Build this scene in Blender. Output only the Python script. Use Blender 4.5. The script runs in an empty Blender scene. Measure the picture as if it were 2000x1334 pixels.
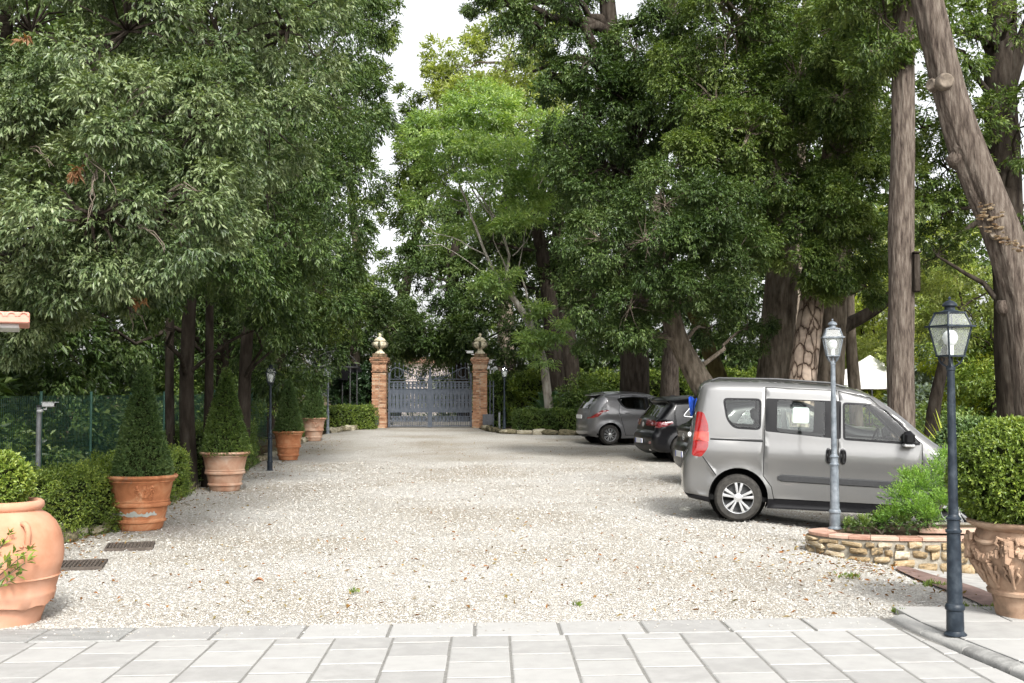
import bpy, bmesh, math, random
import numpy as np
from mathutils import Vector, Matrix, noise
from mathutils.geometry import delaunay_2d_cdt

C = bpy.context.scene.collection
R = math.radians
PI = math.pi
rng = np.random.default_rng(11)
random.seed(5)

# ------------------------------------------------------------------ camera, sky, sun, exposure
sc = bpy.context.scene
EYE = Vector((0, 0, 1.70))
FPX = 2222.0
TILT = math.atan(100 / FPX)
cam_data = bpy.data.cameras.new('camera')
cam_data.sensor_width = 36.0
cam_data.lens = 36.0 * FPX / 2000.0
cam_data.clip_end = 2000
cam = bpy.data.objects.new('camera', cam_data)
cam.location = EYE
cam.rotation_euler = (PI / 2 + TILT, 0, 0)
C.objects.link(cam)
sc.camera = cam

SUN_EL, SUN_AZ = 41.0, 164.0          # degrees; azimuth clockwise from +Y: behind the camera to the right
world = bpy.data.worlds.new('World')
sc.world = world
world.use_nodes = True
wn, wl = world.node_tree.nodes, world.node_tree.links
bg = wn['Background']
sky = wn.new('ShaderNodeTexSky')
sky.sky_type = 'NISHITA'
sky.sun_disc = False
sky.sun_elevation = R(SUN_EL)
sky.sun_rotation = R(SUN_AZ)
sky.air_density = 1.0
sky.dust_density = 4.0
sky.ozone_density = 1.0
hsv = wn.new('ShaderNodeHueSaturation')
hsv.inputs['Saturation'].default_value = 0.12      # thin bright cloud
hsv.inputs['Value'].default_value = 1.0
wl.new(sky.outputs[0], hsv.inputs['Color'])
wl.new(hsv.outputs[0], bg.inputs['Color'])
bg.inputs['Strength'].default_value = 0.15
sun_data = bpy.data.lights.new('sun', 'SUN')
sun_data.energy = 2.1
sun_data.angle = R(11)
sun_data.color = (1.0, 0.965, 0.91)
sun = bpy.data.objects.new('sun', sun_data)
sd = Vector((math.sin(R(SUN_AZ)) * math.cos(R(SUN_EL)), math.cos(R(SUN_AZ)) * math.cos(R(SUN_EL)), math.sin(R(SUN_EL))))
sun.rotation_euler = sd.to_track_quat('Z', 'Y').to_euler()
sun.location = (20, -30, 40)
C.objects.link(sun)
vs = sc.view_settings
vs.view_transform = 'Standard'
vs.look = 'None'
vs.gamma = 1.0
vs.use_curve_mapping = False
vs.exposure = 1.2
sc.render.engine = 'CYCLES'
sc.cycles.max_bounces = 8
sc.cycles.diffuse_bounces = 4
sc.cycles.glossy_bounces = 3
sc.cycles.transmission_bounces = 6
sc.cycles.transparent_max_bounces = 12
sc.cycles.caustics_reflective = False
sc.cycles.caustics_refractive = False
sc.cycles.sample_clamp_indirect = 6.0
sc.cycles.use_denoising = True
sc.cycles.use_adaptive_sampling = False

# ------------------------------------------------------------------ survey helpers (where a sight line meets the ground or a distance)
def sm(a, b, x):
    t = np.clip((np.asarray(x, float) - a) / (b - a), 0, 1)
    return t * t * (3 - 2 * t)

def gz(x, y):
    return (0.36 * sm(22, 42, y) - 0.18 * sm(2.9, 4.9, x) * sm(9.3, 11.5, y) * (1 - sm(17, 23, y)))

def ray(px, py):
    u, v = (px - 1000) / FPX, (667 - py) / FPX
    c, s = math.cos(TILT), math.sin(TILT)
    return Vector((u, c - v * s, s + v * c))

def P(px, py, Y):
    r = ray(px, py)
    return EYE + r * (Y / r.y)

def G(px, py, dz=0.0):
    r = ray(px, py)
    t = 10.0
    for _ in range(40):
        p = EYE + r * t
        h = float(gz(p.x, p.y)) + dz
        if r.z > -1e-4:
            break
        t = 0.5 * t + 0.5 * (h - EYE.z) / r.z
    p = EYE + r * t
    return Vector((p.x, p.y, float(gz(p.x, p.y)) + dz))

# ------------------------------------------------------------------ object helpers
def link(o, parent=None):
    C.objects.link(o)
    if parent is not None:
        o.parent = parent
    return o

def tag(o, label=None, cat=None, group=None, kind=None):
    if label: o['label'] = label
    if cat: o['category'] = cat
    if group: o['group'] = group
    if kind: o['kind'] = kind
    return o

def thing(name, label, cat, loc=(0, 0, 0), rz=0.0, group=None):
    o = bpy.data.objects.new(name, None)
    o.empty_display_size = 0.1
    o.location = loc
    o.rotation_euler = (0, 0, rz)
    link(o)
    return tag(o, label, cat, group)

def copy_tree(o, parent=None):
    c = o.copy()
    link(c, parent)
    for ch in KIDS.get(o.name, []):
        copy_tree(ch, c)
    return c

KIDS = {}
def child(o, parent):
    if parent is not None:
        KIDS.setdefault(parent.name, []).append(o)
    return o

def mesh_obj(name, me, parent=None, loc=None, rot=None, mat=None):
    if mat is not None:
        me.materials.append(mat)
    o = bpy.data.objects.new(name, me)
    if loc is not None: o.location = loc
    if rot is not None: o.rotation_euler = rot
    link(o, parent)
    child(o, parent)
    return o

def np_mesh(name, V, F, tint=None, smooth=False):
    """mesh from an (n,3) vertex array and an (m,k) face array"""
    V = np.asarray(V, np.float32); F = np.asarray(F, np.int32)
    me = bpy.data.meshes.new(name)
    m, k = F.shape
    me.vertices.add(len(V)); me.vertices.foreach_set('co', V.ravel())
    me.loops.add(m * k); me.loops.foreach_set('vertex_index', F.ravel())
    me.polygons.add(m)
    me.polygons.foreach_set('loop_start', np.arange(0, m * k, k, dtype=np.int32))
    me.polygons.foreach_set('loop_total', np.full(m, k, np.int32))
    if smooth:
        me.polygons.foreach_set('use_smooth', np.ones(m, bool))
    if tint is not None:
        a = me.attributes.new('tint', 'FLOAT', 'FACE')
        a.data.foreach_set('value', np.asarray(tint, np.float32))
    me.update(calc_edges=True)
    return me

class MB:
    """collects simple shapes into one mesh"""
    def __init__(s):
        s.v, s.f = [], []
    def add(s, V, F):
        n = len(s.v)
        s.v.extend([tuple(p) for p in V])
        s.f.extend([tuple(i + n for i in f) for f in F])
        return s
    def box(s, c, d, rz=0.0, M=None, bev=0.0):
        x, y, z = d[0] / 2, d[1] / 2, d[2] / 2
        if bev <= 0:
            V = [(-x, -y, -z), (x, -y, -z), (x, y, -z), (-x, y, -z), (-x, -y, z), (x, -y, z), (x, y, z), (-x, y, z)]
            F = [(3, 2, 1, 0), (4, 5, 6, 7), (0, 1, 5, 4), (1, 2, 6, 5), (2, 3, 7, 6), (3, 0, 4, 7)]
        else:
            b = min(bev, x * .9, y * .9, z * .9)
            V, F = [], []
            for zz, xx, yy in ((-z, x - b, y - b), (-z + b, x, y), (z - b, x, y), (z, x - b, y - b)):
                c1 = b * .6 if xx == x else b * .2
                V += [(-xx + c1, -yy, zz), (xx - c1, -yy, zz), (xx, -yy + c1, zz), (xx, yy - c1, zz),
                      (xx - c1, yy, zz), (-xx + c1, yy, zz), (-xx, yy - c1, zz), (-xx, -yy + c1, zz)]
            for l in range(3):
                for i in range(8):
                    j = (i + 1) % 8
                    F.append((l * 8 + i, l * 8 + j, l * 8 + 8 + j, l * 8 + 8 + i))
            F += [tuple(range(7, -1, -1)), tuple(range(24, 32))]
        cz, sz = math.cos(rz), math.sin(rz)
        out = []
        for p in V:
            q = Vector((p[0] * cz - p[1] * sz, p[0] * sz + p[1] * cz, p[2]))
            if M is not None: q = M @ q
            out.append(q + Vector(c))
        return s.add(out, F)
    def tube(s, pts, rad, n=8, cap=True, closed=False):
        pts = [Vector(p) for p in pts]
        m = len(pts)
        if not hasattr(rad, '__len__'): rad = [rad] * m
        V, F = [], []
        prev = None
        for i, p in enumerate(pts):
            if closed:
                d = pts[(i + 1) % m] - pts[i - 1]
            else:
                d = (pts[min(i + 1, m - 1)] - pts[max(i - 1, 0)])
            d.normalize()
            if prev is None:
                a = d.orthogonal().normalized()
            else:
                a = prev - d * prev.dot(d)
                if a.length < 1e-5: a = d.orthogonal()
                a.normalize()
            prev = a
            b = d.cross(a)
            for k in range(n):
                t = 2 * PI * k / n
                V.append(p + (a * math.cos(t) + b * math.sin(t)) * rad[i])
        L = m if closed else m - 1
        for i in range(L):
            for k in range(n):
                k2 = (k + 1) % n
                i2 = (i + 1) % m
                F.append((i * n + k, i * n + k2, i2 * n + k2, i2 * n + k))
        if cap and not closed:
            F.append(tuple(range(n - 1, -1, -1)))
            F.append(tuple((m - 1) * n + k for k in range(n)))
        return s.add(V, F)
    def lathe(s, prof, n=24, c=(0, 0, 0), cap=True, twist=None, wob=0.0):
        V, F = [], []
        for i, (r, z) in enumerate(prof):
            for k in range(n):
                t = 2 * PI * k / n
                rr = r * (1 + (twist(t, z) if twist else 0))
                V.append((c[0] + rr * math.cos(t), c[1] + rr * math.sin(t), c[2] + z))
        for i in range(len(prof) - 1):
            for k in range(n):
                k2 = (k + 1) % n
                F.append((i * n + k, i * n + k2, (i + 1) * n + k2, (i + 1) * n + k))
        if cap:
            if prof[0][0] > 1e-4: F.append(tuple(range(n - 1, -1, -1)))
            m = len(prof) - 1
            if prof[m][0] > 1e-4: F.append(tuple(m * n + k for k in range(n)))
        return s.add(V, F)
    def blob(s, c, d, seed=0, amp=.18, power=.75, M=None):
        """lumpy rounded stone of 26 vertices, 48 triangles"""
        r = random.Random(seed)
        V, F, idx = [], [], {}
        for i in (-1, 0, 1):
            for j in (-1, 0, 1):
                for k in (-1, 0, 1):
                    if (i, j, k) == (0, 0, 0): continue
                    l = math.sqrt(i * i + j * j + k * k)
                    f = (1 / l) ** power * (1 + r.uniform(-amp, amp))
                    q = Vector((i * f * d[0] / 2, j * f * d[1] / 2, k * f * d[2] / 2))
                    if M is not None: q = M @ q
                    idx[(i, j, k)] = len(V)
                    V.append(q + Vector(c))
        for ax in range(3):
            for sgn in (-1, 1):
                o = [a for a in range(3) if a != ax]
                for u in (-1, 0):
                    for w in (-1, 0):
                        q = []
                        for du, dw in ((0, 0), (1, 0), (1, 1), (0, 1)):
                            t = [0, 0, 0]; t[ax] = sgn; t[o[0]] = u + du; t[o[1]] = w + dw
                            q.append(idx[tuple(t)])
                        if (sgn > 0) == (ax == 1): q = q[::-1]
                        F.append(tuple(q))
        return s.add(V, F)
    def mesh(s, name, smooth=True, ang=40):
        me = bpy.data.meshes.new(name)
        me.from_pydata(s.v, [], s.f)
        me.update()
        if smooth:
            me.polygons.foreach_set('use_smooth', np.ones(len(me.polygons), bool))
            me.set_sharp_from_angle(angle=R(ang))
        return me
    def build(s, name, mat, parent=None, loc=None, rot=None, smooth=True, ang=40):
        return mesh_obj(name, s.mesh(name, smooth, ang), parent, loc, rot, mat)

def part(name, mat, parent, fn, **k):
    m = MB(); fn(m)
    return m.build(name, mat, parent, **k)

# ------------------------------------------------------------------ materials
MATS = {}
def nodes(name):
    m = bpy.data.materials.new(name)
    m.use_nodes = True
    n, l = m.node_tree.nodes, m.node_tree.links
    return m, n, l, n['Principled BSDF']

def ramp(n, cols, pos=None):
    r = n.new('ShaderNodeValToRGB')
    e = r.color_ramp.elements
    while len(e) < len(cols): e.new(0.5)
    for i, c in enumerate(cols):
        e[i].position = pos[i] if pos else i / (len(cols) - 1)
        e[i].color = (*c, 1)
    return r

def mat(name, cols, scale=6.0, rough=.6, bump=0.0, bscale=40.0, spec=.5, metal=0.0, coat=0.0, detail=5.0,
        stretch=(1, 1, 1), per_object=False, lo=.3, hi=.7, rvar=0.0, distort=0.0, brand=None):
    if name in MATS: return MATS[name]
    m, n, l, b = nodes(name)
    b.inputs['Roughness'].default_value = rough
    b.inputs['Specular IOR Level'].default_value = spec
    b.inputs['Metallic'].default_value = metal
    b.inputs['Coat Weight'].default_value = coat
    b.inputs['Coat Roughness'].default_value = .05
    tc = n.new('ShaderNodeTexCoord')
    mp = n.new('ShaderNodeMapping')
    mp.inputs['Scale'].default_value = stretch
    l.new(tc.outputs['Object'], mp.inputs[0])
    vec = mp.outputs[0]
    if per_object:
        oi = n.new('ShaderNodeObjectInfo')
        ad = n.new('ShaderNodeVectorMath'); ad.operation = 'ADD'
        sc_ = n.new('ShaderNodeMath'); sc_.operation = 'MULTIPLY'; sc_.inputs[1].default_value = 53.0
        l.new(oi.outputs['Random'], sc_.inputs[0])
        l.new(vec, ad.inputs[0]); l.new(sc_.outputs[0], ad.inputs[1])
        vec = ad.outputs[0]
    nz = n.new('ShaderNodeTexNoise')
    nz.inputs['Scale'].default_value = scale
    nz.inputs['Detail'].default_value = detail
    nz.inputs['Roughness'].default_value = .6
    nz.inputs['Distortion'].default_value = distort
    l.new(vec, nz.inputs['Vector'])
    fac = nz.outputs['Fac']
    if per_object:
        mr = n.new('ShaderNodeMapRange')
        mr.inputs['From Min'].default_value = 0; mr.inputs['From Max'].default_value = 1
        mr.inputs['To Min'].default_value = -.22; mr.inputs['To Max'].default_value = .22
        l.new(oi.outputs['Random'], mr.inputs['Value'])
        a2 = n.new('ShaderNodeMath'); a2.operation = 'ADD'
        l.new(fac, a2.inputs[0]); l.new(mr.outputs[0], a2.inputs[1])
        fac = a2.outputs[0]
    k = len(cols)
    rp = ramp(n, cols, [lo + (hi - lo) * i / max(1, k - 1) for i in range(k)])
    l.new(fac, rp.inputs[0])
    l.new(rp.outputs[0], b.inputs['Base Color'])
    if rvar:
        rr = n.new('ShaderNodeMapRange')
        rr.inputs['To Min'].default_value = rough - rvar; rr.inputs['To Max'].default_value = rough + rvar
        l.new(nz.outputs['Fac'], rr.inputs['Value']); l.new(rr.outputs[0], b.inputs['Roughness'])
    if bump:
        n2 = n.new('ShaderNodeTexNoise')
        n2.inputs['Scale'].default_value = bscale
        n2.inputs['Detail'].default_value = 6
        l.new(vec, n2.inputs['Vector'])
        bp = n.new('ShaderNodeBump')
        bp.inputs['Strength'].default_value = min(1, bump)
        bp.inputs['Distance'].default_value = .02 * bump
        l.new(n2.outputs['Fac'], bp.inputs['Height'])
        l.new(bp.outputs[0], b.inputs['Normal'])
    MATS[name] = m
    return m

def leaf_mat(name, cols, rough=.45, trans=.25, spec=.5, tcol=None):
    m, n, l, b = nodes(name)
    b.inputs['Roughness'].default_value = rough
    b.inputs['Specular IOR Level'].default_value = spec
    at = n.new('ShaderNodeAttribute'); at.attribute_name = 'tint'
    rp = ramp(n, cols)
    l.new(at.outputs['Fac'], rp.inputs[0])
    l.new(rp.outputs[0], b.inputs['Base Color'])
    tr = n.new('ShaderNodeBsdfTranslucent')
    mx = n.new('ShaderNodeMixRGB'); mx.blend_type = 'MULTIPLY'; mx.inputs[0].default_value = 1
    mx.inputs[2].default_value = (*(tcol or (1.6, 1.7, .5)), 1)
    l.new(rp.outputs[0], mx.inputs[1]); l.new(mx.outputs[0], tr.inputs['Color'])
    ms = n.new('ShaderNodeMixShader'); ms.inputs[0].default_value = trans
    l.new(b.outputs[0], ms.inputs[1]); l.new(tr.outputs[0], ms.inputs[2])
    l.new(ms.outputs[0], n['Material Output'].inputs['Surface'])
    return m

def glass_mat(name, tint=(.8, .86, .84), rough=.0, refl=1.0, alpha_tex=0.0):
    m, n, l, b = nodes(name)
    n.remove(b)
    t = n.new('ShaderNodeBsdfTransparent'); t.inputs[0].default_value = (*tint, 1)
    g = n.new('ShaderNodeBsdfGlossy'); g.inputs['Roughness'].default_value = rough
    lw = n.new('ShaderNodeLayerWeight'); fr = n.new('ShaderNodeMath'); fr.operation = 'POWER'; fr.inputs[1].default_value = 4.0; l.new(lw.outputs['Facing'], fr.inputs[0])
    ml = n.new('ShaderNodeMath'); ml.operation = 'MULTIPLY_ADD'; ml.inputs[1].default_value = refl; ml.inputs[2].default_value = .05
    l.new(fr.outputs[0], ml.inputs[0])
    mx = n.new('ShaderNodeMixShader')
    l.new(ml.outputs[0], mx.inputs[0]); l.new(t.outputs[0], mx.inputs[1]); l.new(g.outputs[0], mx.inputs[2])
    out = mx.outputs[0]
    if alpha_tex:
        d = n.new('ShaderNodeBsdfDiffuse'); d.inputs[0].default_value = (.75, .78, .76, 1)  # milky white: whitish glass, and sky reflections painted into the panes
        m2 = n.new('ShaderNodeMixShader'); m2.inputs[0].default_value = alpha_tex
        l.new(out, m2.inputs[1]); l.new(d.outputs[0], m2.inputs[2]); out = m2.outputs[0]
    l.new(out, n['Material Output'].inputs['Surface'])
    return m

M_bark = mat('bark', [(.042, .034, .025), (.14, .115, .088), (.24, .205, .165)], scale=9, rough=.95, bump=1.0, bscale=26, stretch=(1, 1, .22), spec=.15, lo=.3, hi=.72)
M_barkdark = mat('bark_dark', [(.012, .009, .007), (.034, .027, .021), (.06, .052, .042)], scale=9, rough=.95, bump=1.0, bscale=22, stretch=(1, 1, .25), spec=.12)
M_barkgrey = mat('bark_grey', [(.03, .022, .018), (.095, .076, .062), (.17, .145, .12)], scale=22, rough=.95, bump=1.0, bscale=50, stretch=(1, 1, .16), spec=.15, lo=.3, hi=.7)
M_barkpale = mat('bark_pale', [(.12, .11, .09), (.32, .29, .25), (.42, .40, .36)], scale=8, rough=.9, bump=.5, bscale=30, stretch=(1, 1, .3), spec=.2)
M_iron = mat('lamp_iron', [(.006, .010, .016), (.014, .021, .030), (.035, .045, .056)], scale=14, rough=.48, spec=.3, bump=.12, bscale=90, rvar=.12)
M_kerb = mat('kerb_grey', [(.18, .178, .17), (.28, .278, .265), (.33, .325, .31)], scale=9, rough=.9, bump=.5, bscale=60, per_object=True)
M_terra = mat('terracotta', [(.20, .085, .045), (.43, .17, .075), (.52, .235, .12), (.52, .33, .22)], scale=3.2, rough=.8, bump=.25, bscale=45, spec=.3, lo=.28, hi=.75, per_object=True, distort=.6)
M_jar = mat('terracotta_jar', [(.36, .16, .09), (.45, .225, .14), (.49, .285, .20)], scale=2.6, rough=.8, bump=.15, bscale=55, spec=.3, lo=.3, hi=.7)
M_urn = mat('terracotta_weathered', [(.12, .085, .06), (.31, .205, .14), (.42, .31, .225)], scale=4.0, rough=.88, bump=.35, bscale=40, spec=.2, lo=.3, hi=.66)
M_stone = mat('field_stone', [(.13, .105, .07), (.31, .225, .125), (.36, .29, .19), (.47, .42, .34)], scale=5, rough=.92, bump=.5, bscale=28, spec=.15, per_object=True, lo=.25, hi=.78)
M_kerbrock = mat('mossy_rock', [(.07, .065, .04), (.22, .19, .12), (.42, .39, .31)], scale=6, rough=.95, bump=.6, bscale=25, spec=.1, per_object=True, lo=.25, hi=.75)
M_mortar = mat('mortar', [(.17, .155, .125), (.33, .305, .26)], scale=14, rough=.95, bump=.6, bscale=60, spec=.1)
M_brick = mat('brick', [(.18, .095, .058), (.34, .18, .105), (.41, .25, .155), (.44, .34, .245)], scale=6, rough=.9, bump=.4, bscale=50, spec=.15, per_object=True, lo=.25, hi=.8)
M_cream = mat('urn_stone', [(.25, .22, .15), (.58, .52, .38), (.68, .62, .49)], scale=9, rough=.85, bump=.2, bscale=40, spec=.2)
M_gate = mat('gate_paint', [(.040, .050, .066), (.062, .074, .094), (.09, .10, .12)], scale=8, rough=.5, spec=.4, rvar=.1)
M_black = mat('black_plastic', [(.004, .004, .005), (.008, .008, .009)], scale=30, rough=.3, spec=.22)
M_darkmetal = mat('dark_metal', [(.03, .032, .034), (.06, .06, .06)], scale=20, rough=.5, spec=.4)
M_white = mat('white_plastic', [(.62, .63, .64), (.75, .75, .75)], scale=20, rough=.4)
M_slab = mat('grey_paver', [(.275, .27, .26), (.32, .315, .303), (.35, .345, .332)], scale=7.0, detail=9, rough=.85, bump=.3, bscale=150, spec=.2, per_object=True, lo=.25, hi=.75)
M_joint = mat('paver_joint', [(.14, .137, .128), (.22, .215, .20)], scale=30, rough=.95, bump=.3, bscale=90, spec=.1)
M_soil = mat('soil', [(.03, .022, .014), (.07, .052, .032), (.10, .085, .05)], scale=2.5, rough=1.0, bump=.8, bscale=18, spec=.05)
M_rubber = mat('tyre_rubber', [(.022, .021, .02), (.05, .047, .042)], scale=18, rough=.85, spec=.25)
M_alloy = mat('alloy', [(.55, .56, .57), (.66, .66, .66)], scale=20, rough=.3, metal=.75)
M_carglass = glass_mat('car_glass', (.90, .95, .92), .0, 1.1)
M_lampglass = glass_mat('lamp_glass', (.92, .95, .94), .02, 1.0, .16)
M_red = mat('tail_light_red', [(.17, .002, .003), (.26, .006, .005)], scale=10, rough=.12, spec=.7, coat=1.0)
M_darkred = mat('tail_light_dark', [(.09, .004, .008), (.16, .01, .015)], scale=10, rough=.1, spec=.7, coat=1.0)
# ------------------------------------------------------------------ planar triangulation helper
def in_poly(px, py, poly):
    poly = np.asarray(poly, float)
    x0, y0 = poly[:, 0], poly[:, 1]
    x1, y1 = np.roll(x0, -1), np.roll(y0, -1)
    px = np.asarray(px)[:, None]; py = np.asarray(py)[:, None]
    c = ((y0 > py) != (y1 > py))
    with np.errstate(divide='ignore', invalid='ignore'):
        xi = (x1 - x0) * (py - y0) / (y1 - y0) + x0
    return (np.sum(c & (px < xi), axis=1) % 2) == 1

def cdt(polys, pts=()):
    """triangulates the plane with the polygons' edges kept; returns vertex array, triangle array"""
    vs_, es = [], []
    for poly in polys:
        n = len(vs_); k = len(poly)
        vs_ += [Vector((p[0], p[1])) for p in poly]
        es += [(n + i, n + (i + 1) % k) for i in range(k)]
    vs_ += [Vector((p[0], p[1])) for p in pts]
    r = delaunay_2d_cdt(vs_, es, [], 0, 1e-5)
    return np.array([(v.x, v.y) for v in r[0]]), np.array([f for f in r[2] if len(f) == 3])

def sheet(name, poly, zfun, mat_, step=.5, kind='structure', holes=()):
    poly = np.array([(p[0], p[1]) for p in poly], float)
    dense = []
    for i in range(len(poly)):
        a, b = poly[i], poly[(i + 1) % len(poly)]
        k = max(1, int(np.hypot(*(b - a)) / step))
        dense += [tuple(a + (b - a) * t / k) for t in range(k)]
    lo, hi = poly.min(0), poly.max(0)
    xs, ys = np.meshgrid(np.arange(lo[0], hi[0], step), np.arange(lo[1], hi[1], step))
    g = np.stack([xs.ravel(), ys.ravel()], 1)
    g = g[in_poly(g[:, 0], g[:, 1], poly)]
    V, F = cdt([dense] + [list(h) for h in holes], g)
    c = V[F].mean(1)
    keep = in_poly(c[:, 0], c[:, 1], poly)
    for h in holes: keep &= ~in_poly(c[:, 0], c[:, 1], h)
    F = F[keep]
    V3 = np.column_stack([V, zfun(V[:, 0], V[:, 1])])
    me = np_mesh(name, V3, F, smooth=True)
    o = mesh_obj(name, me, mat=mat_)
    o['kind'] = kind
    return o

# ------------------------------------------------------------------ ground and gravel
def gravel_material():
    m, n, l, b = nodes('gravel')
    b.inputs['Roughness'].default_value = .95
    b.inputs['Specular IOR Level'].default_value = .1
    tc = n.new('ShaderNodeTexCoord')
    v = n.new('ShaderNodeTexVoronoi'); v.inputs['Scale'].default_value = 62
    l.new(tc.outputs['Object'], v.inputs['Vector'])
    sep = n.new('ShaderNodeSeparateColor'); l.new(v.outputs['Color'], sep.inputs[0])
    rp = ramp(n, [(.27, .245, .21), (.40, .38, .345), (.47, .455, .425), (.50, .48, .44), (.55, .54, .515)], [0, .2, .5, .75, 1])
    l.new(sep.outputs[0], rp.inputs[0])
    # broad stains: leaf litter and damp along the sides and under the cars
    nz = n.new('ShaderNodeTexNoise'); nz.inputs['Scale'].default_value = .35; nz.inputs['Detail'].default_value = 7
    l.new(tc.outputs['Object'], nz.inputs['Vector'])
    r2 = ramp(n, [(.74, .70, .63), (1, 1, 1)], [.36, .62]); l.new(nz.outputs['Fac'], r2.inputs[0])
    mx = n.new('ShaderNodeMixRGB'); mx.blend_type = 'MULTIPLY'; mx.inputs[0].default_value = 1
    l.new(rp.outputs[0], mx.inputs[1]); l.new(r2.outputs[0], mx.inputs[2])
    l.new(mx.outputs[0], b.inputs['Base Color'])
    bp = n.new('ShaderNodeBump'); bp.inputs['Strength'].default_value = 1; bp.inputs['Distance'].default_value = .02
    bp.invert = True
    l.new(v.outputs['Distance'], bp.inputs['Height']); l.new(bp.outputs[0], b.inputs['Normal'])
    return m
M_gravel = gravel_material()

def pebble_material():
    m, n, l, b = nodes('pebble')
    b.inputs['Roughness'].default_value = .9
    b.inputs['Specular IOR Level'].default_value = .2
    at = n.new('ShaderNodeAttribute'); at.attribute_name = 'tint'
    rp = ramp(n, [(.25, .225, .185), (.38, .365, .33), (.45, .44, .415), (.47, .455, .425), (.46, .42, .36), (.54, .535, .515)], [0, .15, .4, .6, .8, 1])
    l.new(at.outputs['Fac'], rp.inputs[0]); l.new(rp.outputs[0], b.inputs['Base Color'])
    return m
M_pebble = pebble_material()

# the wood floor under everything, out to the horizon
gx = np.concatenate([np.linspace(-220, -24, 24), np.arange(-22, 26, 1.0), np.linspace(28, 220, 24)])
gy = np.concatenate([np.linspace(-60, 2, 12), np.arange(3, 56, 1.0), np.linspace(58, 420, 40)])
XX, YY = np.meshgrid(gx, gy)
ZZ = gz(XX, YY) - .06
nx_, ny_ = len(gx), len(gy)
ii = np.arange(nx_ * ny_).reshape(ny_, nx_)
FF = np.stack([ii[:-1, :-1].ravel(), ii[:-1, 1:].ravel(), ii[1:, 1:].ravel(), ii[1:, :-1].ravel()], 1)
ground = mesh_obj('ground', np_mesh('ground', np.stack([XX.ravel(), YY.ravel(), ZZ.ravel()], 1), FF, smooth=True), mat=M_soil)
ground['kind'] = 'structure'

edge_left = [(-5.35, 8.0), (-5.3, 10.5), (-5.15, 13), (-5.02, 14.6), (-5.35, 17.5), (-5.7, 21.2), (-5.95, 26.6), (-6.1, 31.5), (-6.25, 37.5), (-5.95, 40), (-5.35, 42.2), (-5.0, 43.2)]
edge_right = [(-1.3, 43.2), (-.95, 40.3), (-.25, 38.2), (1.0, 37.6), (2.6, 37.0), (6, 36.2), (14, 34.5), (14, 13.0), (8.2, 12.4), (6.0, 11.6), (3.95, 11.2), (3.9, 9.6), (3.6, 8.8)]
drive_poly = edge_left + edge_right + [(2.85, 8.68), (-5.35, 8.12)]
def drive_z(x, y): return gz(x, y) - .004 + .006 * np.sin(x * 2.1 + y * .7) * np.cos(y * 1.3)
sheet('gravel_drive', drive_poly, drive_z, M_gravel, step=.45)
road_poly = [(-5.0, 43.2), (-1.3, 43.2), (1.0, 60), (3, 90), (-10, 90), (-6.5, 60)]
sheet('road', road_poly, lambda x, y: gz(x, y) - .005, mat('road_gravel', [(.36, .32, .27), (.50, .46, .40)], scale=20, rough=.95, bump=.4), step=1.5)

# loose pebbles: individually shaped where they can be told apart
def front_y0(x): return 8.12 + .071 * x
def pebbles():
    N = 190000
    u = rng.random(N)
    y = 1 / ((1 / 7.9) + u * (1 / 27.0 - 1 / 7.9))      # denser towards the viewer, as stones show larger there
    x = rng.uniform(-5.6, 9.0, N)
    lim = np.abs(x) < y * .47 + .3
    pp = in_poly(x, y, np.array(drive_poly))
    k = lim & (pp | (rng.random(N) < .05) & (y < 9.0) & (x < 2.8) & (x > -4.5) & (y > front_y0(x)))
    x, y = x[k], y[k]
    n = len(x)
    s = rng.lognormal(math.log(.0062), .34, n) * (1 + .042 * (y - 8))
    base = np.array([(1, 0, 0), (0, 1, 0), (-1, 0, 0), (0, -1, 0), (0, 0, 1), (0, 0, -1)], float)
    V = base[None] * s[:, None, None] * rng.uniform(.65, 1.35, (n, 6, 1))
    V += rng.normal(0, .22, (n, 6, 3)) * s[:, None, None]
    V[:, :, 2] *= .72
    a = rng.uniform(0, 2 * PI, n); ca, sa = np.cos(a)[:, None], np.sin(a)[:, None]
    X = V[:, :, 0] * ca - V[:, :, 1] * sa; Y = V[:, :, 0] * sa + V[:, :, 1] * ca
    V[:, :, 0] = X + x[:, None]; V[:, :, 1] = Y + y[:, None]
    V[:, :, 2] += (np.maximum(drive_z(x, y), np.where(y < 8.07 + .071 * x + .46, .004, -9)) + s * .25)[:, None]
    T = np.array([(0, 1, 4), (1, 2, 4), (2, 3, 4), (3, 0, 4), (1, 0, 5), (2, 1, 5), (3, 2, 5), (0, 3, 5)])[:4]
    F = (np.arange(n)[:, None, None] * 6 + T[None]).reshape(-1, 3)
    t = np.repeat(rng.random(n), 4)
    o = mesh_obj('gravel', np_mesh('gravel', V.reshape(-1, 3), F, t), mat=M_pebble)
    o['kind'] = 'stuff'
pebbles()

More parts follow.
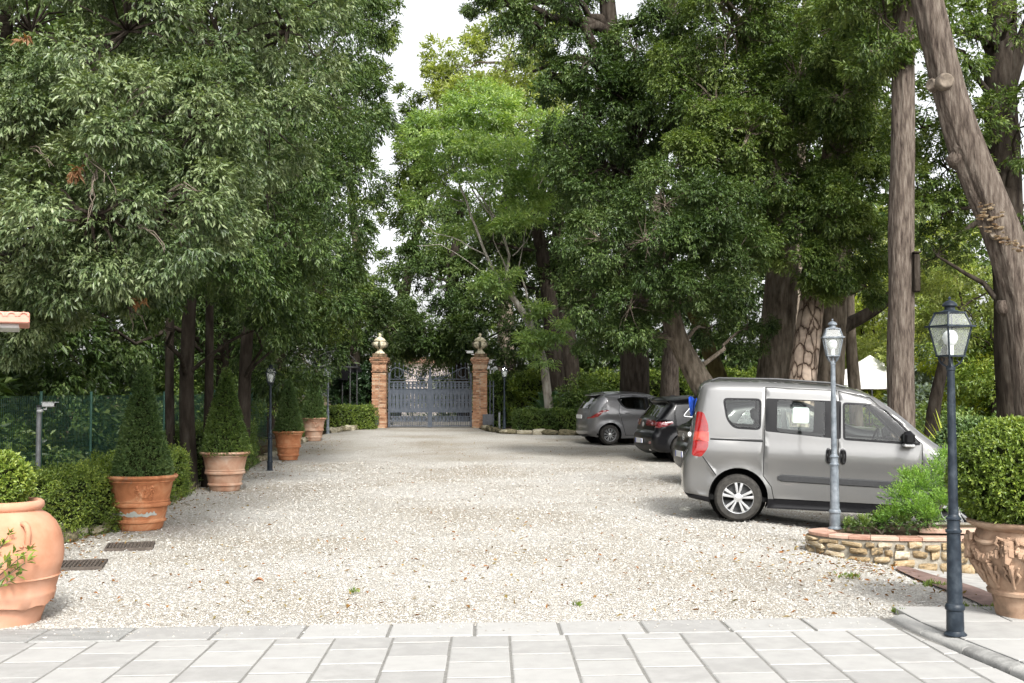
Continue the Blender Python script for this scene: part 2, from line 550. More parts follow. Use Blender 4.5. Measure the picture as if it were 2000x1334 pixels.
# ------------------------------------------------------------------ paving in front
SL = .071
E2 = Vector((-.02, 1.0, 0))
paving = part('paving', M_joint, None, lambda m: m.add([(-4.8, .5, -.0055), (3.0, .5, -.0055), (2.9, 8.07 + SL * 2.9 + .45, -.0055), (-4.8, 8.07 - SL * 4.8 + .44, -.0055)], [(0, 1, 2, 3)]))
paving['kind'] = 'structure'
def slab(name, mat_, parent, quad, z0, z1, bev=.006):
    q = [Vector((p[0], p[1], 0)) for p in quad]
    c = sum(q, Vector()) / len(q)
    ins = []
    for p in q:
        d = (c - p); ins.append(p + d.normalized() * bev * 1.4)
    n = len(q)
    V = [(p.x, p.y, z0) for p in q] + [(p.x, p.y, z1 - bev * .6) for p in q] + [(p.x, p.y, z1) for p in ins]
    F = [tuple(range(n - 1, -1, -1)), tuple(range(2 * n, 3 * n))]
    for l in range(2):
        for i in range(n):
            j = (i + 1) % n
            F.append((l * n + i, l * n + j, l * n + n + j, l * n + n + i))
    m = MB(); m.add(V, F)
    return m.build(name, mat_, parent, smooth=False)

def kerb_x(y):      # the curved kerb on the right
    return float(np.interp(y, [4.0, 5.5, 6.4, 6.86, 7.26, 7.63, 8.0, 8.35, 8.66], [3.2, 3.17, 3.12, 3.08, 3.03, 2.97, 2.90, 2.87, 2.86]))
def front_y(x): return 8.07 + SL * x
col_w, row_d = .403, .40
for i in range(-11, 8):
    x0 = -.02 + col_w * i
    stag = .18 if i % 2 == 0 else .37
    b0, b1 = 0.0, stag
    for j in range(9):
        g, h = .0075, .0075
        pts = []
        for (cx, dd) in ((x0 + g, b1 - h), (x0 + col_w - g, b1 - h), (x0 + col_w - g, b0 + h), (x0 + g, b0 + h)):
            yb = front_y(cx) - dd
            xx = cx + (yb - 8.07) * E2.x
            if i == 7: xx = min(xx, kerb_x(yb) - .06)
            pts.append((xx, yb))
        if pts[1][0] - pts[0][0] > .04:
            slab('tile', M_slab, paving, pts, -.03, -.001 + random.uniform(-.0022, .0022), .008)
        b0, b1 = b1, b1 + row_d
M_slabline = mat('grooved_paver', [(.17, .17, .165), (.26, .26, .25), (.31, .31, .30)], scale=3.0, rough=.85, bump=.8, bscale=36, stretch=(1, 5, 1), spec=.2, per_object=True)
for k in range(-8, 4):
    xa, xb = .336 + .61 * k, .336 + .61 * (k + 1)
    g = .012
    xr = min(xb - g, 2.845)
    pts = [(xa + g + .012, front_y(xa) + .008), (xr + .012, front_y(xr) + .008), (xr, front_y(xr) + .445), (xa + g, front_y(xa) + .445)]
    slab('kerb_slab', M_slabline if k < -5 else M_slab, paving, pts, -.03, .003 + random.uniform(-.002, .002), .008)
# rounded kerb stones along the curve
kerb = thing('stone_kerb', 'rounded grey stone kerb curving along the paving beneath the nearest lamp post', 'kerb', (3.0, 7.0, 0))
ys = list(np.linspace(8.62, 4.4, 9))
for a, b in zip(ys[:-1], ys[1:]):
    m = MB()
    yy = np.linspace(a - .006, b + .006, 5)
    V, F = [], []
    prof = [(-.05, -.03), (-.048, .008), (-.034, .025), (-.005, .035), (.02, .039), (.05, .040), (.054, -.03)]
    for y_ in yy:
        for (dx, z_) in prof:
            V.append((kerb_x(y_) + .03 + dx - 3.0, y_ - 7.0, z_))
    npf = len(prof)
    for q in range(4):
        for w in range(npf - 1):
            F.append((q * npf + w, q * npf + w + 1, (q + 1) * npf + w + 1, (q + 1) * npf + w))
    F += [tuple(range(npf)), tuple(range(4 * npf + npf - 1, 4 * npf - 1, -1))]
    m.add(V, F)
    m.build('kerb_stone', M_kerb, kerb)
# raised side pavement on the right
side = part('side_pavement', M_joint, None, lambda m: m.box((4.9, 6.4, -.02), (3.5, 5.0, .10)))
side['kind'] = 'structure'
ycuts = [8.90, 8.32, 7.72, 7.12, 6.52, 5.9, 5.3, 4.7]
for r_, (a, b) in enumerate(zip(ycuts[:-1], ycuts[1:])):
    xc = [None, 3.62 + .15 * (r_ % 2), 4.25 + .15 * (r_ % 2), 4.9, 5.6, 6.4]
    for q in range(5):
        xl = lambda y_: (kerb_x(y_) + .09) if q == 0 else xc[q] + .006
        pts = [(xl(b), b + .006), (xc[q + 1] - .006, b + .006 ), (xc[q + 1] - .006, a - .006 ), (xl(a), a - .006)]
        slab('paving_slab', M_slab, side, pts, .0, .047 + random.uniform(-.002, .002))

# strips of brown and grey concrete in front of the planter
M_brownstrip = mat('brown_concrete', [(.10, .06, .05), (.20, .13, .11)], scale=9, rough=.9, bump=.3)
M_greystrip = mat('grey_concrete', [(.24, .235, .22), (.38, .37, .35)], scale=7, rough=.9, bump=.3)
def strip(name, pts, dz, m_):
    q = [G(a, b, 0) for a, b in pts]
    sheet(name, [(p.x, p.y) for p in q], lambda x, y: gz(x, y) + dz, m_, step=.2)
strip('concrete_path', [(1742, 1103), (1850, 1106), (1990, 1112), (2450, 1118), (2450, 1215), (2060, 1215), (1960, 1205), (1860, 1160), (1790, 1125)], .014, M_greystrip)
strip('drain_channel', [(1748, 1113), (1765, 1108), (1865, 1138), (1950, 1172), (2010, 1200), (1975, 1212), (1905, 1180), (1830, 1150), (1785, 1132)], .022, M_brownstrip)

# metal grates in the gravel on the left
def grate(corners, label):
    q = [G(a, b, .0) for a, b in corners]
    c = sum(q, Vector()) / 4
    t = thing('drain_grate', label, 'drain grate', c, group='drain grates')
    ex = ((q[1] - q[0]) + (q[2] - q[3])) / 2; ey = ((q[3] - q[0]) + (q[2] - q[1])) / 2
    lx, ly = ex.length, max(ey.length, .25)
    ex.normalize(); ey = Vector((-ex.y, ex.x, 0))
    rz = math.atan2(ex.y, ex.x)
    fr = MB()
    for sx in (-1, 1): fr.box(ex * (sx * lx / 2) + Vector((0, 0, .012)), (.02, ly, .035), rz)
    for sy in (-1, 1): fr.box(ey * (sy * (ly / 2 - .01)) + Vector((0, 0, .012)), (lx - .02, .02, .035), rz)
    fr.build('frame', M_grate, t, smooth=False)
    br = MB()
    n = int(lx / .035)
    for k in range(1, n): br.box(ex * (-lx / 2 + lx * k / n) + Vector((0, 0, .012)), (.012, ly - .04, .028), rz)
    for k in range(1, 5): br.box(ey * (-ly / 2 + ly * k / 5) + Vector((0, 0, .009)), (lx - .04, .006, .02), rz)
    o = br.build('grid', M_grate, t, smooth=False); o['kind'] = 'stuff'
    part('pit', M_soil, t, lambda m: m.box((0, 0, .001), (lx - .02, ly - .02, .006), rz))
M_grate = mat('rusty_grate', [(.05, .04, .032), (.11, .09, .075)], scale=20, rough=.8, metal=.2)
grate([(112, 1116), (188, 1112), (218, 1097), (118, 1099)], 'rusty drain grate in the gravel right beside the big terracotta jar')
grate([(196, 1078), (285, 1074), (312, 1062), (222, 1064)], 'rusty drain grate in the gravel in front of the largest cone plant pot')
# ------------------------------------------------------------------ foliage
def unit(v): return v / np.maximum(np.linalg.norm(v, axis=-1, keepdims=True), 1e-9)

def leaf_tris(anchor, axis, k, L, W, slen, spread=.9, droop=.25, up=.7, jit=.35, tintbase=None, tj=.22):
    """k leaves along each sprig; returns verts, triangles, tint. A leaf is two triangles folded along its midrib."""
    n = len(anchor)
    ph = rng.uniform(0, 2 * PI, (n, 1)) + np.arange(k)[None] * 2.4
    t = (np.arange(k)[None] + rng.uniform(0, .8, (n, k))) / k
    ref = np.where(np.abs(axis[:, 2:3]) < .9, np.array([[0, 0, 1.]]), np.array([[1., 0, 0]]))
    u = unit(np.cross(axis, ref)); v = np.cross(axis, u)
    sp = spread * (1 - .55 * t)
    d = (axis[:, None] * np.cos(sp)[..., None] + (u[:, None] * np.cos(ph)[..., None] + v[:, None] * np.sin(ph)[..., None]) * np.sin(sp)[..., None])
    d = d + rng.normal(0, jit * .5, d.shape)
    d[..., 2] -= droop
    d = unit(d).reshape(-1, 3)
    b = (anchor[:, None] + axis[:, None] * (t * slen)[..., None]).reshape(-1, 3)
    nn = rng.normal(0, jit, (n * k, 3)); nn[:, 2] += up
    nn += np.repeat(axis, k, 0) * .35
    nn = unit(nn - d * np.sum(nn * d, 1, keepdims=True))
    s = np.cross(d, nn)
    l = L * rng.uniform(.65, 1.25, (n * k, 1)) * np.repeat(rng.uniform(.72, 1.25, (n, 1)), k, 0); w = W * rng.uniform(.75, 1.2, (n * k, 1))
    V = np.empty((n * k, 4, 3))
    V[:, 0] = b
    V[:, 1] = b + d * l * .45 + s * w * .5 + nn * w * .18
    V[:, 2] = b + d * l - nn * l * .12
    V[:, 3] = b + d * l * .45 - s * w * .5 + nn * w * .18
    base = np.arange(n * k)[:, None] * 4
    F = np.concatenate([base + np.array([[0, 1, 2]]), base + np.array([[0, 2, 3]])], 1).reshape(-1, 3)
    tb = np.repeat(tintbase if tintbase is not None else np.full(n, .5), k)
    tint = np.clip(tb + rng.normal(0, tj, n * k), 0, 1)
    return V.reshape(-1, 3), F, np.repeat(tint, 2)

def join(parts):
    Vs, Fs, Ts, n = [], [], [], 0
    for V, F, T in parts:
        Vs.append(V); Fs.append(F + n); Ts.append(T); n += len(V)
    return np.concatenate(Vs), np.concatenate(Fs), np.concatenate(Ts)

def bough_anchors(c, r, nsub, nspr, flat=.6, outward=.8, hang=0.0, subf=(.28, .48), shell=.72):
    """boughs spread over the shell of an ellipsoid, sprigs over the outer side of each bough"""
    c = np.array(c, float); r = np.array(r, float)
    if r.ndim == 0: r = np.array([r, r, r])
    d = unit(rng.normal(0, 1, (nsub, 3)))
    rad = rng.uniform(shell, 1.0, (nsub, 1)) ** .8
    sc_ = c + d * r * rad * .82
    sr = rng.uniform(*subf, nsub) * r.mean()
    st = rng.uniform(.25, .75, nsub)
    n = nsub * nspr
    dd = unit(rng.normal(0, 1, (nsub, nspr, 3)) + d[:, None] * outward + np.array([0, 0, .35]))
    rr = rng.uniform(.55, 1.05, (nsub, nspr, 1))
    off = dd * rr * sr[:, None, None]
    off[..., 2] *= flat
    if hang:
        off[..., 2] -= hang * sr[:, None] * rng.random((nsub, nspr)) ** 2
    A = (sc_[:, None] + off).reshape(-1, 3)
    ax = unit(dd + d[:, None] * .4 + rng.normal(0, .35, dd.shape))
    ax[..., 2] -= hang * .8
    ax = unit(ax).reshape(-1, 3)
    return A, ax, np.repeat(st, nspr), sc_, sr

def limb_path(a, b, sag=.1, n=5, rnd=.06):
    a, b = Vector(a), Vector(b)
    L = (b - a).length
    out = []
    for i in range(n + 1):
        t = i / n
        p = a.lerp(b, t)
        p.z += math.sin(t * PI) * L * sag
        if 0 < i < n:
            p += Vector((random.uniform(-1, 1), random.uniform(-1, 1), random.uniform(-1, 1))) * L * rnd
        out.append(p)
    return out

def trunk_mesh(path, rads, n=12, lump=.08, seed=0, fine=0.0):
    """bark-covered tapering trunk; with fine > 0 its ridges and furrows are geometry"""
    r = random.Random(seed)
    pts, rr = [], []
    st = .35 if not fine else .09
    for i in range(len(path) - 1):
        a, b = Vector(path[i]), Vector(path[i + 1])
        k = max(2, int((b - a).length / st))
        for j in range(k):
            t = j / k
            pts.append(a.lerp(b, t)); rr.append(rads[i] * (1 - t) + rads[i + 1] * t)
    pts.append(Vector(path[-1])); rr.append(rads[-1])
    for _ in range(2 if not fine else 24):
        pts = [pts[0]] + [(pts[i - 1] + pts[i] * 2 + pts[i + 1]) / 4 for i in range(1, len(pts) - 1)] + [pts[-1]]
    if fine: n = 64
    m = MB(); m.tube(pts, rr, n)
    ph = [r.uniform(0, 6.28) for _ in range(6)]
    s = .35 / st
    for i in range(len(pts)):
        z = i * st
        for q in range(n):
            t = 2 * PI * q / n
            ii_ = i / s
            f = 1 + lump * (math.sin(3 * t + ph[0] + ii_ * .21) * .5 + math.sin(5 * t + ph[1] - ii_ * .13) * .35 + math.sin(ii_ * .9 + ph[2] + t) * .5)
            if fine:
                ct, st_ = math.cos(t), math.sin(t)
                w = noise.noise(Vector((ct * 5 + seed, st_ * 5, z * .9)))
                v = noise.noise(Vector((ct * 15 + w * 1.5, st_ * 15 + seed, z * 2.3)))
                big = noise.noise(Vector((ct * 1.8, st_ * 1.8 + seed * 3, z * .8)))
                f += fine * (-abs(v) * 1.3 + .5 * w) + .10 * big * (1 if lump > .02 else .3)
            p = Vector(m.v[i * n + q]); c = pts[i]
            m.v[i * n + q] = tuple(c + (p - c) * f)
    return m

def tree(name, label, trunk, rads, crowns, leafm, barkm, L=.11, W=.04, k=6, slen=.18, nspr=60, group=None, cat='tree',
         droop=.25, hang=0.0, flat=.6, up=.7, spread=.9, limbs=True, jit=.35, lump=.08, seed=1, limb_r=.10, twig=True, subf=(.28, .48), extra=None, shell=.72, nmul=1.0, nt=12, tj=.22, fine=0.0):
    """trunk path, crown ellipsoids [(centre, radii, number of boughs)]"""
    b0 = Vector(trunk[0]); g0 = float(gz(b0.x, b0.y))
    if b0.z > g0 + .02: trunk = [Vector((b0.x + (b0.x - trunk[1][0]) * .5, b0.y, g0 - .1))] + list(trunk); rads = [rads[0] * 1.12] + list(rads)
    base = Vector(trunk[0])
    t = thing(name, label, cat, base, group=group)
    loc = lambda p: Vector(p) - base
    m = trunk_mesh([loc(p) for p in trunk], rads, nt, lump, seed, fine)
    m.build('trunk', barkm, t, ang=80)
    lm = MB(); tm = MB()
    parts = []
    for (c, r, nsub) in crowns:
        c = Vector(c); nsub = int(nsub * nmul)
        A, ax, st, sc_, sr = bough_anchors(loc(c), r, nsub, nspr, flat, hang=hang, subf=subf, shell=shell)
        parts.append(leaf_tris(A, ax, k, L, W, slen, spread, droop, up, jit, st, tj))
        if limbs:
            # a limb leaves the trunk at the nearest suitable height and ends in this crown
            best = min(trunk[max(0, len(trunk) // 2 - 1):], key=lambda p: (Vector(p) - c).length + (2.0 if Vector(p).z > c.z + .5 else 0))
            path = limb_path(loc(best), loc(c), .04)
            rr = limb_r * min(1.6, .5 + (Vector(best) - c).length * .16)
            lm = MB(); lm.tube(path, [rr * (1 - .72 * i / (len(path) - 1)) for i in range(len(path))], 7)
            lm.build('limb', barkm, t, ang=80)
            if twig:
                for q in range(0, nsub):
                    tm.tube(limb_path(loc(c), sc_[q], .05, 3, .09), [rr * .26, rr * .17, rr * .1, rr * .04], 4, cap=False)
    if twig and tm.v: tm.build('branch', barkm, t, ang=80)['kind'] = 'stuff'
    V, F, T = join(parts)
    o = mesh_obj('crown', np_mesh('crown', V, F, T), t, mat=leafm)
    if extra: extra(t, loc)
    return t

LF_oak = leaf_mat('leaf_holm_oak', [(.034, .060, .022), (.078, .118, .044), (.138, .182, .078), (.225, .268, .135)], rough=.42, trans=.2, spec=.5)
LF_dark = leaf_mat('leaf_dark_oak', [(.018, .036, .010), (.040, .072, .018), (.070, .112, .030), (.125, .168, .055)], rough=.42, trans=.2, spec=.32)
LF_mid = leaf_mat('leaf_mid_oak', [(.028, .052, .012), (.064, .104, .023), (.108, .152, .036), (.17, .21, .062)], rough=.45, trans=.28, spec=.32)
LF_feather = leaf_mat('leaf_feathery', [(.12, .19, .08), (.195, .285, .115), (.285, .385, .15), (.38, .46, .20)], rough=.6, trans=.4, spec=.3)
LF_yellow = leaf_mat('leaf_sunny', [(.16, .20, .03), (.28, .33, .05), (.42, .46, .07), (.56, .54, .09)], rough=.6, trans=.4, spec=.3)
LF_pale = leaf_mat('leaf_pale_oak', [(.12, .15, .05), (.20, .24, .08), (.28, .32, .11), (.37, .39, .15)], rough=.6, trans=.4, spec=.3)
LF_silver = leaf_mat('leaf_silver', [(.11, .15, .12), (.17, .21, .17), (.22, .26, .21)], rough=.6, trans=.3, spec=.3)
LF_box = leaf_mat('leaf_box', [(.045, .075, .012), (.095, .15, .022), (.165, .23, .036), (.26, .31, .055)], rough=.45, trans=.25)
LF_hedge = leaf_mat('leaf_hedge', [(.032, .062, .014), (.065, .115, .024), (.11, .17, .036), (.18, .235, .055)], rough=.45, trans=.25)
LF_yew = leaf_mat('leaf_yew', [(.034, .068, .020), (.064, .118, .034), (.105, .17, .050), (.16, .22, .072)], rough=.5, trans=.15)
LF_juniper = leaf_mat('leaf_juniper', [(.05, .11, .02), (.10, .20, .03), (.16, .29, .045), (.24, .38, .06)], rough=.55, trans=.3)
LF_cycad = leaf_mat('leaf_cycad', [(.035, .08, .04), (.065, .135, .065), (.11, .19, .085)], rough=.35, trans=.15)
LF_ivy = leaf_mat('leaf_ivy', [(.012, .028, .012), (.025, .055, .02), (.045, .085, .03)], rough=.4, trans=.2)
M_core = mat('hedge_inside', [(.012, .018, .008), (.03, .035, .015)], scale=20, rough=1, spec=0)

def X(px, d): return P(px, 767, d).x
def Z(py, d): return P(1000, py, d).z

# --- left-hand evergreen oaks: the nearest boughs hang over the drive
def E(px, py, d, rx, ry=None, rz=None, n=10):
    ry = ry or rx; rz = rz or rx
    return (P(px, py, d), (rx, ry, rz), n)

def near_twigs(t, loc):
    M_tw = mat('dry_twig', [(.07, .055, .04), (.16, .13, .10)], scale=12, rough=.95)
    for (px, py, d, ex, ey, n) in ((165, 300, 10.5, 60, 60, 4), (190, 330, 10.4, -20, 90, 3), (300, 170, 10.6, -60, 30, 3), (330, 375, 10.5, 50, -20, 3), (60, 290, 10.7, 40, 40, 3), (430, 160, 11.2, -40, 30, 3), (250, 600, 11.3, 30, 40, 3), (270, 440, 10.4, 40, 50, 2)):
        for q in range(n):
            a = loc(P(px, py, d)); b = loc(P(px + ex * random.uniform(.4, 1.2) + random.uniform(-25, 25), py + ey * random.uniform(.4, 1.2) + random.uniform(-15, 15), d - random.uniform(.2, .6)))
            m = MB(); m.tube(limb_path(a, b, .06, 5, .05), [.009, .008, .006, .005, .004, .0025], 5); m.build('dead_twig', M_tw, t)
    dl = leaf_mat('dead_leaf', [(.12, .055, .025), (.22, .115, .06), (.30, .18, .11)], rough=.8, trans=.25, spec=.1)
    for (px, py, d, k) in ((145, 335, 10.4, 9), (55, 75, 10.9, 5), (268, 548, 11, 4), (278, 572, 11, 4)):
        p = loc(P(px, py, d))
        A = np.array(p)[None] + rng.normal(0, .035, (k, 3)); ax = unit(rng.normal(0, 1, (k, 3)) + np.array([0, 0, -.8]))
        V, F, T = leaf_tris(A, ax, 4, .09, .035, .05, .9, .3, .4, .4)
        mesh_obj('dead_leaves', np_mesh('dead_leaves', V, F, T), t, mat=dl)

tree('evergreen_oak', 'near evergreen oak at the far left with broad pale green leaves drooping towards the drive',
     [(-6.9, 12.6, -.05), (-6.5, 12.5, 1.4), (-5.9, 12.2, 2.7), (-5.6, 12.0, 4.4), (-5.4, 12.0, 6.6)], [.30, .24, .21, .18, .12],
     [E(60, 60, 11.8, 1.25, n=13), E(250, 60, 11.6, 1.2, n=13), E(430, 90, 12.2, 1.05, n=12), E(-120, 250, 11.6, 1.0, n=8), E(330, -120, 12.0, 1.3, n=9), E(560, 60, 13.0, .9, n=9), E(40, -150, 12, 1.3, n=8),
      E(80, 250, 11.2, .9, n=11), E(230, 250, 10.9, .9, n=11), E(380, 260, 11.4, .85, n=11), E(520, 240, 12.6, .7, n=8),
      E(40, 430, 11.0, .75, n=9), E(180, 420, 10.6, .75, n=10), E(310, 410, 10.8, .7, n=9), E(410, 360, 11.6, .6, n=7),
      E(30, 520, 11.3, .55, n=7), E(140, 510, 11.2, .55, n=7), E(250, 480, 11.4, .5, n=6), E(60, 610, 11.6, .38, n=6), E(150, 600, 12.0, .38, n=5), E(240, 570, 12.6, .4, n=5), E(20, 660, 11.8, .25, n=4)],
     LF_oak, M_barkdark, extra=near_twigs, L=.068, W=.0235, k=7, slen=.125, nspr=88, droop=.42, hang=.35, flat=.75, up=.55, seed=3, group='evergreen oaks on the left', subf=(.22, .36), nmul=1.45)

tree('evergreen_oak', 'evergreen oak with a triple stem behind the second cone plant on the left',
     [(-5.75, 20.4, 0), (-5.85, 20.4, 2.0), (-5.75, 20.3, 4.0), (-5.6, 20.2, 7.0), (-5.5, 20, 9.5)], [.15, .125, .115, .10, .07],
     [E(330, 500, 17.5, .9, n=10), E(420, 470, 17.8, 1.1, n=12), E(480, 530, 18.5, .7, n=9), E(300, 400, 17, 1.3, n=10), E(520, 380, 18.5, 1.2, n=12), E(560, 250, 18.8, 1.2, n=12), E(600, 120, 19, 1.2, n=12), E(590, -20, 19.5, 1.4, n=11),
      E(480, 100, 18, 1.6, n=12), E(400, 260, 18, 1.5, n=12), E(530, 610, 20, .5, n=5), E(300, 590, 17.5, .5, n=5), E(560, 480, 19, .9, n=9)],
     LF_dark, M_barkdark, L=0.09, W=0.032, k=6, slen=.18, nspr=66, droop=.4, hang=.55, flat=.75, subf=(.22, .36), nmul=1.3, seed=4, limb_r=.05, group='evergreen oaks on the left',
     extra=lambda t, loc: [trunk_mesh([loc(p) for p in pth], rd, 10, .08, sd_).build('trunk', M_barkdark, t, ang=80) for pth, rd, sd_ in (
         ([(-6.15, 20.6, 0), (-6.2, 20.6, 1.8), (-6.25, 20.7, 3.6), (-6.3, 20.6, 6)], [.09, .08, .075, .05], 8),
         ([(-5.55, 20.7, 0), (-5.5, 20.7, 1.8), (-5.5, 20.6, 3.8), (-5.2, 20.6, 6)], [.09, .08, .07, .05], 9))])

tree('evergreen_oak', 'slim dark trunked evergreen oak just left of the left lamp post',
     [(-5.9, 25.0, 0), (-5.88, 25, 2.0), (-5.75, 25, 4.0), (-5.6, 24.8, 7), (-5.4, 24.6, 10)], [.155, .135, .125, .11, .08],
     [E(600, 560, 24, 1.1, n=11), E(540, 600, 23.5, .8, n=8), E(640, 470, 25, 1.1, n=12), E(655, 350, 26, 1.2, n=12), E(655, 210, 26, 1.3, n=13), E(670, 70, 26.5, 1.2, n=12), E(655, -70, 27, 1.4, n=10), E(620, 360, 24, 1.4, n=11), E(640, 200, 24.5, 1.5, n=11), E(590, 630, 25, .5, n=5)],
     LF_dark, M_barkdark, L=0.11, W=0.04, k=6, slen=.2, nspr=62, droop=.35, hang=.5, flat=.75, subf=(.22, .36), nmul=1.3, seed=5, limb_r=.05, group='evergreen oaks on the left')

tree('evergreen_oak', 'dark evergreen oak set back behind the fence left of the slim dark trunk',
     [(-7.0, 27.5, 0), (-7.0, 27.5, 2.5), (-6.9, 27.5, 5), (-6.6, 27, 9)], [.17, .14, .13, .09],
     [E(420, 560, 27, 1.6, n=10), E(480, 650, 27.5, 1.2, n=8), E(330, 650, 27, 1.4, n=9), E(560, 680, 29, 1.2, n=8), E(520, 450, 28, 1.8, n=10), E(380, 380, 27, 2, n=10), E(200, 620, 24, 1.5, n=10), E(100, 660, 22, 1.3, n=9)],
     LF_dark, M_barkdark, L=.14, W=.055, k=6, slen=.22, nspr=56, droop=.3, hang=.4, flat=.75, seed=6, limb_r=.05, group='evergreen oaks on the left')

tree('evergreen_oak', 'farther evergreen oak whose leafy edge borders the strip of white sky on the left',
     [(-7.6, 36.5, .2), (-7.5, 36.5, 3), (-7.2, 36.3, 7), (-6.6, 36, 12)], [.3, .25, .2, .12],
     [E(640, 560, 35, 1.6, n=11), E(665, 440, 36, 1.2, n=11), E(685, 330, 36, 1.25, n=11), E(702, 180, 37, 1.2, n=11), E(700, 40, 37, 1.3, n=10), E(640, 615, 36, 1.0, n=9), E(585, 615, 35, 1.1, n=9), E(650, 555, 37, .9, n=8)],
     LF_mid, M_barkdark, L=0.15, W=0.056, k=6, slen=.25, nspr=58, droop=.3, hang=.35, flat=.75, subf=(.22, .36), nmul=1.3, seed=7, group='evergreen oaks on the left')

tree('evergreen_oak', 'grey barked evergreen oak behind the iron arbour and the left gate pillar',
     [P(688, 790, 47), P(690, 640, 47), P(700, 500, 47), P(680, 330, 46)], [.30, .24, .2, .12],
     [E(705, 640, 47, 1.1, n=9), E(755, 640, 48, 1.1, n=10), E(700, 590, 46, 1.2, n=9), E(640, 600, 46, 1.4, n=9), E(770, 600, 49, .8, n=7), E(660, 680, 47, .6, n=5), E(700, 690, 49, .8, n=8), E(680, 720, 50, .7, n=7), E(590, 700, 46, 1.3, n=8)],
     LF_dark, M_bark, L=.17, W=.07, k=6, slen=.28, nspr=50, droop=.3, hang=.3, flat=.75, seed=8, group='evergreen oaks on the left')

# --- beyond the gate
tree('evergreen_oak', 'dark evergreen oak spreading low branches over the road behind the gate',
     [P(905, 820, 55), P(900, 700, 55), P(880, 560, 55), P(900, 400, 55)], [.35, .30, .26, .16],
     [E(850, 560, 54, 2.0, n=13), E(940, 560, 54, 1.9, n=12), E(900, 640, 53, 1.7, n=11), E(990, 640, 54, 1.8, n=11), E(800, 640, 55, 1.3, n=9), E(870, 460, 56, 2.0, n=12), E(820, 520, 56, 1.4, n=9), E(960, 460, 55, 2.0, n=11), E(990, 720, 52, 1.5, n=9), E(900, 655, 51, .9, n=8), E(835, 662, 52, 1.0, n=9), E(800, 672, 53, .7, n=6), E(880, 675, 52, .8, n=7), E(768, 662, 54, 1.0, n=8)],
     LF_dark, M_barkdark, L=0.2, W=0.08, k=6, slen=.35, nspr=58, droop=.3, hang=.35, flat=.7, subf=(.22, .36), nmul=1.3, seed=9, group='trees beyond the gate')
tree('tall_oak', 'tall pale yellow green oak behind the feathery tree under the strip of sky',
     [P(990, 760, 62), P(985, 500, 62), P(1000, 300, 62), P(990, 130, 62)], [.5, .42, .32, .14],
     [E(900, 130, 61, 1.9, n=9), E(990, 120, 61, 2.4, n=12), E(940, 210, 60, 2.2, n=11), E(1060, 130, 60, 2.6, n=12), E(1000, 220, 60, 2.6, n=12), E(860, 190, 61, 1.6, n=7), E(1080, 230, 59, 2.5, n=10), E(1010, 60, 62, 2.2, n=9)],
     LF_pale, M_bark, L=.24, W=.11, k=6, slen=.38, nspr=46, droop=.15, flat=.65, seed=10, group='trees beyond the gate')
tree('evergreen_oak', 'evergreen oak of middling green filling the gap between feathery tree and sky',
     [P(772, 800, 64), P(785, 600, 64), P(825, 400, 64)], [.4, .33, .2],
     [E(835, 300, 62, 1.8, n=10), E(825, 390, 62, 1.8, n=10), E(860, 350, 61, 2.2, n=11), E(840, 460, 62, 1.9, n=10), E(815, 270, 63, 1.0, n=5), E(850, 230, 63, 1.4, n=7), E(797, 330, 63, 1.0, n=5), E(797, 250, 63, .9, n=4), E(800, 190, 63, .7, n=3), E(782, 420, 63, .9, n=4), E(765, 520, 63, .8, n=3), E(720, 600, 62, .9, n=4)],
     LF_mid, M_barkdark, L=.22, W=.09, k=6, slen=.35, nspr=52, droop=.25, flat=.7, seed=12, group='trees beyond the gate')

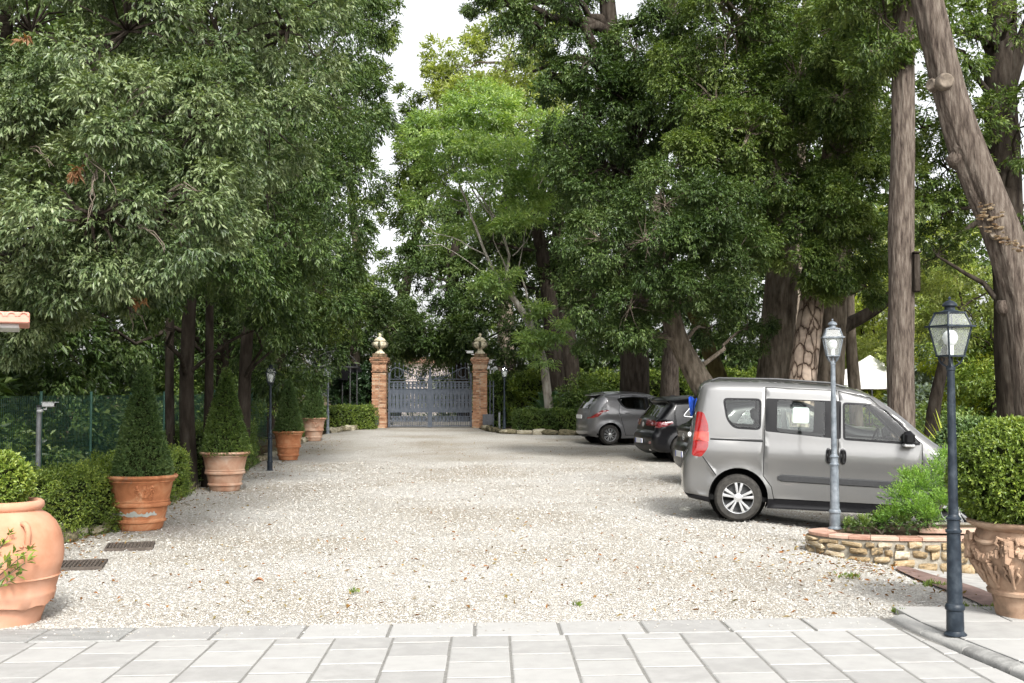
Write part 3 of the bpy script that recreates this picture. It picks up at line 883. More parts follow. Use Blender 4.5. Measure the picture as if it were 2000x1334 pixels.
# --- the slanting feathery tree, many thin pale stems
def feathery():
    d = 39.5
    base = Vector((P(1078, 767, d).x, d, .3))
    t = thing('feathery_tree', 'slender slanting tree with pale stems and bright feathery green foliage right of the gate', 'tree', base)
    S = lambda px, py, dd=0: P(px, py, d + dd) - base
    main = [Vector((0, 0, -.1)), S(1062, 700), S(1040, 640), S(1010, 590), S(975, 548)]
    trunk_mesh(main, [.17, .14, .12, .105, .08], 10, .06, 2).build('trunk', M_barkpale, t, ang=80)
    stems = [([S(975, 548), S(945, 490), S(920, 420), S(890, 340), S(868, 270, .3), S(858, 215, .4)], .062),
             ([S(985, 552), S(995, 500), S(975, 440), S(945, 390), S(915, 345, -.4)], .058),
             ([S(975, 440), S(930, 385), S(895, 320), S(880, 260)], .035),
             ([S(1010, 590), S(985, 520, -.3), S(965, 470, -.5), S(955, 380, -.5)], .032),
             ([S(950, 500), S(900, 470), S(850, 455), S(822, 430)], .022),
             ([S(940, 530), S(900, 500), S(860, 478), S(815, 480)], .022),
             ([S(905, 395), S(870, 385), S(838, 372)], .02),
             ([S(1040, 640), S(1028, 570, .4), S(1012, 520, .6), S(1030, 430, .8)], .045),
             ([S(945, 390), S(960, 320, .3), S(985, 260, .4)], .03), ([S(1030, 430, .8), S(1060, 350, .8), S(1080, 300, .6)], .03),
             ([S(1000, 500), S(1030, 470), S(1045, 430)], .024)]
    for pts, r in stems:
        m = MB()
        q = []
        for i in range(len(pts) - 1):
            for j in range(3): q.append(pts[i].lerp(pts[i + 1], j / 3) + Vector((random.uniform(-.03, .03), 0, random.uniform(-.03, .03))))
        q.append(pts[-1])
        m.tube(q, [r * (1 - .65 * i / (len(q) - 1)) for i in range(len(q))], 6)
        m.build('stem', M_barkpale, t, ang=80)
    parts = []
    for (px, py, dd, rx, rz, n) in [(860, 250, 0, .9, .6, 7), (920, 235, .4, 1.0, .6, 8), (980, 230, .2, 1.1, .65, 9), (1040, 260, 0, 1.1, .65, 9), (900, 290, -.6, 1.0, .5, 7), (970, 300, -.8, 1.1, .5, 8), (1040, 320, -.8, 1.1, .55, 9), (1085, 330, -1.2, .8, .4, 6), (1110, 345, -1.3, .6, .35, 5), (960, 350, -.9, .8, .35, 5), (850, 390, 1.2, .7, .4, 4), (900, 440, 1.4, .8, .4, 4), (1000, 400, 1.2, .8, .4, 5),
                                    (1100, 295, -.6, .7, .4, 5), (830, 300, .5, .6, .4, 4), (860, 340, .6, .5, .4, 3), (1020, 430, -.6, .4, .2, 3), (1045, 385, -.6, .5, .25, 3), (940, 200, .8, .9, .5, 6), (1000, 445, -.8, .35, .18, 3),
                                    (1065, 690, -.2, .38, .4, 3), (1040, 610, -.3, .22, .25, 2), (980, 545, -.2, .3, .25, 3), (1035, 660, -.4, .22, .2, 2), (955, 560, -.2, .3, .25, 2), (1085, 640, -.2, .35, .4, 3)]:
        A, ax, st, _, _ = bough_anchors(S(px, py, dd - .5), (rx * 1.28, rx, rz), n + 1, 36, .35, subf=(.35, .6))
        ax[:, 2] *= .35; ax = unit(ax)
        parts.append(leaf_tris(A, ax, 7, .19, .055, .40, 1.0, .12, .9, .4, st * .7 + .15, .25))
    V, F, T = join(parts)
    mesh_obj('crown', np_mesh('crown', V, F, T), t, mat=LF_feather)
feathery()

# --- right-hand oaks
GR = 'evergreen oaks on the right'
tree('evergreen_oak', 'evergreen oak with two dark stems forking behind the feathery tree and the hedge',
     [P(1085, 745, 43), P(1075, 600, 43), P(1060, 500, 43), P(1040, 400, 43), P(1050, 250, 43)], [.36, .30, .26, .2, .1],
     [E(1050, 330, 44, 1.9, n=10), E(1090, 430, 43, 1.7, n=10), E(1000, 400, 45, 1.6, n=9), E(960, 470, 45, 1.5, n=8), E(1090, 540, 44, 1.2, n=7), E(1020, 560, 46, 1.4, n=7), E(1110, 610, 45, 1.3, n=7)],
     LF_dark, M_barkdark, L=0.15, W=0.06, k=6, slen=.26, nspr=60, droop=.3, hang=.3, flat=.7, subf=(.22, .36), nmul=1.6, seed=13, group=GR,
     extra=lambda t, loc: trunk_mesh([loc(p) for p in (P(1112, 850, 43.5), P(1112, 745, 43.5), P(1105, 620, 43.5), P(1085, 520, 43.5), P(1095, 400, 43))], [.46, .42, .33, .26, .14], 12, .1, 3).build('trunk', M_barkdark, t, ang=80))

tree('evergreen_oak', 'tall evergreen oak with dark forked boughs against the sky at the top of the picture',
     [P(1240, 790, 34), P(1240, 600, 34), P(1235, 400, 34), P(1215, 200, 34), P(1190, 60, 34), P(1180, -100, 34)], [.45, .40, .36, .32, .27, .2],
     [E(1000, 20, 33, 1.2, n=7), E(1060, 60, 33, 1.1, n=7), E(1100, -20, 33, 1.6, n=9), E(1080, 150, 33, .8, n=5), E(1240, 100, 32, 1.0, n=7), E(1150, 230, 32, 1.3, n=10), E(1180, 330, 31.5, 1.4, n=11), E(1250, 230, 31.5, 1.4, n=11), E(1330, 190, 31, 1.3, n=10), E(1120, 300, 32, 1.0, n=8), E(940, -10, 34, .7, n=4), E(1290, 30, 32.5, .8, n=7), E(1150, 120, 32, .8, n=6), E(1270, 130, 31.5, .9, n=8), E(1190, 180, 31.5, .8, n=7), E(1350, 60, 31.5, .8, n=7), E(1200, 420, 31, 1.3, n=10)],
     LF_dark, M_barkdark, L=0.12, W=0.045, k=6, slen=.22, nspr=62, droop=.3, hang=.3, flat=.65, subf=(.22, .36), nmul=1.65, seed=14, group=GR, limb_r=.2,
     extra=lambda t, loc: [trunk_mesh([loc(p) for p in pth], rd, 10, .08, 4).build('limb', M_barkdark, t, ang=80) for pth, rd in (
         ([P(1235, 230, 34), P(1200, 150, 33.5), P(1150, 80, 33.3), P(1110, -20, 33)], [.24, .2, .16, .1]),
         ([P(1200, 150, 33.5), P(1130, 100, 33), P(1080, 125, 33), P(1040, 140, 33)], [.13, .1, .07, .04]),
         ([P(1240, 330, 34), P(1330, 250, 33.5), P(1370, 160, 33.5), P(1320, 60, 33.5), P(1290, -60, 33.5)], [.34, .32, .3, .26, .22]),
         ([P(1320, 60, 33.5), P(1350, 0, 33.5), P(1365, -60, 33.5)], [.15, .12, .1]),
         ([P(1240, 300, 33.4), P(1290, 185, 33), P(1230, 150, 33)], [.12, .09, .04]))])

tree('evergreen_oak', 'leaning evergreen oak whose scarred grey trunk bends behind the rear of the van',
     [P(1400, 800, 27.5), P(1360, 730, 27.5), P(1325, 670, 27.5), P(1305, 600, 27.5), P(1285, 520, 27.5), P(1280, 380, 27.5)], [.33, .28, .25, .23, .2, .12],
     [E(1180, 470, 26, 1.0, n=10), E(1260, 470, 25.5, 1.1, n=11), E(1350, 490, 25.5, 1.0, n=10), E(1160, 580, 26.5, .75, n=8), E(1230, 600, 26, .8, n=9), E(1300, 400, 25.5, 1.1, n=11), E(1400, 420, 25.5, 1.0, n=10), E(1400, 560, 25.5, .8, n=8), E(1170, 640, 27, .65, n=7), E(1240, 650, 26.8, .65, n=7), E(1330, 560, 25.2, .6, n=6), E(1440, 500, 25.5, .7, n=7), E(1140, 520, 27, .7, n=7), E(1460, 640, 29, .7, n=6), E(1390, 640, 29, .5, n=4)],
     LF_dark, M_bark, L=0.09, W=0.034, k=6, slen=.19, nspr=72, droop=.35, hang=.4, flat=.65, subf=(.22, .36), nmul=1.7, seed=15, group=GR, limb_r=.08, fine=.10)

tree('evergreen_oak', 'broad mossy trunk of an evergreen oak behind the middle of the van',
     [P(1505, 820, 30), P(1512, 700, 30), P(1522, 600, 30), P(1525, 500, 30), P(1500, 350, 30), P(1480, 120, 30), P(1470, -80, 30)], [.50, .45, .44, .40, .32, .26, .2],
     [E(1430, 330, 27, 1.3, n=12), E(1520, 340, 27, 1.3, n=12), E(1400, 200, 28, 1.5, n=12), E(1500, 180, 28, 1.5, n=13), E(1430, 60, 28, 1.6, n=12), E(1540, 50, 28, 1.6, n=12), E(1480, 440, 27, 1.0, n=9), E(1550, 440, 27, .8, n=8), E(1600, 250, 28, 1.4, n=11), E(1620, 120, 28, 1.4, n=11), E(1380, -40, 29, 1.3, n=8), E(1640, 0, 28, 1.4, n=10), E(1500, -60, 28, 1.5, n=9), E(1350, 320, 27, 1.0, n=9), E(1420, 0, 27.5, 1.1, n=9), E(1340, 120, 28.5, 1.0, n=9), E(1560, 150, 27, 1.0, n=9), E(1460, 260, 26.5, .9, n=9), E(1370, 240, 27, .8, n=8)],
     LF_mid, M_bark, L=0.1, W=0.038, k=6, slen=.2, nspr=70, droop=.3, hang=.35, flat=.65, subf=(.22, .36), nmul=1.75, seed=16, group=GR, limb_r=.16, lump=.12, fine=.10)

tree('evergreen_oak', 'evergreen oak with the thick trunk and upward curving bough left of the straight bare trunk',
     [P(1615, 820, 29), P(1622, 700, 29), P(1625, 600, 29), P(1630, 480, 29), P(1650, 300, 29), P(1665, 100, 29)], [.42, .38, .35, .3, .24, .16],
     [E(1610, 420, 26.5, .9, n=10), E(1660, 380, 26.5, .9, n=10), E(1570, 500, 26.5, .6, n=7), E(1640, 510, 26.5, .7, n=8), E(1700, 470, 27, .6, n=7), E(1640, 300, 27, 1.1, n=10), E(1700, 280, 27, 1.0, n=10), E(1690, 170, 26, 1.1, n=10), E(1720, 60, 24, .9, n=9), E(1660, 40, 25, 1.1, n=9), E(1690, 560, 27.5, .45, n=5), E(1640, 190, 25.5, .8, n=8), E(1645, 400, 25.8, .6, n=7), E(1630, 90, 25.5, .7, n=7), E(1600, 575, 27, .4, n=4), E(1740, -30, 23, 1.0, n=7)],
     LF_mid, M_bark, L=0.1, W=0.037, k=6, slen=.2, nspr=68, droop=.3, hang=.35, flat=.65, subf=(.22, .36), nmul=1.6, seed=17, group=GR, limb_r=.1, fine=.10,
     extra=lambda t, loc: trunk_mesh([loc(p) for p in (P(1628, 650, 29), P(1660, 632, 29), P(1700, 612, 29), P(1735, 585, 28.8), P(1800, 520, 28.5), P(1870, 460, 28), P(1915, 430, 27.8))], [.2, .17, .155, .15, .14, .10, .06], 10, .06, 5).build('limb', M_barkdark, t, ang=80))

# pine with plated bark
def pine_bark():
    m, n, l, b = nodes('bark_pine')
    b.inputs['Roughness'].default_value = .95; b.inputs['Specular IOR Level'].default_value = .1
    tc = n.new('ShaderNodeTexCoord'); mp = n.new('ShaderNodeMapping'); mp.inputs['Scale'].default_value = (12, 12, 4.5)
    l.new(tc.outputs['Object'], mp.inputs[0])
    nz = n.new('ShaderNodeTexNoise'); nz.inputs['Scale'].default_value = 1.4; nz.inputs['Detail'].default_value = 4
    l.new(mp.outputs[0], nz.inputs['Vector'])
    mixv = n.new('ShaderNodeMixRGB'); mixv.inputs[0].default_value = .45
    l.new(mp.outputs[0], mixv.inputs[1]); l.new(nz.outputs['Color'], mixv.inputs[2])
    v = n.new('ShaderNodeTexVoronoi'); v.feature = 'DISTANCE_TO_EDGE'; v.inputs['Scale'].default_value = .85
    l.new(mixv.outputs[0], v.inputs['Vector'])
    rp = ramp(n, [(.13, .09, .07), (.29, .235, .19), (.42, .355, .30)], [.012, .045, .25])
    l.new(v.outputs['Distance'], rp.inputs[0])
    n3 = n.new('ShaderNodeTexNoise'); n3.inputs['Scale'].default_value = 3.5; n3.inputs['Detail'].default_value = 8; l.new(tc.outputs['Object'], n3.inputs['Vector'])
    r3 = ramp(n, [(.45, .42, .40), (1.0, .95, .9)], [.35, .65]); l.new(n3.outputs['Fac'], r3.inputs[0])
    mm = n.new('ShaderNodeMixRGB'); mm.blend_type = 'MULTIPLY'; mm.inputs[0].default_value = 1
    l.new(rp.outputs[0], mm.inputs[1]); l.new(r3.outputs[0], mm.inputs[2]); l.new(mm.outputs[0], b.inputs['Base Color'])
    r2 = ramp(n, [(0, 0, 0), (1, 1, 1)], [0, .07]); l.new(v.outputs['Distance'], r2.inputs[0])
    bp = n.new('ShaderNodeBump'); bp.inputs['Strength'].default_value = 1; bp.inputs['Distance'].default_value = .05
    l.new(r2.outputs[0], bp.inputs['Height']); l.new(bp.outputs[0], b.inputs['Normal'])
    return m
M_pinebark = pine_bark()
LF_pine = leaf_mat('pine_needles', [(.015, .035, .015), (.035, .065, .025), (.06, .095, .035)], rough=.5, trans=.15)
tree('pine_tree', 'pine trunk with pale plated bark between two darker trunks behind the van',
     [P(1562, 800, 27.5), P(1572, 700, 27.6), P(1585, 600, 27.8), P(1600, 480, 28), P(1625, 300, 28.2), P(1650, -150, 28.5)], [.36, .33, .30, .27, .24, .18],
     [(P(1650, -200, 28.5), (1.6, 1.6, .9), 10), (P(1600, -260, 28.5), (1.4, 1.4, .8), 8), (P(1700, -260, 28.5), (1.4, 1.4, .8), 8)],
     LF_pine, M_pinebark, L=.16, W=.012, k=10, slen=.14, nspr=40, seed=18, limb_r=.09, lump=.03, nt=18)
tree('pine_tree', 'thin bare pine stem between the mossy oak trunk and the pale plated pine',
     [P(1548, 780, 35), P(1552, 640, 35), P(1560, 480, 35), P(1580, -150, 35)], [.17, .15, .14, .1],
     [(P(1580, -200, 35), (1.4, 1.4, .8), 8)], LF_pine, M_bark, L=.16, W=.012, k=10, slen=.14, nspr=40, seed=19, limb_r=.06, lump=.03)
tree('leaning_tree', 'thin leaning trunk in front of the white canopy',
     [P(1672, 790, 30), P(1664, 700, 30), P(1660, 600, 30), P(1655, 420, 30)], [.17, .15, .13, .09],
     [(P(1660, 440, 30), (.7, .7, .6), 6)], LF_mid, M_bark, L=.12, W=.045, seed=20, limb_r=.05)
tree('stump_tree', 'pale straight trunk rising from the tall hedge behind the grey hatchback',
     [P(1310, 800, 38.5), P(1308, 740, 38.5), P(1310, 690, 38.5), P(1312, 600, 38.5)], [.36, .30, .28, .26],
     [(P(1320, 600, 38), (1.0, 1.0, .8), 8)], LF_dark, M_barkgrey, L=.15, W=.06, seed=21, limb_r=.07)
tree('mossy_tree', 'mossy leaning trunk in shade right behind the scarred leaning oak trunk',
     [P(1425, 800, 31), P(1400, 720, 31), P(1375, 660, 31), P(1350, 600, 31)], [.26, .22, .2, .17],
     [(P(1350, 560, 31), (.9, .9, .7), 7)], LF_dark, mat('bark_moss', [(.03, .025, .012), (.075, .06, .025), (.10, .10, .04)], scale=7, rough=1, bump=.8, bscale=22, stretch=(1, 1, .3), spec=.05), L=.12, W=.045, seed=22, limb_r=.06)

# straight bare trunk with a wooden box on its side
tree('cypress_tree', 'tall straight bare grey trunk standing behind the front of the van',
     [P(1760, 870, 19.5), P(1760, 700, 19.5), P(1761, 500, 19.5), P(1763, 300, 19.5), P(1764, 100, 19.5), P(1765, -120, 19.5)], [.235, .225, .215, .20, .185, .17],
     [(P(1720, 30, 19.2), (.85, .8, .7), 10), (P(1790, -40, 19.5), (.9, .9, .7), 9), (P(1680, -40, 19.5), (.9, .9, .7), 9), (P(1700, 100, 19.3), (.5, .5, .4), 5)],
     LF_mid, M_barkgrey, L=.10, W=.038, seed=23, nspr=56, k=6, limb_r=.05, lump=.025, fine=.07)
bb = P(1789, 533, 19.3)
nb = thing('nest_box', 'dark narrow wooden box fixed to the side of the straight bare trunk', 'nest box', bb)
part('box', M_barkdark, nb, lambda m: m.box((0, 0, 0), (.10, .16, .66), 0, bev=.02))
part('lid', M_barkdark, nb, lambda m: m.box((0, -.01, .345), (.12, .2, .03), 0, bev=.008))

# leaning trunk at the right edge, with cut branch scars and bracket fungus
def leaning_extra(t, loc):
    def knot(px, py, d, r, nrm=(-.1, -1, .05), depth=.05, name='branch_scar'):
        q = Vector(nrm).normalized().to_track_quat('Z', 'Y').to_matrix()
        m = MB(); m.lathe([(r * 1.5, -.10), (r * 1.38, -.03), (r * 1.2, depth * .3), (r * 1.0, depth), (r * .86, depth * .55), (r * .3, depth * .4), (0, depth * .3)], 18)
        m.v = [tuple(q @ Vector(p)) for p in m.v]
        m.build(name, M_scar, t, loc=loc(P(px, py, d)), ang=60)
    M_scar = mat('cut_wood', [(.04, .03, .025), (.13, .105, .08), (.20, .165, .13)], scale=10, rough=.95, bump=.5, bscale=30)
    knot(1848, 157, 13.40, .075, depth=.012)
    knot(1817, 165, 13.56, .06, (-1, -.5, .1), .01)
    knot(1945, 455, 13.44, .06, (-.5, -1, .0), .02)
    for (px, py, rx, sdd) in ((1880, 292, .17, 1), (1898, 325, .155, 2), (1868, 310, .13, 3), (1915, 335, .11, 4), (1855, 230, .07, 5), (1960, 600, .10, 6), (1985, 520, .12, 7)):
        m = MB(); m.blob((0, 0, 0), (rx * 1.9, rx * 1.6, rx * 2.0), sdd, .25, .9)
        m.build('swelling', M_barkgrey, t, loc=loc(P(px, py, 13.6)), ang=80)
    M_fungus = mat('bracket_fungus', [(.16, .10, .055), (.29, .21, .12), (.38, .31, .21)], scale=14, rough=.9, per_object=True)
    fm = []
    for v in range(4):
        m = MB()
        n = 7
        V = [(0, .02, 0)] ; 
        for q in range(n):
            a = PI * q / (n - 1)
            V.append((.045 * math.cos(a) * (1 + .15 * math.sin(q * 2 + v)), -.05 * math.sin(a), .004))
        V2 = [(x_, y_ * .6, z_ - .022) for (x_, y_, z_) in V]
        F = [(0, q + 1, q + 2) for q in range(n - 1)] + [(n + 1, n + 3 + q, n + 2 + q) for q in range(n - 1)] + [(q + 1, n + 2 + q, n + 3 + q, q + 2) for q in range(n - 1)]
        m.add(V + V2, F)
        fm.append(m.mesh('fungus', ang=60)); fm[-1].materials.append(M_fungus)
    pos = []
    for s_ in range(34): pos.append((1915 + random.uniform(-6, 42), 395 + random.uniform(0, 52)))
    for s_ in range(30):
        tt = random.random(); pos.append((1925 + tt * 68 + random.uniform(-4, 4), 440 + tt * 46 + random.uniform(-12, 12)))
    for (px, py) in pos:
        o = mesh_obj('fungus', random.choice(fm), t, loc=loc(P(px, py, 13.40)), rot=(random.uniform(-.2, .2), random.uniform(-.2, .2), random.uniform(-.5, .4)))
        o.scale = [random.uniform(.4, .85)] * 3
tree('leaning_oak', 'thick leaning trunk at the right edge with cut branch scars and bracket fungus',
     [P(2040, 900, 13.6), P(2022, 760, 13.6), P(2003, 640, 13.6), P(1988, 540, 13.6), P(1950, 430, 13.6), P(1898, 320, 13.6), P(1857, 200, 13.6), P(1822, 50, 13.6), P(1795, -90, 13.6)],
     [.29, .25, .235, .225, .22, .215, .195, .185, .17],
     [(P(1720, -170, 14), (1.0, 1.0, .7), 9), (P(1900, -200, 14), (1.1, 1.1, .7), 9)], LF_mid, M_barkgrey, L=.10, W=.036, seed=24, nspr=40, limb_r=.09, lump=.05, fine=.10, extra=leaning_extra)

tree('evergreen_oak', 'dark forked oak trunk in the upper right corner behind the leaning trunk',
     [P(1985, 830, 24), P(1975, 600, 24), P(1965, 400, 24), P(1955, 220, 24), P(1955, 100, 24), P(1960, -60, 24)], [.40, .36, .34, .33, .32, .28],
     [E(1850, 90, 22, .8, n=7), E(1900, 220, 23, .8, n=7), E(1990, 250, 23, .9, n=8), E(1850, 330, 24, .9, n=9), E(1900, 60, 22.5, .8, n=6), E(2040, 120, 23, 1.0, n=6), E(1840, 420, 24, .8, n=8), E(2000, 400, 24, .8, n=7), E(1800, 250, 24, .8, n=7), E(1830, 500, 24.5, .7, n=6), E(1980, 20, 23, .9, n=5), E(1810, 30, 23, .8, n=6), E(1790, 380, 24, .7, n=6)],
     LF_mid, M_barkdark, L=.105, W=.042, k=6, slen=.19, nspr=50, seed=25, group=GR, limb_r=.1, droop=.25, hang=.25,
     extra=lambda t, loc: [trunk_mesh([loc(p) for p in pth], rd, 10, .06, 6).build('limb', M_barkdark, t, ang=80) for pth, rd in (
         ([P(1958, 200, 24), P(1990, 100, 23.8), P(2020, 20, 23.6)], [.2, .17, .13]),
         ([P(1955, 150, 24), P(1930, 100, 24), P(1890, 20, 24)], [.1, .07, .03]))])
tree('slim_tree', 'dark twisting small trunk among the sunlit shrubs right of the bare trunk',
     [P(1818, 838, 27), P(1825, 780, 27), P(1842, 720, 27), P(1850, 660, 27), P(1880, 600, 27)], [.17, .15, .13, .11, .07],
     [E(1850, 600, 27, .8, n=8), E(1900, 620, 27, .7, n=7), E(1870, 540, 27, .8, n=8), E(1950, 560, 27, .7, n=6), E(1830, 660, 27.5, .5, n=5)], LF_pale, M_barkdark, L=.10, W=.045, k=6, slen=.18, nspr=40, seed=26, limb_r=.05)

# sunlit shrubs and trees further back on the right
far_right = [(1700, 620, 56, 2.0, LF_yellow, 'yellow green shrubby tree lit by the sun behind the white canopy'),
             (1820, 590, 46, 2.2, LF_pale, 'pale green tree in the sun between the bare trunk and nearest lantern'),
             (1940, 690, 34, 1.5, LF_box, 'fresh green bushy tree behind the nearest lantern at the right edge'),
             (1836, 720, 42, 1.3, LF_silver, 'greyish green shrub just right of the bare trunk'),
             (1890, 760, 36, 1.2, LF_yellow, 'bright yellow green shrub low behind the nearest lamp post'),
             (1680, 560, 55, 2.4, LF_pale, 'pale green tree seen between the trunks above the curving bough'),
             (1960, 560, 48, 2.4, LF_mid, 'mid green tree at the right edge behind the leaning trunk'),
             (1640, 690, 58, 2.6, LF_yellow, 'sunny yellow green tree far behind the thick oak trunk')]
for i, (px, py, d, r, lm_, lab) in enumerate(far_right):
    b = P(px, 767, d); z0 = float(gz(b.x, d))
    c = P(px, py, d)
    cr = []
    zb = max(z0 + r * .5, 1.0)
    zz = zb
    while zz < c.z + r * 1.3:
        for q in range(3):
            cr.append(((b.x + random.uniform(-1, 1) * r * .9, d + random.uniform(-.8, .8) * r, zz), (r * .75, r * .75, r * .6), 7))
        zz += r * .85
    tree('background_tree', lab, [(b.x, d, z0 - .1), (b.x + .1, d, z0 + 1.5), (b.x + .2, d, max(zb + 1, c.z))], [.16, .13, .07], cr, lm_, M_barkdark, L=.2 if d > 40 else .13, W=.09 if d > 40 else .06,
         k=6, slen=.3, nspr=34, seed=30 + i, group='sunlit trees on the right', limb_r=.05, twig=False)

# deep shade behind the trunks on both sides, a far wood that reads as one mass
def wood(name, spots, lm_, L, W, nspr, n):
    parts = []
    for (x, y, z, rx, ry, rz) in spots:
        A, ax, st, _, _ = bough_anchors((x, y, z), (rx, ry, rz), n, nspr, .7)
        parts.append(leaf_tris(A, ax, 6, L, W, .35, .9, .25, .7, .35, st))
    V, F, T = join(parts)
    o = mesh_obj(name, np_mesh(name, V, F, T), mat=lm_); o['kind'] = 'stuff'
spots = []
for y in np.arange(14, 52, 2.6):
    for z in np.arange(.8, 13 if y > 20 else 8, 2.1):
        spots.append((-8.6 - .035 * (y - 14) + random.uniform(-.6, .3) - (.9 if z < 3 else 0), y + random.uniform(-.8, .8), z + float(gz(0, y)), 1.5, 1.7, 1.4))
wood('woodland_left', spots, LF_dark, .24, .11, 26, 9)
spots = []
for x in np.arange(2, 15, 2.3):
    for z in np.arange(1.2, 15, 2.4):
        if x > 9 and z < 6: continue
        spots.append((x + random.uniform(-.5, .5), 48 - .55 * (x - 2) + random.uniform(-.6, .6), z + .36, 1.7, 1.5, 1.5))
for x in np.arange(9.5, 17, 2.4):
    for z in np.arange(6.5, 17, 2.3):
        if x < 12: spots.append((x + random.uniform(-.5, .5), 39 + random.uniform(-1, 1), z, 1.7, 1.5, 1.5))
wood('woodland_right', spots, LF_dark, .26, .12, 26, 9)
spots = []
for x in np.arange(-26, 34, 3.2):
    for z in np.arange(1.5, 13 if -9 < x < 2 else 17, 3.2):
        if -8.5 < x < -2.4 and (z < 9 or x < -5): continue
        if -9 < x < -4.8: continue
        if -14 < x < -6 and z > 6: continue
        spots.append((x + random.uniform(-.7, .7), 82 + random.uniform(-2, 2), z, 2.3, 2, 2.1))
wood('far_woodland', spots, LF_mid, .38, .17, 22, 8)
spots = [(random.uniform(-12, -7.3), y, .35 + random.uniform(0, .5), .8, .8, .6) for y in np.arange(12, 46, .8)] + [(-7.9 + random.uniform(-.3, .3), y, 1.1 + random.uniform(-.3, .9), .7, .8, .9) for y in np.arange(26, 46, 1.0)]
wood('undergrowth', spots, LF_hedge, .10, .055, 24, 8)
spots = [(random.uniform(1.5, 12), random.uniform(39, 46), .7 + random.uniform(0, .8), .9, .9, .8) for _ in range(34)] + [(random.uniform(8, 17), random.uniform(22, 36), .3 + random.uniform(0, .4), .9, .9, .5) for _ in range(22)]
spots += [(P(px_, 767, 58).x, 58 + random.uniform(-1, 1), .4 + z_, 1.0, .9, .8) for px_ in (766, 780, 858, 872, 890, 912) for z_ in (.3, 1.3, 2.3, 3.1)] + [(P(px_, 767, 62).x, 62, .5, .8, .7, .35) for px_ in (846,)]
wood('shrubbery', spots, LF_hedge, .12, .06, 26, 8)
# ------------------------------------------------------------------ clipped greenery
def surface_leaves(A, N, L, W, k=5, slen=.06, spread=1.0, droop=.05, up=.3, jit=.45):
    n = len(A)
    # slow drift of colour over the surface, as clipped shrubs have
    st = .5 + .22 * np.sin(A[:, 0] * 5.1 + A[:, 2] * 4.3) * np.cos(A[:, 1] * 4.7) + rng.normal(0, .1, n)
    ax = unit(N + rng.normal(0, .35, N.shape) + np.array([0, 0, .15]))
    return leaf_tris(A, ax, k, L, W, slen, spread, droop, up, jit, np.clip(st, 0, 1))

def hedge(name, label, p0, p1, width, h, lm_, dens=420, L=.035, W=.02, cat='hedge', rough=.05, group=None, base=None):
    """box hedge from p0 to p1 (ground line of its middle)"""
    p0, p1 = Vector((p0[0], p0[1], 0)), Vector((p1[0], p1[1], 0))
    d = (p1 - p0); ln = d.length; d.normalize(); nrm = Vector((-d.y, d.x, 0))
    z0 = float(gz(p0.x, p0.y)); z1 = float(gz(p1.x, p1.y))
    t = thing(name, label, cat, (p0.x, p0.y, z0), group=group)
    hw = width / 2
    cs, ns = [], []
    def face(area, fn):
        n = int(area * dens)
        u, v = rng.random(n), rng.random(n)
        a, b = fn(u, v)
        cs.append(a); ns.append(b)
    D, Nn = np.array(d), np.array(nrm); Zv = np.array([0, 0, 1.])
    sl = (z1 - z0)
    for sg in (-1, 1):
        face(ln * h, lambda u, v: (u[:, None] * ln * D + sg * hw * Nn + (v * h + u * sl)[:, None] * Zv, np.tile(Nn * sg, (len(u), 1))))
    face(ln * width, lambda u, v: (u[:, None] * ln * D + ((v - .5) * width)[:, None] * Nn + (h + u * sl)[:, None] * Zv, np.tile(Zv, (len(u), 1))))
    for e, sg in ((0, -1), (ln, 1)):
        face(width * h, lambda u, v: (e * D + ((u - .5) * width)[:, None] * Nn + (v * h + (sl if e else 0))[:, None] * Zv, np.tile(D * sg, (len(u), 1))))
    A = np.concatenate(cs); Nm = np.concatenate(ns)
    wob = rough * (np.sin(A[:, 0] * 7 + A[:, 2] * 6) + np.cos(A[:, 1] * 6.3 - A[:, 2] * 5)) * .6
    A = A + Nm * (wob + rng.normal(0, rough * .6, len(A)))[:, None]
    V, F, T = surface_leaves(A, Nm, L, W)
    mesh_obj('foliage', np_mesh('foliage', V, F, T), t, mat=lm_)
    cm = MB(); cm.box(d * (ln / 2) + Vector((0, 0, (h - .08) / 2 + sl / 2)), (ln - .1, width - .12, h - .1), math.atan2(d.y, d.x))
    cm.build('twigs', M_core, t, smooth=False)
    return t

GH = 'clipped box hedges along the left edge'
hedge('box_hedge', 'clipped box hedge between the big terracotta jar and the largest cone plant pot', (-5.85, 11.0), (-5.25, 14.25), .7, .70, LF_box, dens=900, L=.03, W=.018, group=GH, rough=.06)
hedge('box_hedge', 'clipped box hedge between the first and second cone plant pots from the front', (-5.5, 15.3), (-5.75, 19.2), .6, .72, LF_box, dens=700, L=.032, W=.02, group=GH, rough=.06)
hedge('box_hedge', 'dark box hedge behind the left lamp post and the second cone plant pot', (-5.95, 20.6), (-6.35, 26.6), .7, .95, LF_hedge, dens=520, L=.04, W=.024, group=GH, rough=.07)
hedge('box_hedge', 'low clipped hedge edged with stones left of the left gate pillar', (P(640, 800, 40.5).x, 40.6), (P(716, 800, 42).x, 42.3), .9, .78, LF_box, dens=420, L=.05, W=.03, group=None, rough=.05)
hedge('box_hedge', 'low dark clipped hedge between the right lamp by the gate and the grey hatchback', (P(1008, 800, 38.9).x, 38.9), (4.6, 38.2), .9, .72, LF_hedge, dens=420, L=.055, W=.035, rough=.05)
hedge('tall_hedge', 'tall loose green hedge behind the grey hatchback and the cycad', (P(1020, 800, 45).x, 45.5), (10.5, 40.5), 1.5, 1.9, LF_box, dens=200, L=.10, W=.06, rough=.16)
hedge('tall_hedge', 'tall dark hedge right behind the right gate pillar', (P(955, 800, 45.5).x, 45.2), (P(1030, 800, 46).x, 46), .9, 1.95, LF_hedge, dens=260, L=.08, W=.05, rough=.1)
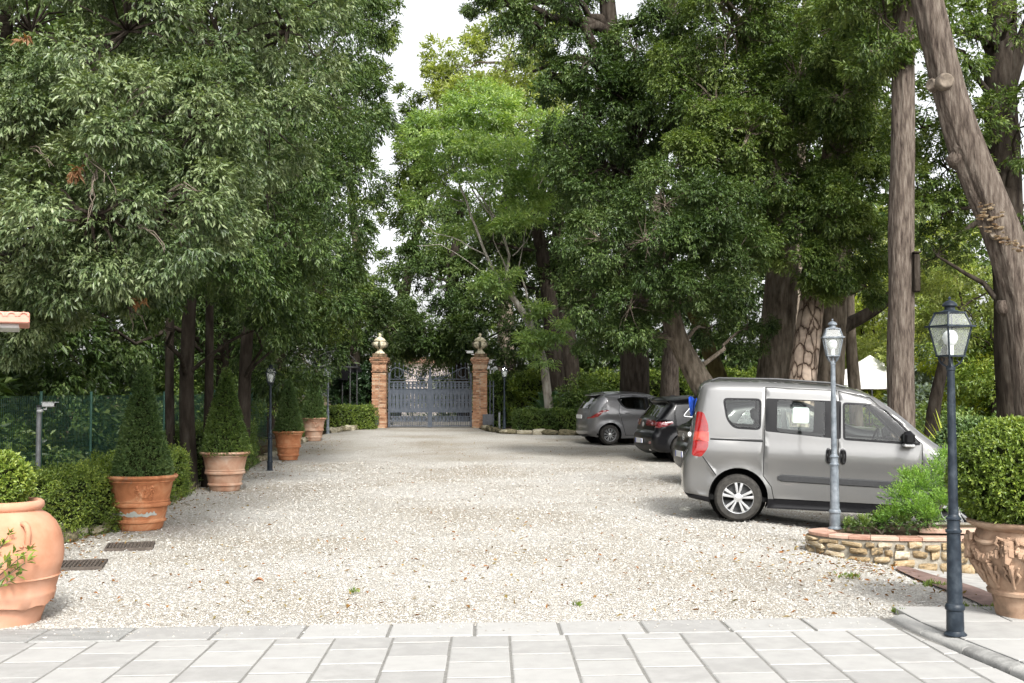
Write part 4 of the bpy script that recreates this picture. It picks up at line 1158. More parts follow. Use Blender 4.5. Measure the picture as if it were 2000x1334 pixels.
hedge('box_hedge', 'low bright hedge beyond the bonnet of the van between tree trunks', (P(1790, 800, 25).x, 24.4), (P(1870, 800, 25).x, 24.6), .7, .65, LF_box, dens=500, L=.045, W=.03, rough=.06)
hedge('ivy_bank', 'dark ivy covered shrub leaning against the left gate pillar', (P(655, 800, 44).x, 44.6), (P(738, 800, 44).x, 44.3), .8, 2.0, LF_ivy, dens=320, L=.11, W=.08, cat='shrub', rough=.22)

# ------------------------------------------------------------------ potted cone topiaries
def cone_plant(lab, base, h, r, n, lm_, L):
    t = thing('cone_topiary', lab, 'topiary', base, group='cone topiaries in terracotta pots')
    u = rng.random(n) ** .62
    z = h * (1 - u) ; 
    ang = rng.uniform(0, 2 * PI, n)
    rad = r * (u ** .92) * (1 + .05 * np.sin(ang * 3 + z * 5)) * rng.uniform(.90, 1.03, n)
    A = np.stack([rad * np.cos(ang), rad * np.sin(ang), z], 1)
    Nm = unit(np.stack([np.cos(ang), np.sin(ang), np.full(n, .35)], 1))
    V, F, T = surface_leaves(A, Nm, L, L * .36, k=6, slen=L * 1.2, spread=.8, droop=-.05, up=.5)
    mesh_obj('foliage', np_mesh('foliage', V, F, T), t, mat=lm_)
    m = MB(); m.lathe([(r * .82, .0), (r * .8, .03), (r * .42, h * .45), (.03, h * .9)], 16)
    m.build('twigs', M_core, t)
    part('stem', M_barkdark, t, lambda m: m.tube([(0, 0, -.08), (0, 0, .1)], .04, 8))
    return t

pot_meshes = {}
def pot(lab, base, H, Rr, crest, mat_, rot=0.0, tilt=(0, 0)):
    """conical terracotta planter with a rolled rim and raised bands"""
    t = thing('terracotta_pot', lab, 'plant pot', base, rot, group='terracotta pots under the cone topiaries')
    t.rotation_euler = (tilt[0], tilt[1], rot)
    rb = Rr * .60
    f = lambda z: rb + (Rr * .93 - rb) * (z / H) ** .95
    prof = [(rb * .96, 0), (rb, .015)]
    def band(z, w, o):
        return [(f(z - w), z - w), (f(z) + o * .8, z - w * .75), (f(z) + o, z - w * .2), (f(z) + o * .85, z + w * .4), (f(z + w), z + w)]
    prof += [(f(.07 * H), .07 * H)] + band(.17 * H, .025, .022) + [(f(.3 * H), .3 * H)] + band(.47 * H, .032, .03) + band(.53 * H, .012, .014)
    prof += [(f(.7 * H), .7 * H), (f(.86 * H), .86 * H), (f(.88 * H) + .02, .885 * H), (f(.9 * H) + .012, .905 * H)]
    prof += [(Rr * .99, .925 * H), (Rr * 1.03, .955 * H), (Rr * 1.02, .985 * H), (Rr * .985, H), (Rr * .93, .995 * H), (Rr * .88, .95 * H), (Rr * .86, .85 * H)]
    m = MB(); m.lathe(prof, 40, cap=False)
    m.build('body', mat_, t, ang=50)
    part('soil', M_soil, t, lambda m: m.lathe([(Rr * .875, .90 * H), (Rr * .5, .93 * H), (0, .94 * H)], 20, cap=False))
    if crest:
        # relief: a garland with a round boss and two ribbons
        m = MB()
        def on(a, z, o=0): 
            r_ = f(z) + o
            return (r_ * math.cos(a), r_ * math.sin(a), z)
        def patch(a, z, s):
            m.blob(on(a, z, .002), (s, s, s * 1.1), int(a * 100 + z * 999), .2, .7)
        ac = -PI / 2 + .42
        for q in range(13):
            u = q / 12 - .5
            patch(ac + u * .5, .80 * H - .17 * H * (1 - 4 * u * u) , .032 + .014 * (1 - 4 * u * u))
        for sg in (-1, 1):
            for q in range(6): patch(ac + sg * (.27 + .02 * math.sin(q)), (.80 - .045 * q) * H, .026)
        for q in range(9): patch(ac + .09 * math.cos(q * .7) , .72 * H + .02 * math.sin(q * .7), .024)
        patch(ac, .79 * H, .05)
        m.build('relief_garland', mat_, t)
    return t
M_terraA = mat('terracotta_stained', [(.22, .20, .16), (.30, .115, .05), (.41, .165, .075), (.46, .23, .12), (.50, .38, .28)], scale=4.2, detail=9, rough=.85, bump=.4, bscale=60, spec=.3, lo=.22, hi=.78, distort=1.2)
M_terraB = mat('terracotta_dusty', [(.20, .10, .065), (.36, .20, .13), (.42, .275, .195), (.47, .36, .285)], scale=4.5, detail=9, rough=.85, bump=.2, bscale=45, spec=.2, lo=.25, hi=.7, distort=.5)
M_cement = mat('cement_patch', [(.30, .32, .29), (.42, .43, .40)], scale=14, rough=.95, bump=.3)
pots = [((275, 1033), .68, .43, True, M_terraA, 'largest terracotta pot with raised garland and grey patched band beside a drain grate', 'tall dense cone topiary in the largest terracotta pot nearest the viewer', 1.42, .35, 3600, .036, LF_yew, .0),
        ((439, 958), .68, .42, False, M_terraB, 'dusty banded terracotta pot between the largest pot and the left lamp post', 'bushy brownish green cone topiary right in front of the triple tree stem', 1.52, .41, 3400, .04, LF_hedge, 1.3),
        ((563, 898), .70, .37, False, M_terraA, 'stained terracotta pot immediately right of the left lamp post', 'dark cone topiary immediately right of the left lamp post', 1.32, .33, 2200, .045, LF_yew, 2.0),
        ((612, 861), .70, .38, True, M_terraB, 'farthest terracotta pot beside the thin lamp post near the arbour', 'farthest dark cone topiary beside the thin lamp near the arbour', 1.42, .35, 2000, .05, LF_yew, .4)]
for (px, H, Rr, crest, m_, la, lb, ch, cr, n, L, lm_, rz) in pots:
    g = G(*px)
    tt = pot(la, g, H, Rr, crest, m_, 0 if crest else rz)
    cone_plant(lb, g + Vector((0, 0, H * .90)), ch, cr, n, lm_, L)
    if m_ is M_terraA and crest:
        rb = Rr * .60
        ff = lambda z: rb + (Rr * .93 - rb) * (z / H) ** .95
        V, F = [], []
        n_ = 30
        for q in range(n_):
            a = -PI / 2 - 1.05 + 2.0 * q / (n_ - 1)
            z0_, z1_ = (.265 + random.uniform(-.02, .02)) * H, (.345 + random.uniform(-.045, .03)) * H
            for z_ in (z0_, z1_): V.append(((ff(z_) + .007) * math.cos(a), (ff(z_) + .007) * math.sin(a), z_))
        for q in range(n_ - 1): F.append((q * 2, q * 2 + 2, q * 2 + 3, q * 2 + 1))
        m = MB(); m.add(V, F); m.build('cement_patch', M_cement, tt)

# ------------------------------------------------------------------ big jar at the left with a ball shrub
jb = G(3, 1213)
jar = thing('terracotta_jar', 'big round pale orange terracotta jar at the left edge with chipped lower skirt', 'jar', jb)
prof = [(.335, .155), (.36, .165), (.372, .20), (.378, .225), (.372, .235), (.385, .28), (.395, .325), (.408, .335), (.40, .345), (.412, .40), (.426, .445), (.424, .455), (.43, .50), (.427, .53), (.42, .60), (.40, .67), (.365, .735), (.315, .785), (.27, .812),
        (.262, .825), (.278, .838), (.286, .86), (.280, .885), (.262, .897), (.235, .892), (.22, .86), (.22, .80)]
prof = [(r, z) for r, z in prof]
m = MB(); m.lathe(prof, 56, cap=False)
nn = 56
for k in range(nn):       # chipped wavy skirt
    a = 2 * PI * k / nn
    w_ = .045 * max(0, math.sin(a * 4 + .9)) + .012 * math.sin(a * 11)
    for l in range(2):
        x_, y_, z_ = m.v[l * nn + k]; m.v[l * nn + k] = (x_, y_, z_ + w_ * (1 - .5 * l) - .03)
m.build('body', M_jar, jar, ang=50)
part('foot', M_jar, jar, lambda m: m.lathe([(.27, -.01), (.275, .02), (.315, .13), (.325, .2)], 40, cap=False))
def handle(m, a):
    c, s = math.cos(a), math.sin(a)
    pts = []
    for (r, z, o) in ((.352, .745, 0), (.395, .752, 0), (.425, .735, .005), (.438, .70, .01), (.432, .66, .012), (.424, .62, .012), (.428, .585, .012)):
        pts.append((r * c - o * s, r * s + o * c, z))
    m.tube(pts, [.02, .022, .022, .021, .02, .022, .014], 10)
    for o in (-.03, .005, .04):
        m.blob((.424 * c - o * s, .424 * s + o * c, .592), (.03, .03, .022), 3, .1)
part('handle', M_jar, jar, lambda m: handle(m, -PI / 2 + .78))
part('handle', M_jar, jar, lambda m: handle(m, PI / 2 + .78))
part('soil', M_soil, jar, lambda m: m.lathe([(.235, .85), (0, .87)], 20, cap=False))

def ball(name, lab, c, r, n, L, lm_, cat='topiary', sq=.95):
    t = thing(name, lab, cat, c)
    d = unit(rng.normal(0, 1, (n, 3)))
    lump_ = 1 + .04 * np.sin(d[:, 0] * 6 + d[:, 2] * 5) * np.cos(d[:, 1] * 7)
    A = d * r * (lump_ * rng.uniform(.9, 1.03, n))[:, None]; A[:, 2] *= sq
    V, F, T = surface_leaves(A, d, L, L * .55, k=6, slen=L * 1.3)
    mesh_obj('foliage', np_mesh('foliage', V, F, T), t, mat=lm_)
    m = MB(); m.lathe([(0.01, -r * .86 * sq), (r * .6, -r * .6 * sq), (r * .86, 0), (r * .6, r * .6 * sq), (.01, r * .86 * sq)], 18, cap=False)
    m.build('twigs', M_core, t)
    part('stem', M_barkdark, t, lambda m: m.tube([(0, 0, -r * 1.1), (0, 0, -r * .5)], .03, 8))
    return t
ball('ball_topiary', 'small light green ball shrub growing in the big terracotta jar at the left', jb + Vector((-.05, .02, 1.03)), .205, 1300, .03, LF_box)

# leafy sprig in front of the jar at the left edge
def sprig_plant():
    b = G(-75, 1235)
    t = thing('laurel_sprig', 'glossy leaved green sprig in front of the big terracotta jar', 'plant', b)
    tips = [P(22, 1085, b.y - .1), P(52, 1078, b.y), P(15, 1048, b.y), P(-20, 1060, b.y - .1), P(30, 1128, b.y - .1), P(-40, 1030, b.y), P(48, 1100, b.y - .05)]
    anchors, axes = [], []
    for p in tips:
        p = p - b
        pth = [Vector((0, 0, 0)), p * .5 + Vector((-.03, 0, .06)), p]
        part('stem', M_bark, t, lambda m: m.tube(pth, [.006, .005, .003], 6))
        for q in range(3):
            u = .72 + .14 * q
            anchors.append(pth[1].lerp(p, (u - .5) * 2)); axes.append((p - pth[1]).normalized())
    V, F, T = leaf_tris(np.array(anchors), np.array(axes), 5, .075, .026, .04, 1.0, -.1, .5, .3)
    mesh_obj('foliage', np_mesh('foliage', V, F, T), t, mat=LF_box)
sprig_plant()

# ------------------------------------------------------------------ carved urn with a ball shrub on the right
ub = G(2003, 1213); ub.z = .047
urn = thing('carved_urn', 'weathered carved terracotta urn with garlands on the pavement at the right edge', 'urn', ub)
uprof = [(.205, 0), (.212, .03), (.225, .12), (.235, .155), (.262, .165), (.268, .19), (.255, .205), (.262, .22), (.295, .28), (.335, .36), (.358, .44), (.365, .50), (.355, .57), (.335, .625), (.325, .645),
         (.335, .655), (.375, .675), (.398, .69), (.402, .71), (.385, .72), (.345, .715), (.32, .66), (.31, .60)]
uprof = [(r, z * .98) for r, z in uprof]
part('body', M_urn, urn, lambda m: m.lathe(uprof, 56, cap=False), ang=50)
def ur(z): return float(np.interp(z, [p[1] for p in uprof[:15]], [p[0] for p in uprof[:15]]))
def uon(a, z, o=.0): r_ = ur(z) + o; return Vector((r_ * math.cos(a), r_ * math.sin(a), z))
for q in range(14):     # upright leaves round the lower belly
    a0 = 2 * PI * q / 14
    m = MB()
    m.tube([uon(a0, .225, .004), uon(a0, .30, .012), uon(a0, .37, .016), uon(a0, .395, .03)], [.012, .016, .022, .016], 7)
    for sg in (-1, 1):
        m.tube([uon(a0, .235, .002), uon(a0 + sg * .10, .28, .01), uon(a0 + sg * .16, .325, .012), uon(a0 + sg * .11, .35, .016), uon(a0 + sg * .07, .335, .012)], [.007, .010, .012, .011, .008], 6)
        m.tube([uon(a0 + sg * .02, .30, .008), uon(a0 + sg * .12, .365, .012), uon(a0 + sg * .15, .39, .015)], [.008, .011, .009], 6)
    m.blob(uon(a0, .398, .018), (.05, .05, .03), q, .15)
    m.build('relief_leaf', M_urn, urn)
for q in range(6):      # swags of fruit between masks
    a0 = -PI / 2 - .72 + q * 2 * PI / 6
    m = MB()
    for k in range(15):
        u = k / 14
        sag = .135 * 4 * u * (1 - u)
        s_ = .026 + .03 * 4 * u * (1 - u)
        for e in range(2):
            m.blob(uon(a0 + u * 2 * PI / 6 + random.uniform(-.02, .02), .575 - sag + random.uniform(-.018, .018), .008), (s_, s_, s_), q * 31 + k * 2 + e, .25)
    m.build('relief_swag', M_urn, urn)
    m = MB()
    m.tube([uon(a0 + u * 2 * PI / 6, .60 - .05 * 4 * u * (1 - u), .012) for u in np.linspace(0.05, .95, 9)], [.006, .012, .016, .019, .02, .019, .016, .012, .006], 7)
    m.build('relief_ribbon', M_urn, urn)
    m = MB()            # bearded mask with horns at each joint
    c = uon(a0, .54, .02)
    m.blob(c, (.085, .085, .11), q, .12, .6); m.blob(uon(a0, .535, .065), (.028, .03, .045), q + 3, .1)
    for sg in (-1, 1):
        m.tube([uon(a0 + sg * .08, .585, .03), uon(a0 + sg * .17, .60, .05), uon(a0 + sg * .2, .56, .045), uon(a0 + sg * .15, .54, .035)], [.012, .014, .012, .006], 7)
        m.blob(uon(a0 + sg * .055, .55, .055), (.022, .02, .014), q, .1)
        m.blob(uon(a0 + sg * .06, .50, .03), (.05, .05, .08), q + 7, .25)
    m.blob(uon(a0, .46, .028), (.07, .07, .11), q + 9, .25); m.blob(uon(a0, .40, .012), (.04, .04, .07), q + 11, .25)
    m.build('mask', M_urn, urn)
part('soil', M_soil, urn, lambda m: m.lathe([(.335, .68), (0, .70)], 20, cap=False))
ball('ball_topiary', 'large clipped box ball growing in the carved urn at the right edge', ub + Vector((0, 0, 1.035)), .50, 7200, .030, LF_box, sq=.80)

# ------------------------------------------------------------------ stone edgings
stone_meshes = []
for v in range(7):
    m = MB(); m.blob((0, 0, 0), (1, 1, 1), 100 + v, .12, .62)
    me = m.mesh('stone', ang=70); me.materials.append(M_kerbrock); stone_meshes.append(me)
wall_meshes = []
for v in range(7):
    m = MB(); m.blob((0, 0, 0), (1, 1, 1), 200 + v, .13, .33)
    me = m.mesh('stone', ang=75); me.materials.append(M_stone); wall_meshes.append(me)
def edging(label, line, size, z=.02, jitter=.04):
    b = Vector((line[0][0], line[0][1], float(gz(*line[0]))))
    t = thing('stone_edging', label, 'stone edging', b)
    pts = [Vector((p[0], p[1], 0)) for p in line]
    seg = [(a, c_) for a, c_ in zip(pts[:-1], pts[1:])]
    for a, c_ in seg:
        L_ = (c_ - a).length; s = 0
        while s < L_:
            w = random.uniform(size * .6, size * 1.35)
            p = a.lerp(c_, min(1, (s + w / 2) / L_))
            p += Vector((random.uniform(-jitter, jitter), 0, 0))
            hh = random.uniform(.55, .95) * min(w, .26)
            o = mesh_obj('stone', random.choice(stone_meshes), t, loc=(p.x - b.x, p.y - b.y, float(gz(p.x, p.y)) + z + hh * .12 - b.z),
                         rot=(random.uniform(-.15, .15), random.uniform(-.15, .15), math.atan2((c_ - a).y, (c_ - a).x) + random.uniform(-.3, .3)))
            o.scale = (w * 1.1, random.uniform(.7, 1.0) * min(w, .3), hh)
            s += w * 1.02
    return t
edging('row of rough mossy stones edging the gravel under the left hedges and pots', [(-5.32, 11.3), (-5.12, 13.2), (-5.05, 14.6), (-5.4, 17.5), (-5.78, 21.2), (-6.02, 26.6), (-6.18, 31.5), (-6.32, 36.5)], .24)
edging('mossy stones piled under the low hedge left of the gate', [(-6.1, 38.6), (-5.95, 40), (-5.55, 41.6), (-5.25, 42.6)], .40, .06)
edging('low stone kerb running from the right gate pillar past the dark hedge', [(-1.0, 42.0), (-.85, 40.2), (-.25, 38.25), (1.0, 37.65), (2.6, 37.1), (5.5, 36.4)], .5, .05, .02)
bl = G(112, 1058)
rk = thing('boulder', 'weathered upright stone right behind the big terracotta jar', 'stone', bl)
for (dx, dz, s_) in ((0, .10, (.16, .2, .24)), (.10, .05, (.14, .16, .14))):
    o = mesh_obj('stone', stone_meshes[2], rk, loc=(dx, 0, dz)); o.scale = s_

# ------------------------------------------------------------------ stone planter on the right
pl_top = .20
front = [(3.62, 12.75), (3.36, 12.68), (3.25, 12.52), (3.27, 12.36), (3.39, 12.17), (3.66, 11.98), (4.07, 11.88), (4.5, 11.87), (4.95, 11.87), (5.6, 11.95), (6.4, 12.2), (7.4, 12.6)]
def dense(line, st):
    out = []
    for i in range(len(line) - 1):
        a, b = Vector((*line[i], 0)), Vector((*line[i + 1], 0))
        k = max(1, round((b - a).length / st))
        out += [a.lerp(b, q / k) for q in range(k)]
    out.append(Vector((*line[-1], 0)))
    return out
dl = dense(front, .06)
for _ in range(6): dl = [dl[0]] + [(dl[i - 1] + dl[i] * 2 + dl[i + 1]) / 4 for i in range(1, len(dl) - 1)] + [dl[-1]]
cum = [0]
for a, b in zip(dl[:-1], dl[1:]): cum.append(cum[-1] + (b - a).length)
def along(s):
    s = max(0, min(cum[-1] - 1e-4, s))
    i = max(0, np.searchsorted(cum, s, side='right') - 1); i = min(i, len(dl) - 2)
    t_ = (s - cum[i]) / (cum[i + 1] - cum[i])
    p = dl[i].lerp(dl[i + 1], t_); d = (dl[min(i + 2, len(dl) - 1)] - dl[max(i - 1, 0)]).normalized()
    return p, d, Vector((d.y, -d.x, 0))      # outward is to the right of travel... towards the viewer
pb = Vector((4.5, 12.4, 0))
planter = thing('stone_planter', 'low curved planter wall of rubble stones with terracotta coping beside the van', 'planter', pb)
m = MB(); V, F = [], []
ks = np.arange(0, cum[-1], .07)
for s in ks:
    p, d, o_ = along(s)
    zb = float(gz(p.x, p.y)) - .12
    for off, z_ in ((.028, zb), (.022, pl_top - .04), (-.22, pl_top - .04), (-.22, zb)):
        q = p + o_ * off - pb
        V.append((q.x, q.y, z_))
for i in range(len(ks) - 1):
    for k in range(4):
        k2 = (k + 1) % 4
        F.append((i * 4 + k, i * 4 + k2, i * 4 + 4 + k2, i * 4 + 4 + k))
m.add(V, F); m.build('wall', M_mortar, planter, ang=50)
s_ = 0.02
for c_i in range(3):
    s = .02 + random.uniform(0, .08)
    while s < cum[-1] - .2:
        p, d, o_ = along(s)
        zb = float(gz(p.x, p.y)) - .02
        Ht = (pl_top - .05) - zb
        hcs = [.36, .37, .27]
        z0_ = zb + Ht * sum(hcs[:c_i]); hh = Ht * hcs[c_i]
        w = max(random.uniform(.08, .25), hh * .8)
        pm, dm, om = along(s + w / 2)
        o = mesh_obj('stone', random.choice(wall_meshes), planter, loc=pm + om * random.uniform(-.012, .012) - pb + Vector((0, 0, z0_ + hh / 2 + random.uniform(-.016, .016))),
                     rot=(random.uniform(-.08, .08), random.uniform(-.12, .12), math.atan2(dm.y, dm.x) + random.uniform(-.08, .08)))
        o.scale = (w * random.uniform(.82, .98), .14, hh * random.uniform(.72, 1.02))
        s += w * 1.02
M_cope = mat('coping_terracotta', [(.27, .145, .10), (.38, .225, .165), (.43, .30, .23)], scale=7, rough=.85, bump=.25, per_object=True)
s = .0
while s < cum[-1] - .05:
    w = random.uniform(.20, .30)
    e = min(s + w - .006, cum[-1] - .01)
    V = []
    sts = np.linspace(s, e, 4)
    for q in sts:
        p, d, o_ = along(q)
        for off, z_ in ((.045, pl_top - .034), (.047, pl_top - .006), (.04, pl_top), (-.15, pl_top), (-.15, pl_top - .034)):
            r_ = p + o_ * off - pb; V.append((r_.x, r_.y, z_ + (.002 if int(s * 10) % 2 else 0)))
    F = [tuple(range(4, -1, -1)), tuple(range(15, 20))]
    for i in range(3):
        for k in range(5):
            k2 = (k + 1) % 5
            F.append((i * 5 + k, i * 5 + k2, i * 5 + 5 + k2, i * 5 + 5 + k))
    m = MB(); m.add(V, F); m.build('coping_tile', M_cope, planter, smooth=False)
    s += w
# second course of coping at the back, and the soil
bt = [(4.4, 12.42), (4.75, 12.36), (5.1, 12.36), (5.5, 12.4), (5.9, 12.5)]
for a, b in zip(bt[:-1], bt[1:]):
    c_ = Vector(((a[0] + b[0]) / 2, (a[1] + b[1]) / 2, .21)) - pb
    part('coping_tile', M_cope, planter, lambda m: m.box(c_, (math.hypot(b[0] - a[0], b[1] - a[1]) - .01, .16, .05), math.atan2(b[1] - a[1], b[0] - a[0]), bev=.006), smooth=False)
inner = [along(q)[0] + along(q)[2] * -.14 for q in np.linspace(.1, cum[-1] - .05, 26)]
sp = [(p.x, p.y) for p in inner] + [(7.4, 13.3), (4.2, 13.3), (3.75, 12.95)]
soil = sheet('planter_soil', sp, lambda x, y: 0 * x + pl_top - .03, M_soil, step=.25)
del soil['kind']
soil.name = 'soil'; soil.location = (-pb.x, -pb.y, 0); soil.parent = planter
# back wall of the planter
part('back_wall', M_mortar, planter, lambda m: m.box(Vector((5.75, 13.36, 0)) - pb, (3.6, .12, .36)), smooth=False)

def spray_shrub(name, lab, c, spots, lm_, L, W, n, up=.75):
    t = thing(name, lab, 'shrub', c)
    A, ax, tb = [], [], []
    for (px, py, d, r, k) in spots:
        p = P(px, py, d) - Vector(c)
        dd = unit(rng.normal(0, 1, (k, 3)) + np.array([0, -.3, up]))
        A.append(np.array(p)[None] + dd * rng.uniform(.1, 1, (k, 1)) * r * np.array([1, 1, .8]))
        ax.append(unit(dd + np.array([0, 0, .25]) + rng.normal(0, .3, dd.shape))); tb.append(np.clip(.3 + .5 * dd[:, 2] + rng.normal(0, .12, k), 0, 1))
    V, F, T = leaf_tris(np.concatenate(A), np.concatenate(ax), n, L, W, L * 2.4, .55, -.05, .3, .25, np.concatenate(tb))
    mesh_obj('foliage', np_mesh('foliage', V, F, T), t, mat=lm_)
    b = MB()
    for (px, py, d, r, k) in spots:
        p = P(px, py, d) - Vector(c)
        b.tube(limb_path((0, 0, 0), p, .1, 4), [.014, .012, .009, .006, .003], 5)
    b.build('branch', M_bark, t)
    return t
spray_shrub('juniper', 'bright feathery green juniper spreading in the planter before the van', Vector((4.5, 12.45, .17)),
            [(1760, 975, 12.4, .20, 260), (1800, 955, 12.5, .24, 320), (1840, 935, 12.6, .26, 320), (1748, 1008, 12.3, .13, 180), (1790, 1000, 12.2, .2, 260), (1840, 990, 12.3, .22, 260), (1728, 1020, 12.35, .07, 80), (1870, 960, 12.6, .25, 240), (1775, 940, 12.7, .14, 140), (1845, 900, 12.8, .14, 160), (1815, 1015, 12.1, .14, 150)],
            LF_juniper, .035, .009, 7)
spray_shrub('creeping_shrub', 'low dark creeping shrub on the planter edge between the coping lamp post and the juniper', Vector((4.0, 12.4, .17)),
            [(1685, 1026, 12.4, .08, 100), (1712, 1022, 12.5, .09, 120), (1660, 1028, 12.5, .06, 60), (1730, 1014, 12.7, .08, 80), (1765, 1022, 12.2, .1, 110)],
            LF_hedge, .03, .014, 6)

# ------------------------------------------------------------------ lamp posts
def make_lamp():
    t = thing('lamp_post', '', 'lamp post')
    part('base', M_iron, t, lambda m: m.lathe([(.078, 0), (.078, .008), (.062, .022), (.058, .03), (.06, .04), (.058, .17), (.066, .178), (.068, .195), (.062, .212), (.054, .22)], 20, cap=False), ang=35)
    def low(m):
        prof = [(.0535 - .0072 * i / 40, .22 + .49 * i / 40) for i in range(41)]
        m.lathe(prof, 24, cap=False, twist=lambda a, z: -.045 if ((a + z * 7.5) % (2 * PI / 3)) < .16 else 0)
    part('spiral_shaft', M_iron, t, low, ang=30)
    part('collar', M_iron, t, lambda m: m.lathe([(.046, .71), (.055, .715), (.056, .728), (.047, .735), (.043, .745), (.044, .80), (.052, .806), (.052, .815), (.04, .825), (.034, .84)], 20, cap=False), ang=35)
    def upm(m):
        prof = [(.034 - .008 * i / 60, .84 + 1.02 * i / 60) for i in range(61)]
        m.lathe(prof, 20, cap=False, twist=lambda a, z: -.06 if ((a + z * 7.5) % (2 * PI / 3)) < .2 else 0)
    part('shaft', M_iron, t, upm, ang=30)
    part('capital', M_iron, t, lambda m: m.lathe([(.026, 1.85), (.032, 1.856), (.032, 1.872), (.022, 1.88), (.017, 1.90), (.015, 1.96)], 16, cap=False))
    def cradle(m):
        for q in range(4):
            a = PI / 4 + q * PI / 2
            c, s = math.cos(a), math.sin(a)
            m.tube([(r * c, r * s, z) for r, z in ((.015, 1.875), (.035, 1.885), (.062, 1.905), (.078, 1.93), (.082, 1.955))], .007, 6)
            m.tube([(r * c, r * s, z) for r, z in ((.062, 1.905), (.045, 1.92), (.04, 1.935), (.05, 1.942))], .005, 6)
    part('cradle', M_iron, t, cradle)
    zb, zm, zt = 1.955, 2.165, 2.262
    hb, hm, ht = .064, .101, .070
    lan = MB()
    def ring(m, h, z, w, th):
        for q in range(4):
            a = q * PI / 2
            M_ = Matrix.Rotation(a, 3, 'Z')
            m.box(M_ @ Vector((0, -h, z)), (2 * h + (w if q % 2 == 0 else -w), w, th), a)
    ring(lan, hb, zb, .014, .012); ring(lan, hm + .008, zm, .026, .013); ring(lan, ht, zt, .014, .012)
    for sx in (-1, 1):
        for sy in (-1, 1):
            lan.tube([(sx * hb, sy * hb, zb), (sx * hm, sy * hm, zm)], .0075, 6)
            lan.tube([(sx * hm, sy * hm, zm), (sx * ht, sy * ht, zt)], .0075, 6)
    lan.box((0, 0, zb - .002), (2 * hb - .02, 2 * hb - .02, .006))
    lan.build('lantern_frame', M_iron, t, smooth=False)
    for q in range(4):
        M_ = Matrix.Rotation(q * PI / 2, 3, 'Z')
        for (h0, z0, h1, z1) in ((hb, zb + .006, hm, zm - .008), (hm, zm + .008, ht, zt - .006)):
            V = [M_ @ Vector((-h0 + .006, -h0 + .002, z0)), M_ @ Vector((h0 - .006, -h0 + .002, z0)), M_ @ Vector((h1 - .006, -h1 + .002, z1)), M_ @ Vector((-h1 + .006, -h1 + .002, z1))]
            m = MB(); m.add(V, [(0, 1, 2, 3)])
            m.build('pane', M_lampglass, t, smooth=False)
    part('cap', M_iron, t, lambda m: m.lathe([(ht + .012, zt + .004), (.055, zt + .014), (.036, zt + .02), (.036, zt + .042), (.052, zt + .046), (.053, zt + .052), (.044, zt + .07), (.022, zt + .084), (.008, zt + .088), (.006, zt + .094), (.011, zt + .10), (.011, zt + .106), (.004, zt + .114), (0, zt + .118)], 18, cap=False), ang=35)
    part('socket', M_white, t, lambda m: m.lathe([(.022, zb + .002), (.024, zb + .03), (.02, zb + .055)], 12))
    M_bulb = mat('bulb_glass', [(.82, .82, .82), (.88, .88, .88)], scale=5, rough=.25)
    part('bulb', M_bulb, t, lambda m: m.lathe([(.021, zb + .05), (.023, zb + .075), (.038, zb + .088), (.051, zb + .115), (.053, zb + .135), (.047, zb + .16), (.028, zb + .18), (0, zb + .186)], 16, cap=False))
    return t
lamp = make_lamp()
lspots = [(G(1866, 1240, .047), .047, 'nearest dark lamp post with square lantern on the pavement at the right', .33),
          (Vector((P(1628, 800, 12.62).x, 12.62, 0)), pl_top + .002, 'bluish grey lamp post standing on the planter coping before the van', -.15),
          (G(527, 919), None, 'dark lamp post with square lantern on the left between two terracotta pots', .3),
          (G(985, 847), None, 'small lamp post with pale lantern in front of the stone kerb right of the gate', .1),
          (G(640, 847), None, 'thin lamp post in front of the iron arbour beside the farthest pot', .1)]
M_iron2 = mat('lamp_iron_pale', [(.07, .085, .10), (.13, .15, .17), (.20, .22, .24)], scale=14, rough=.45, spec=.5, bump=.12, bscale=90, rvar=.12)
for i, (p, z, lab, rz) in enumerate(lspots):
    o = lamp if i == 0 else copy_tree(lamp)
    o.location = (p.x, p.y, float(gz(p.x, p.y)) if z is None else z)
    o.rotation_euler = (0, 0, rz)
    o['label'] = lab; o['group'] = 'old fashioned lamp posts'; o.scale = (.975, .975, .975)
    if i in (1, 4):
        for ch in o.children:
            if ch.data.materials[0] is M_iron:
                ch.material_slots[0].link = 'OBJECT'; ch.material_slots[0].material = M_iron2

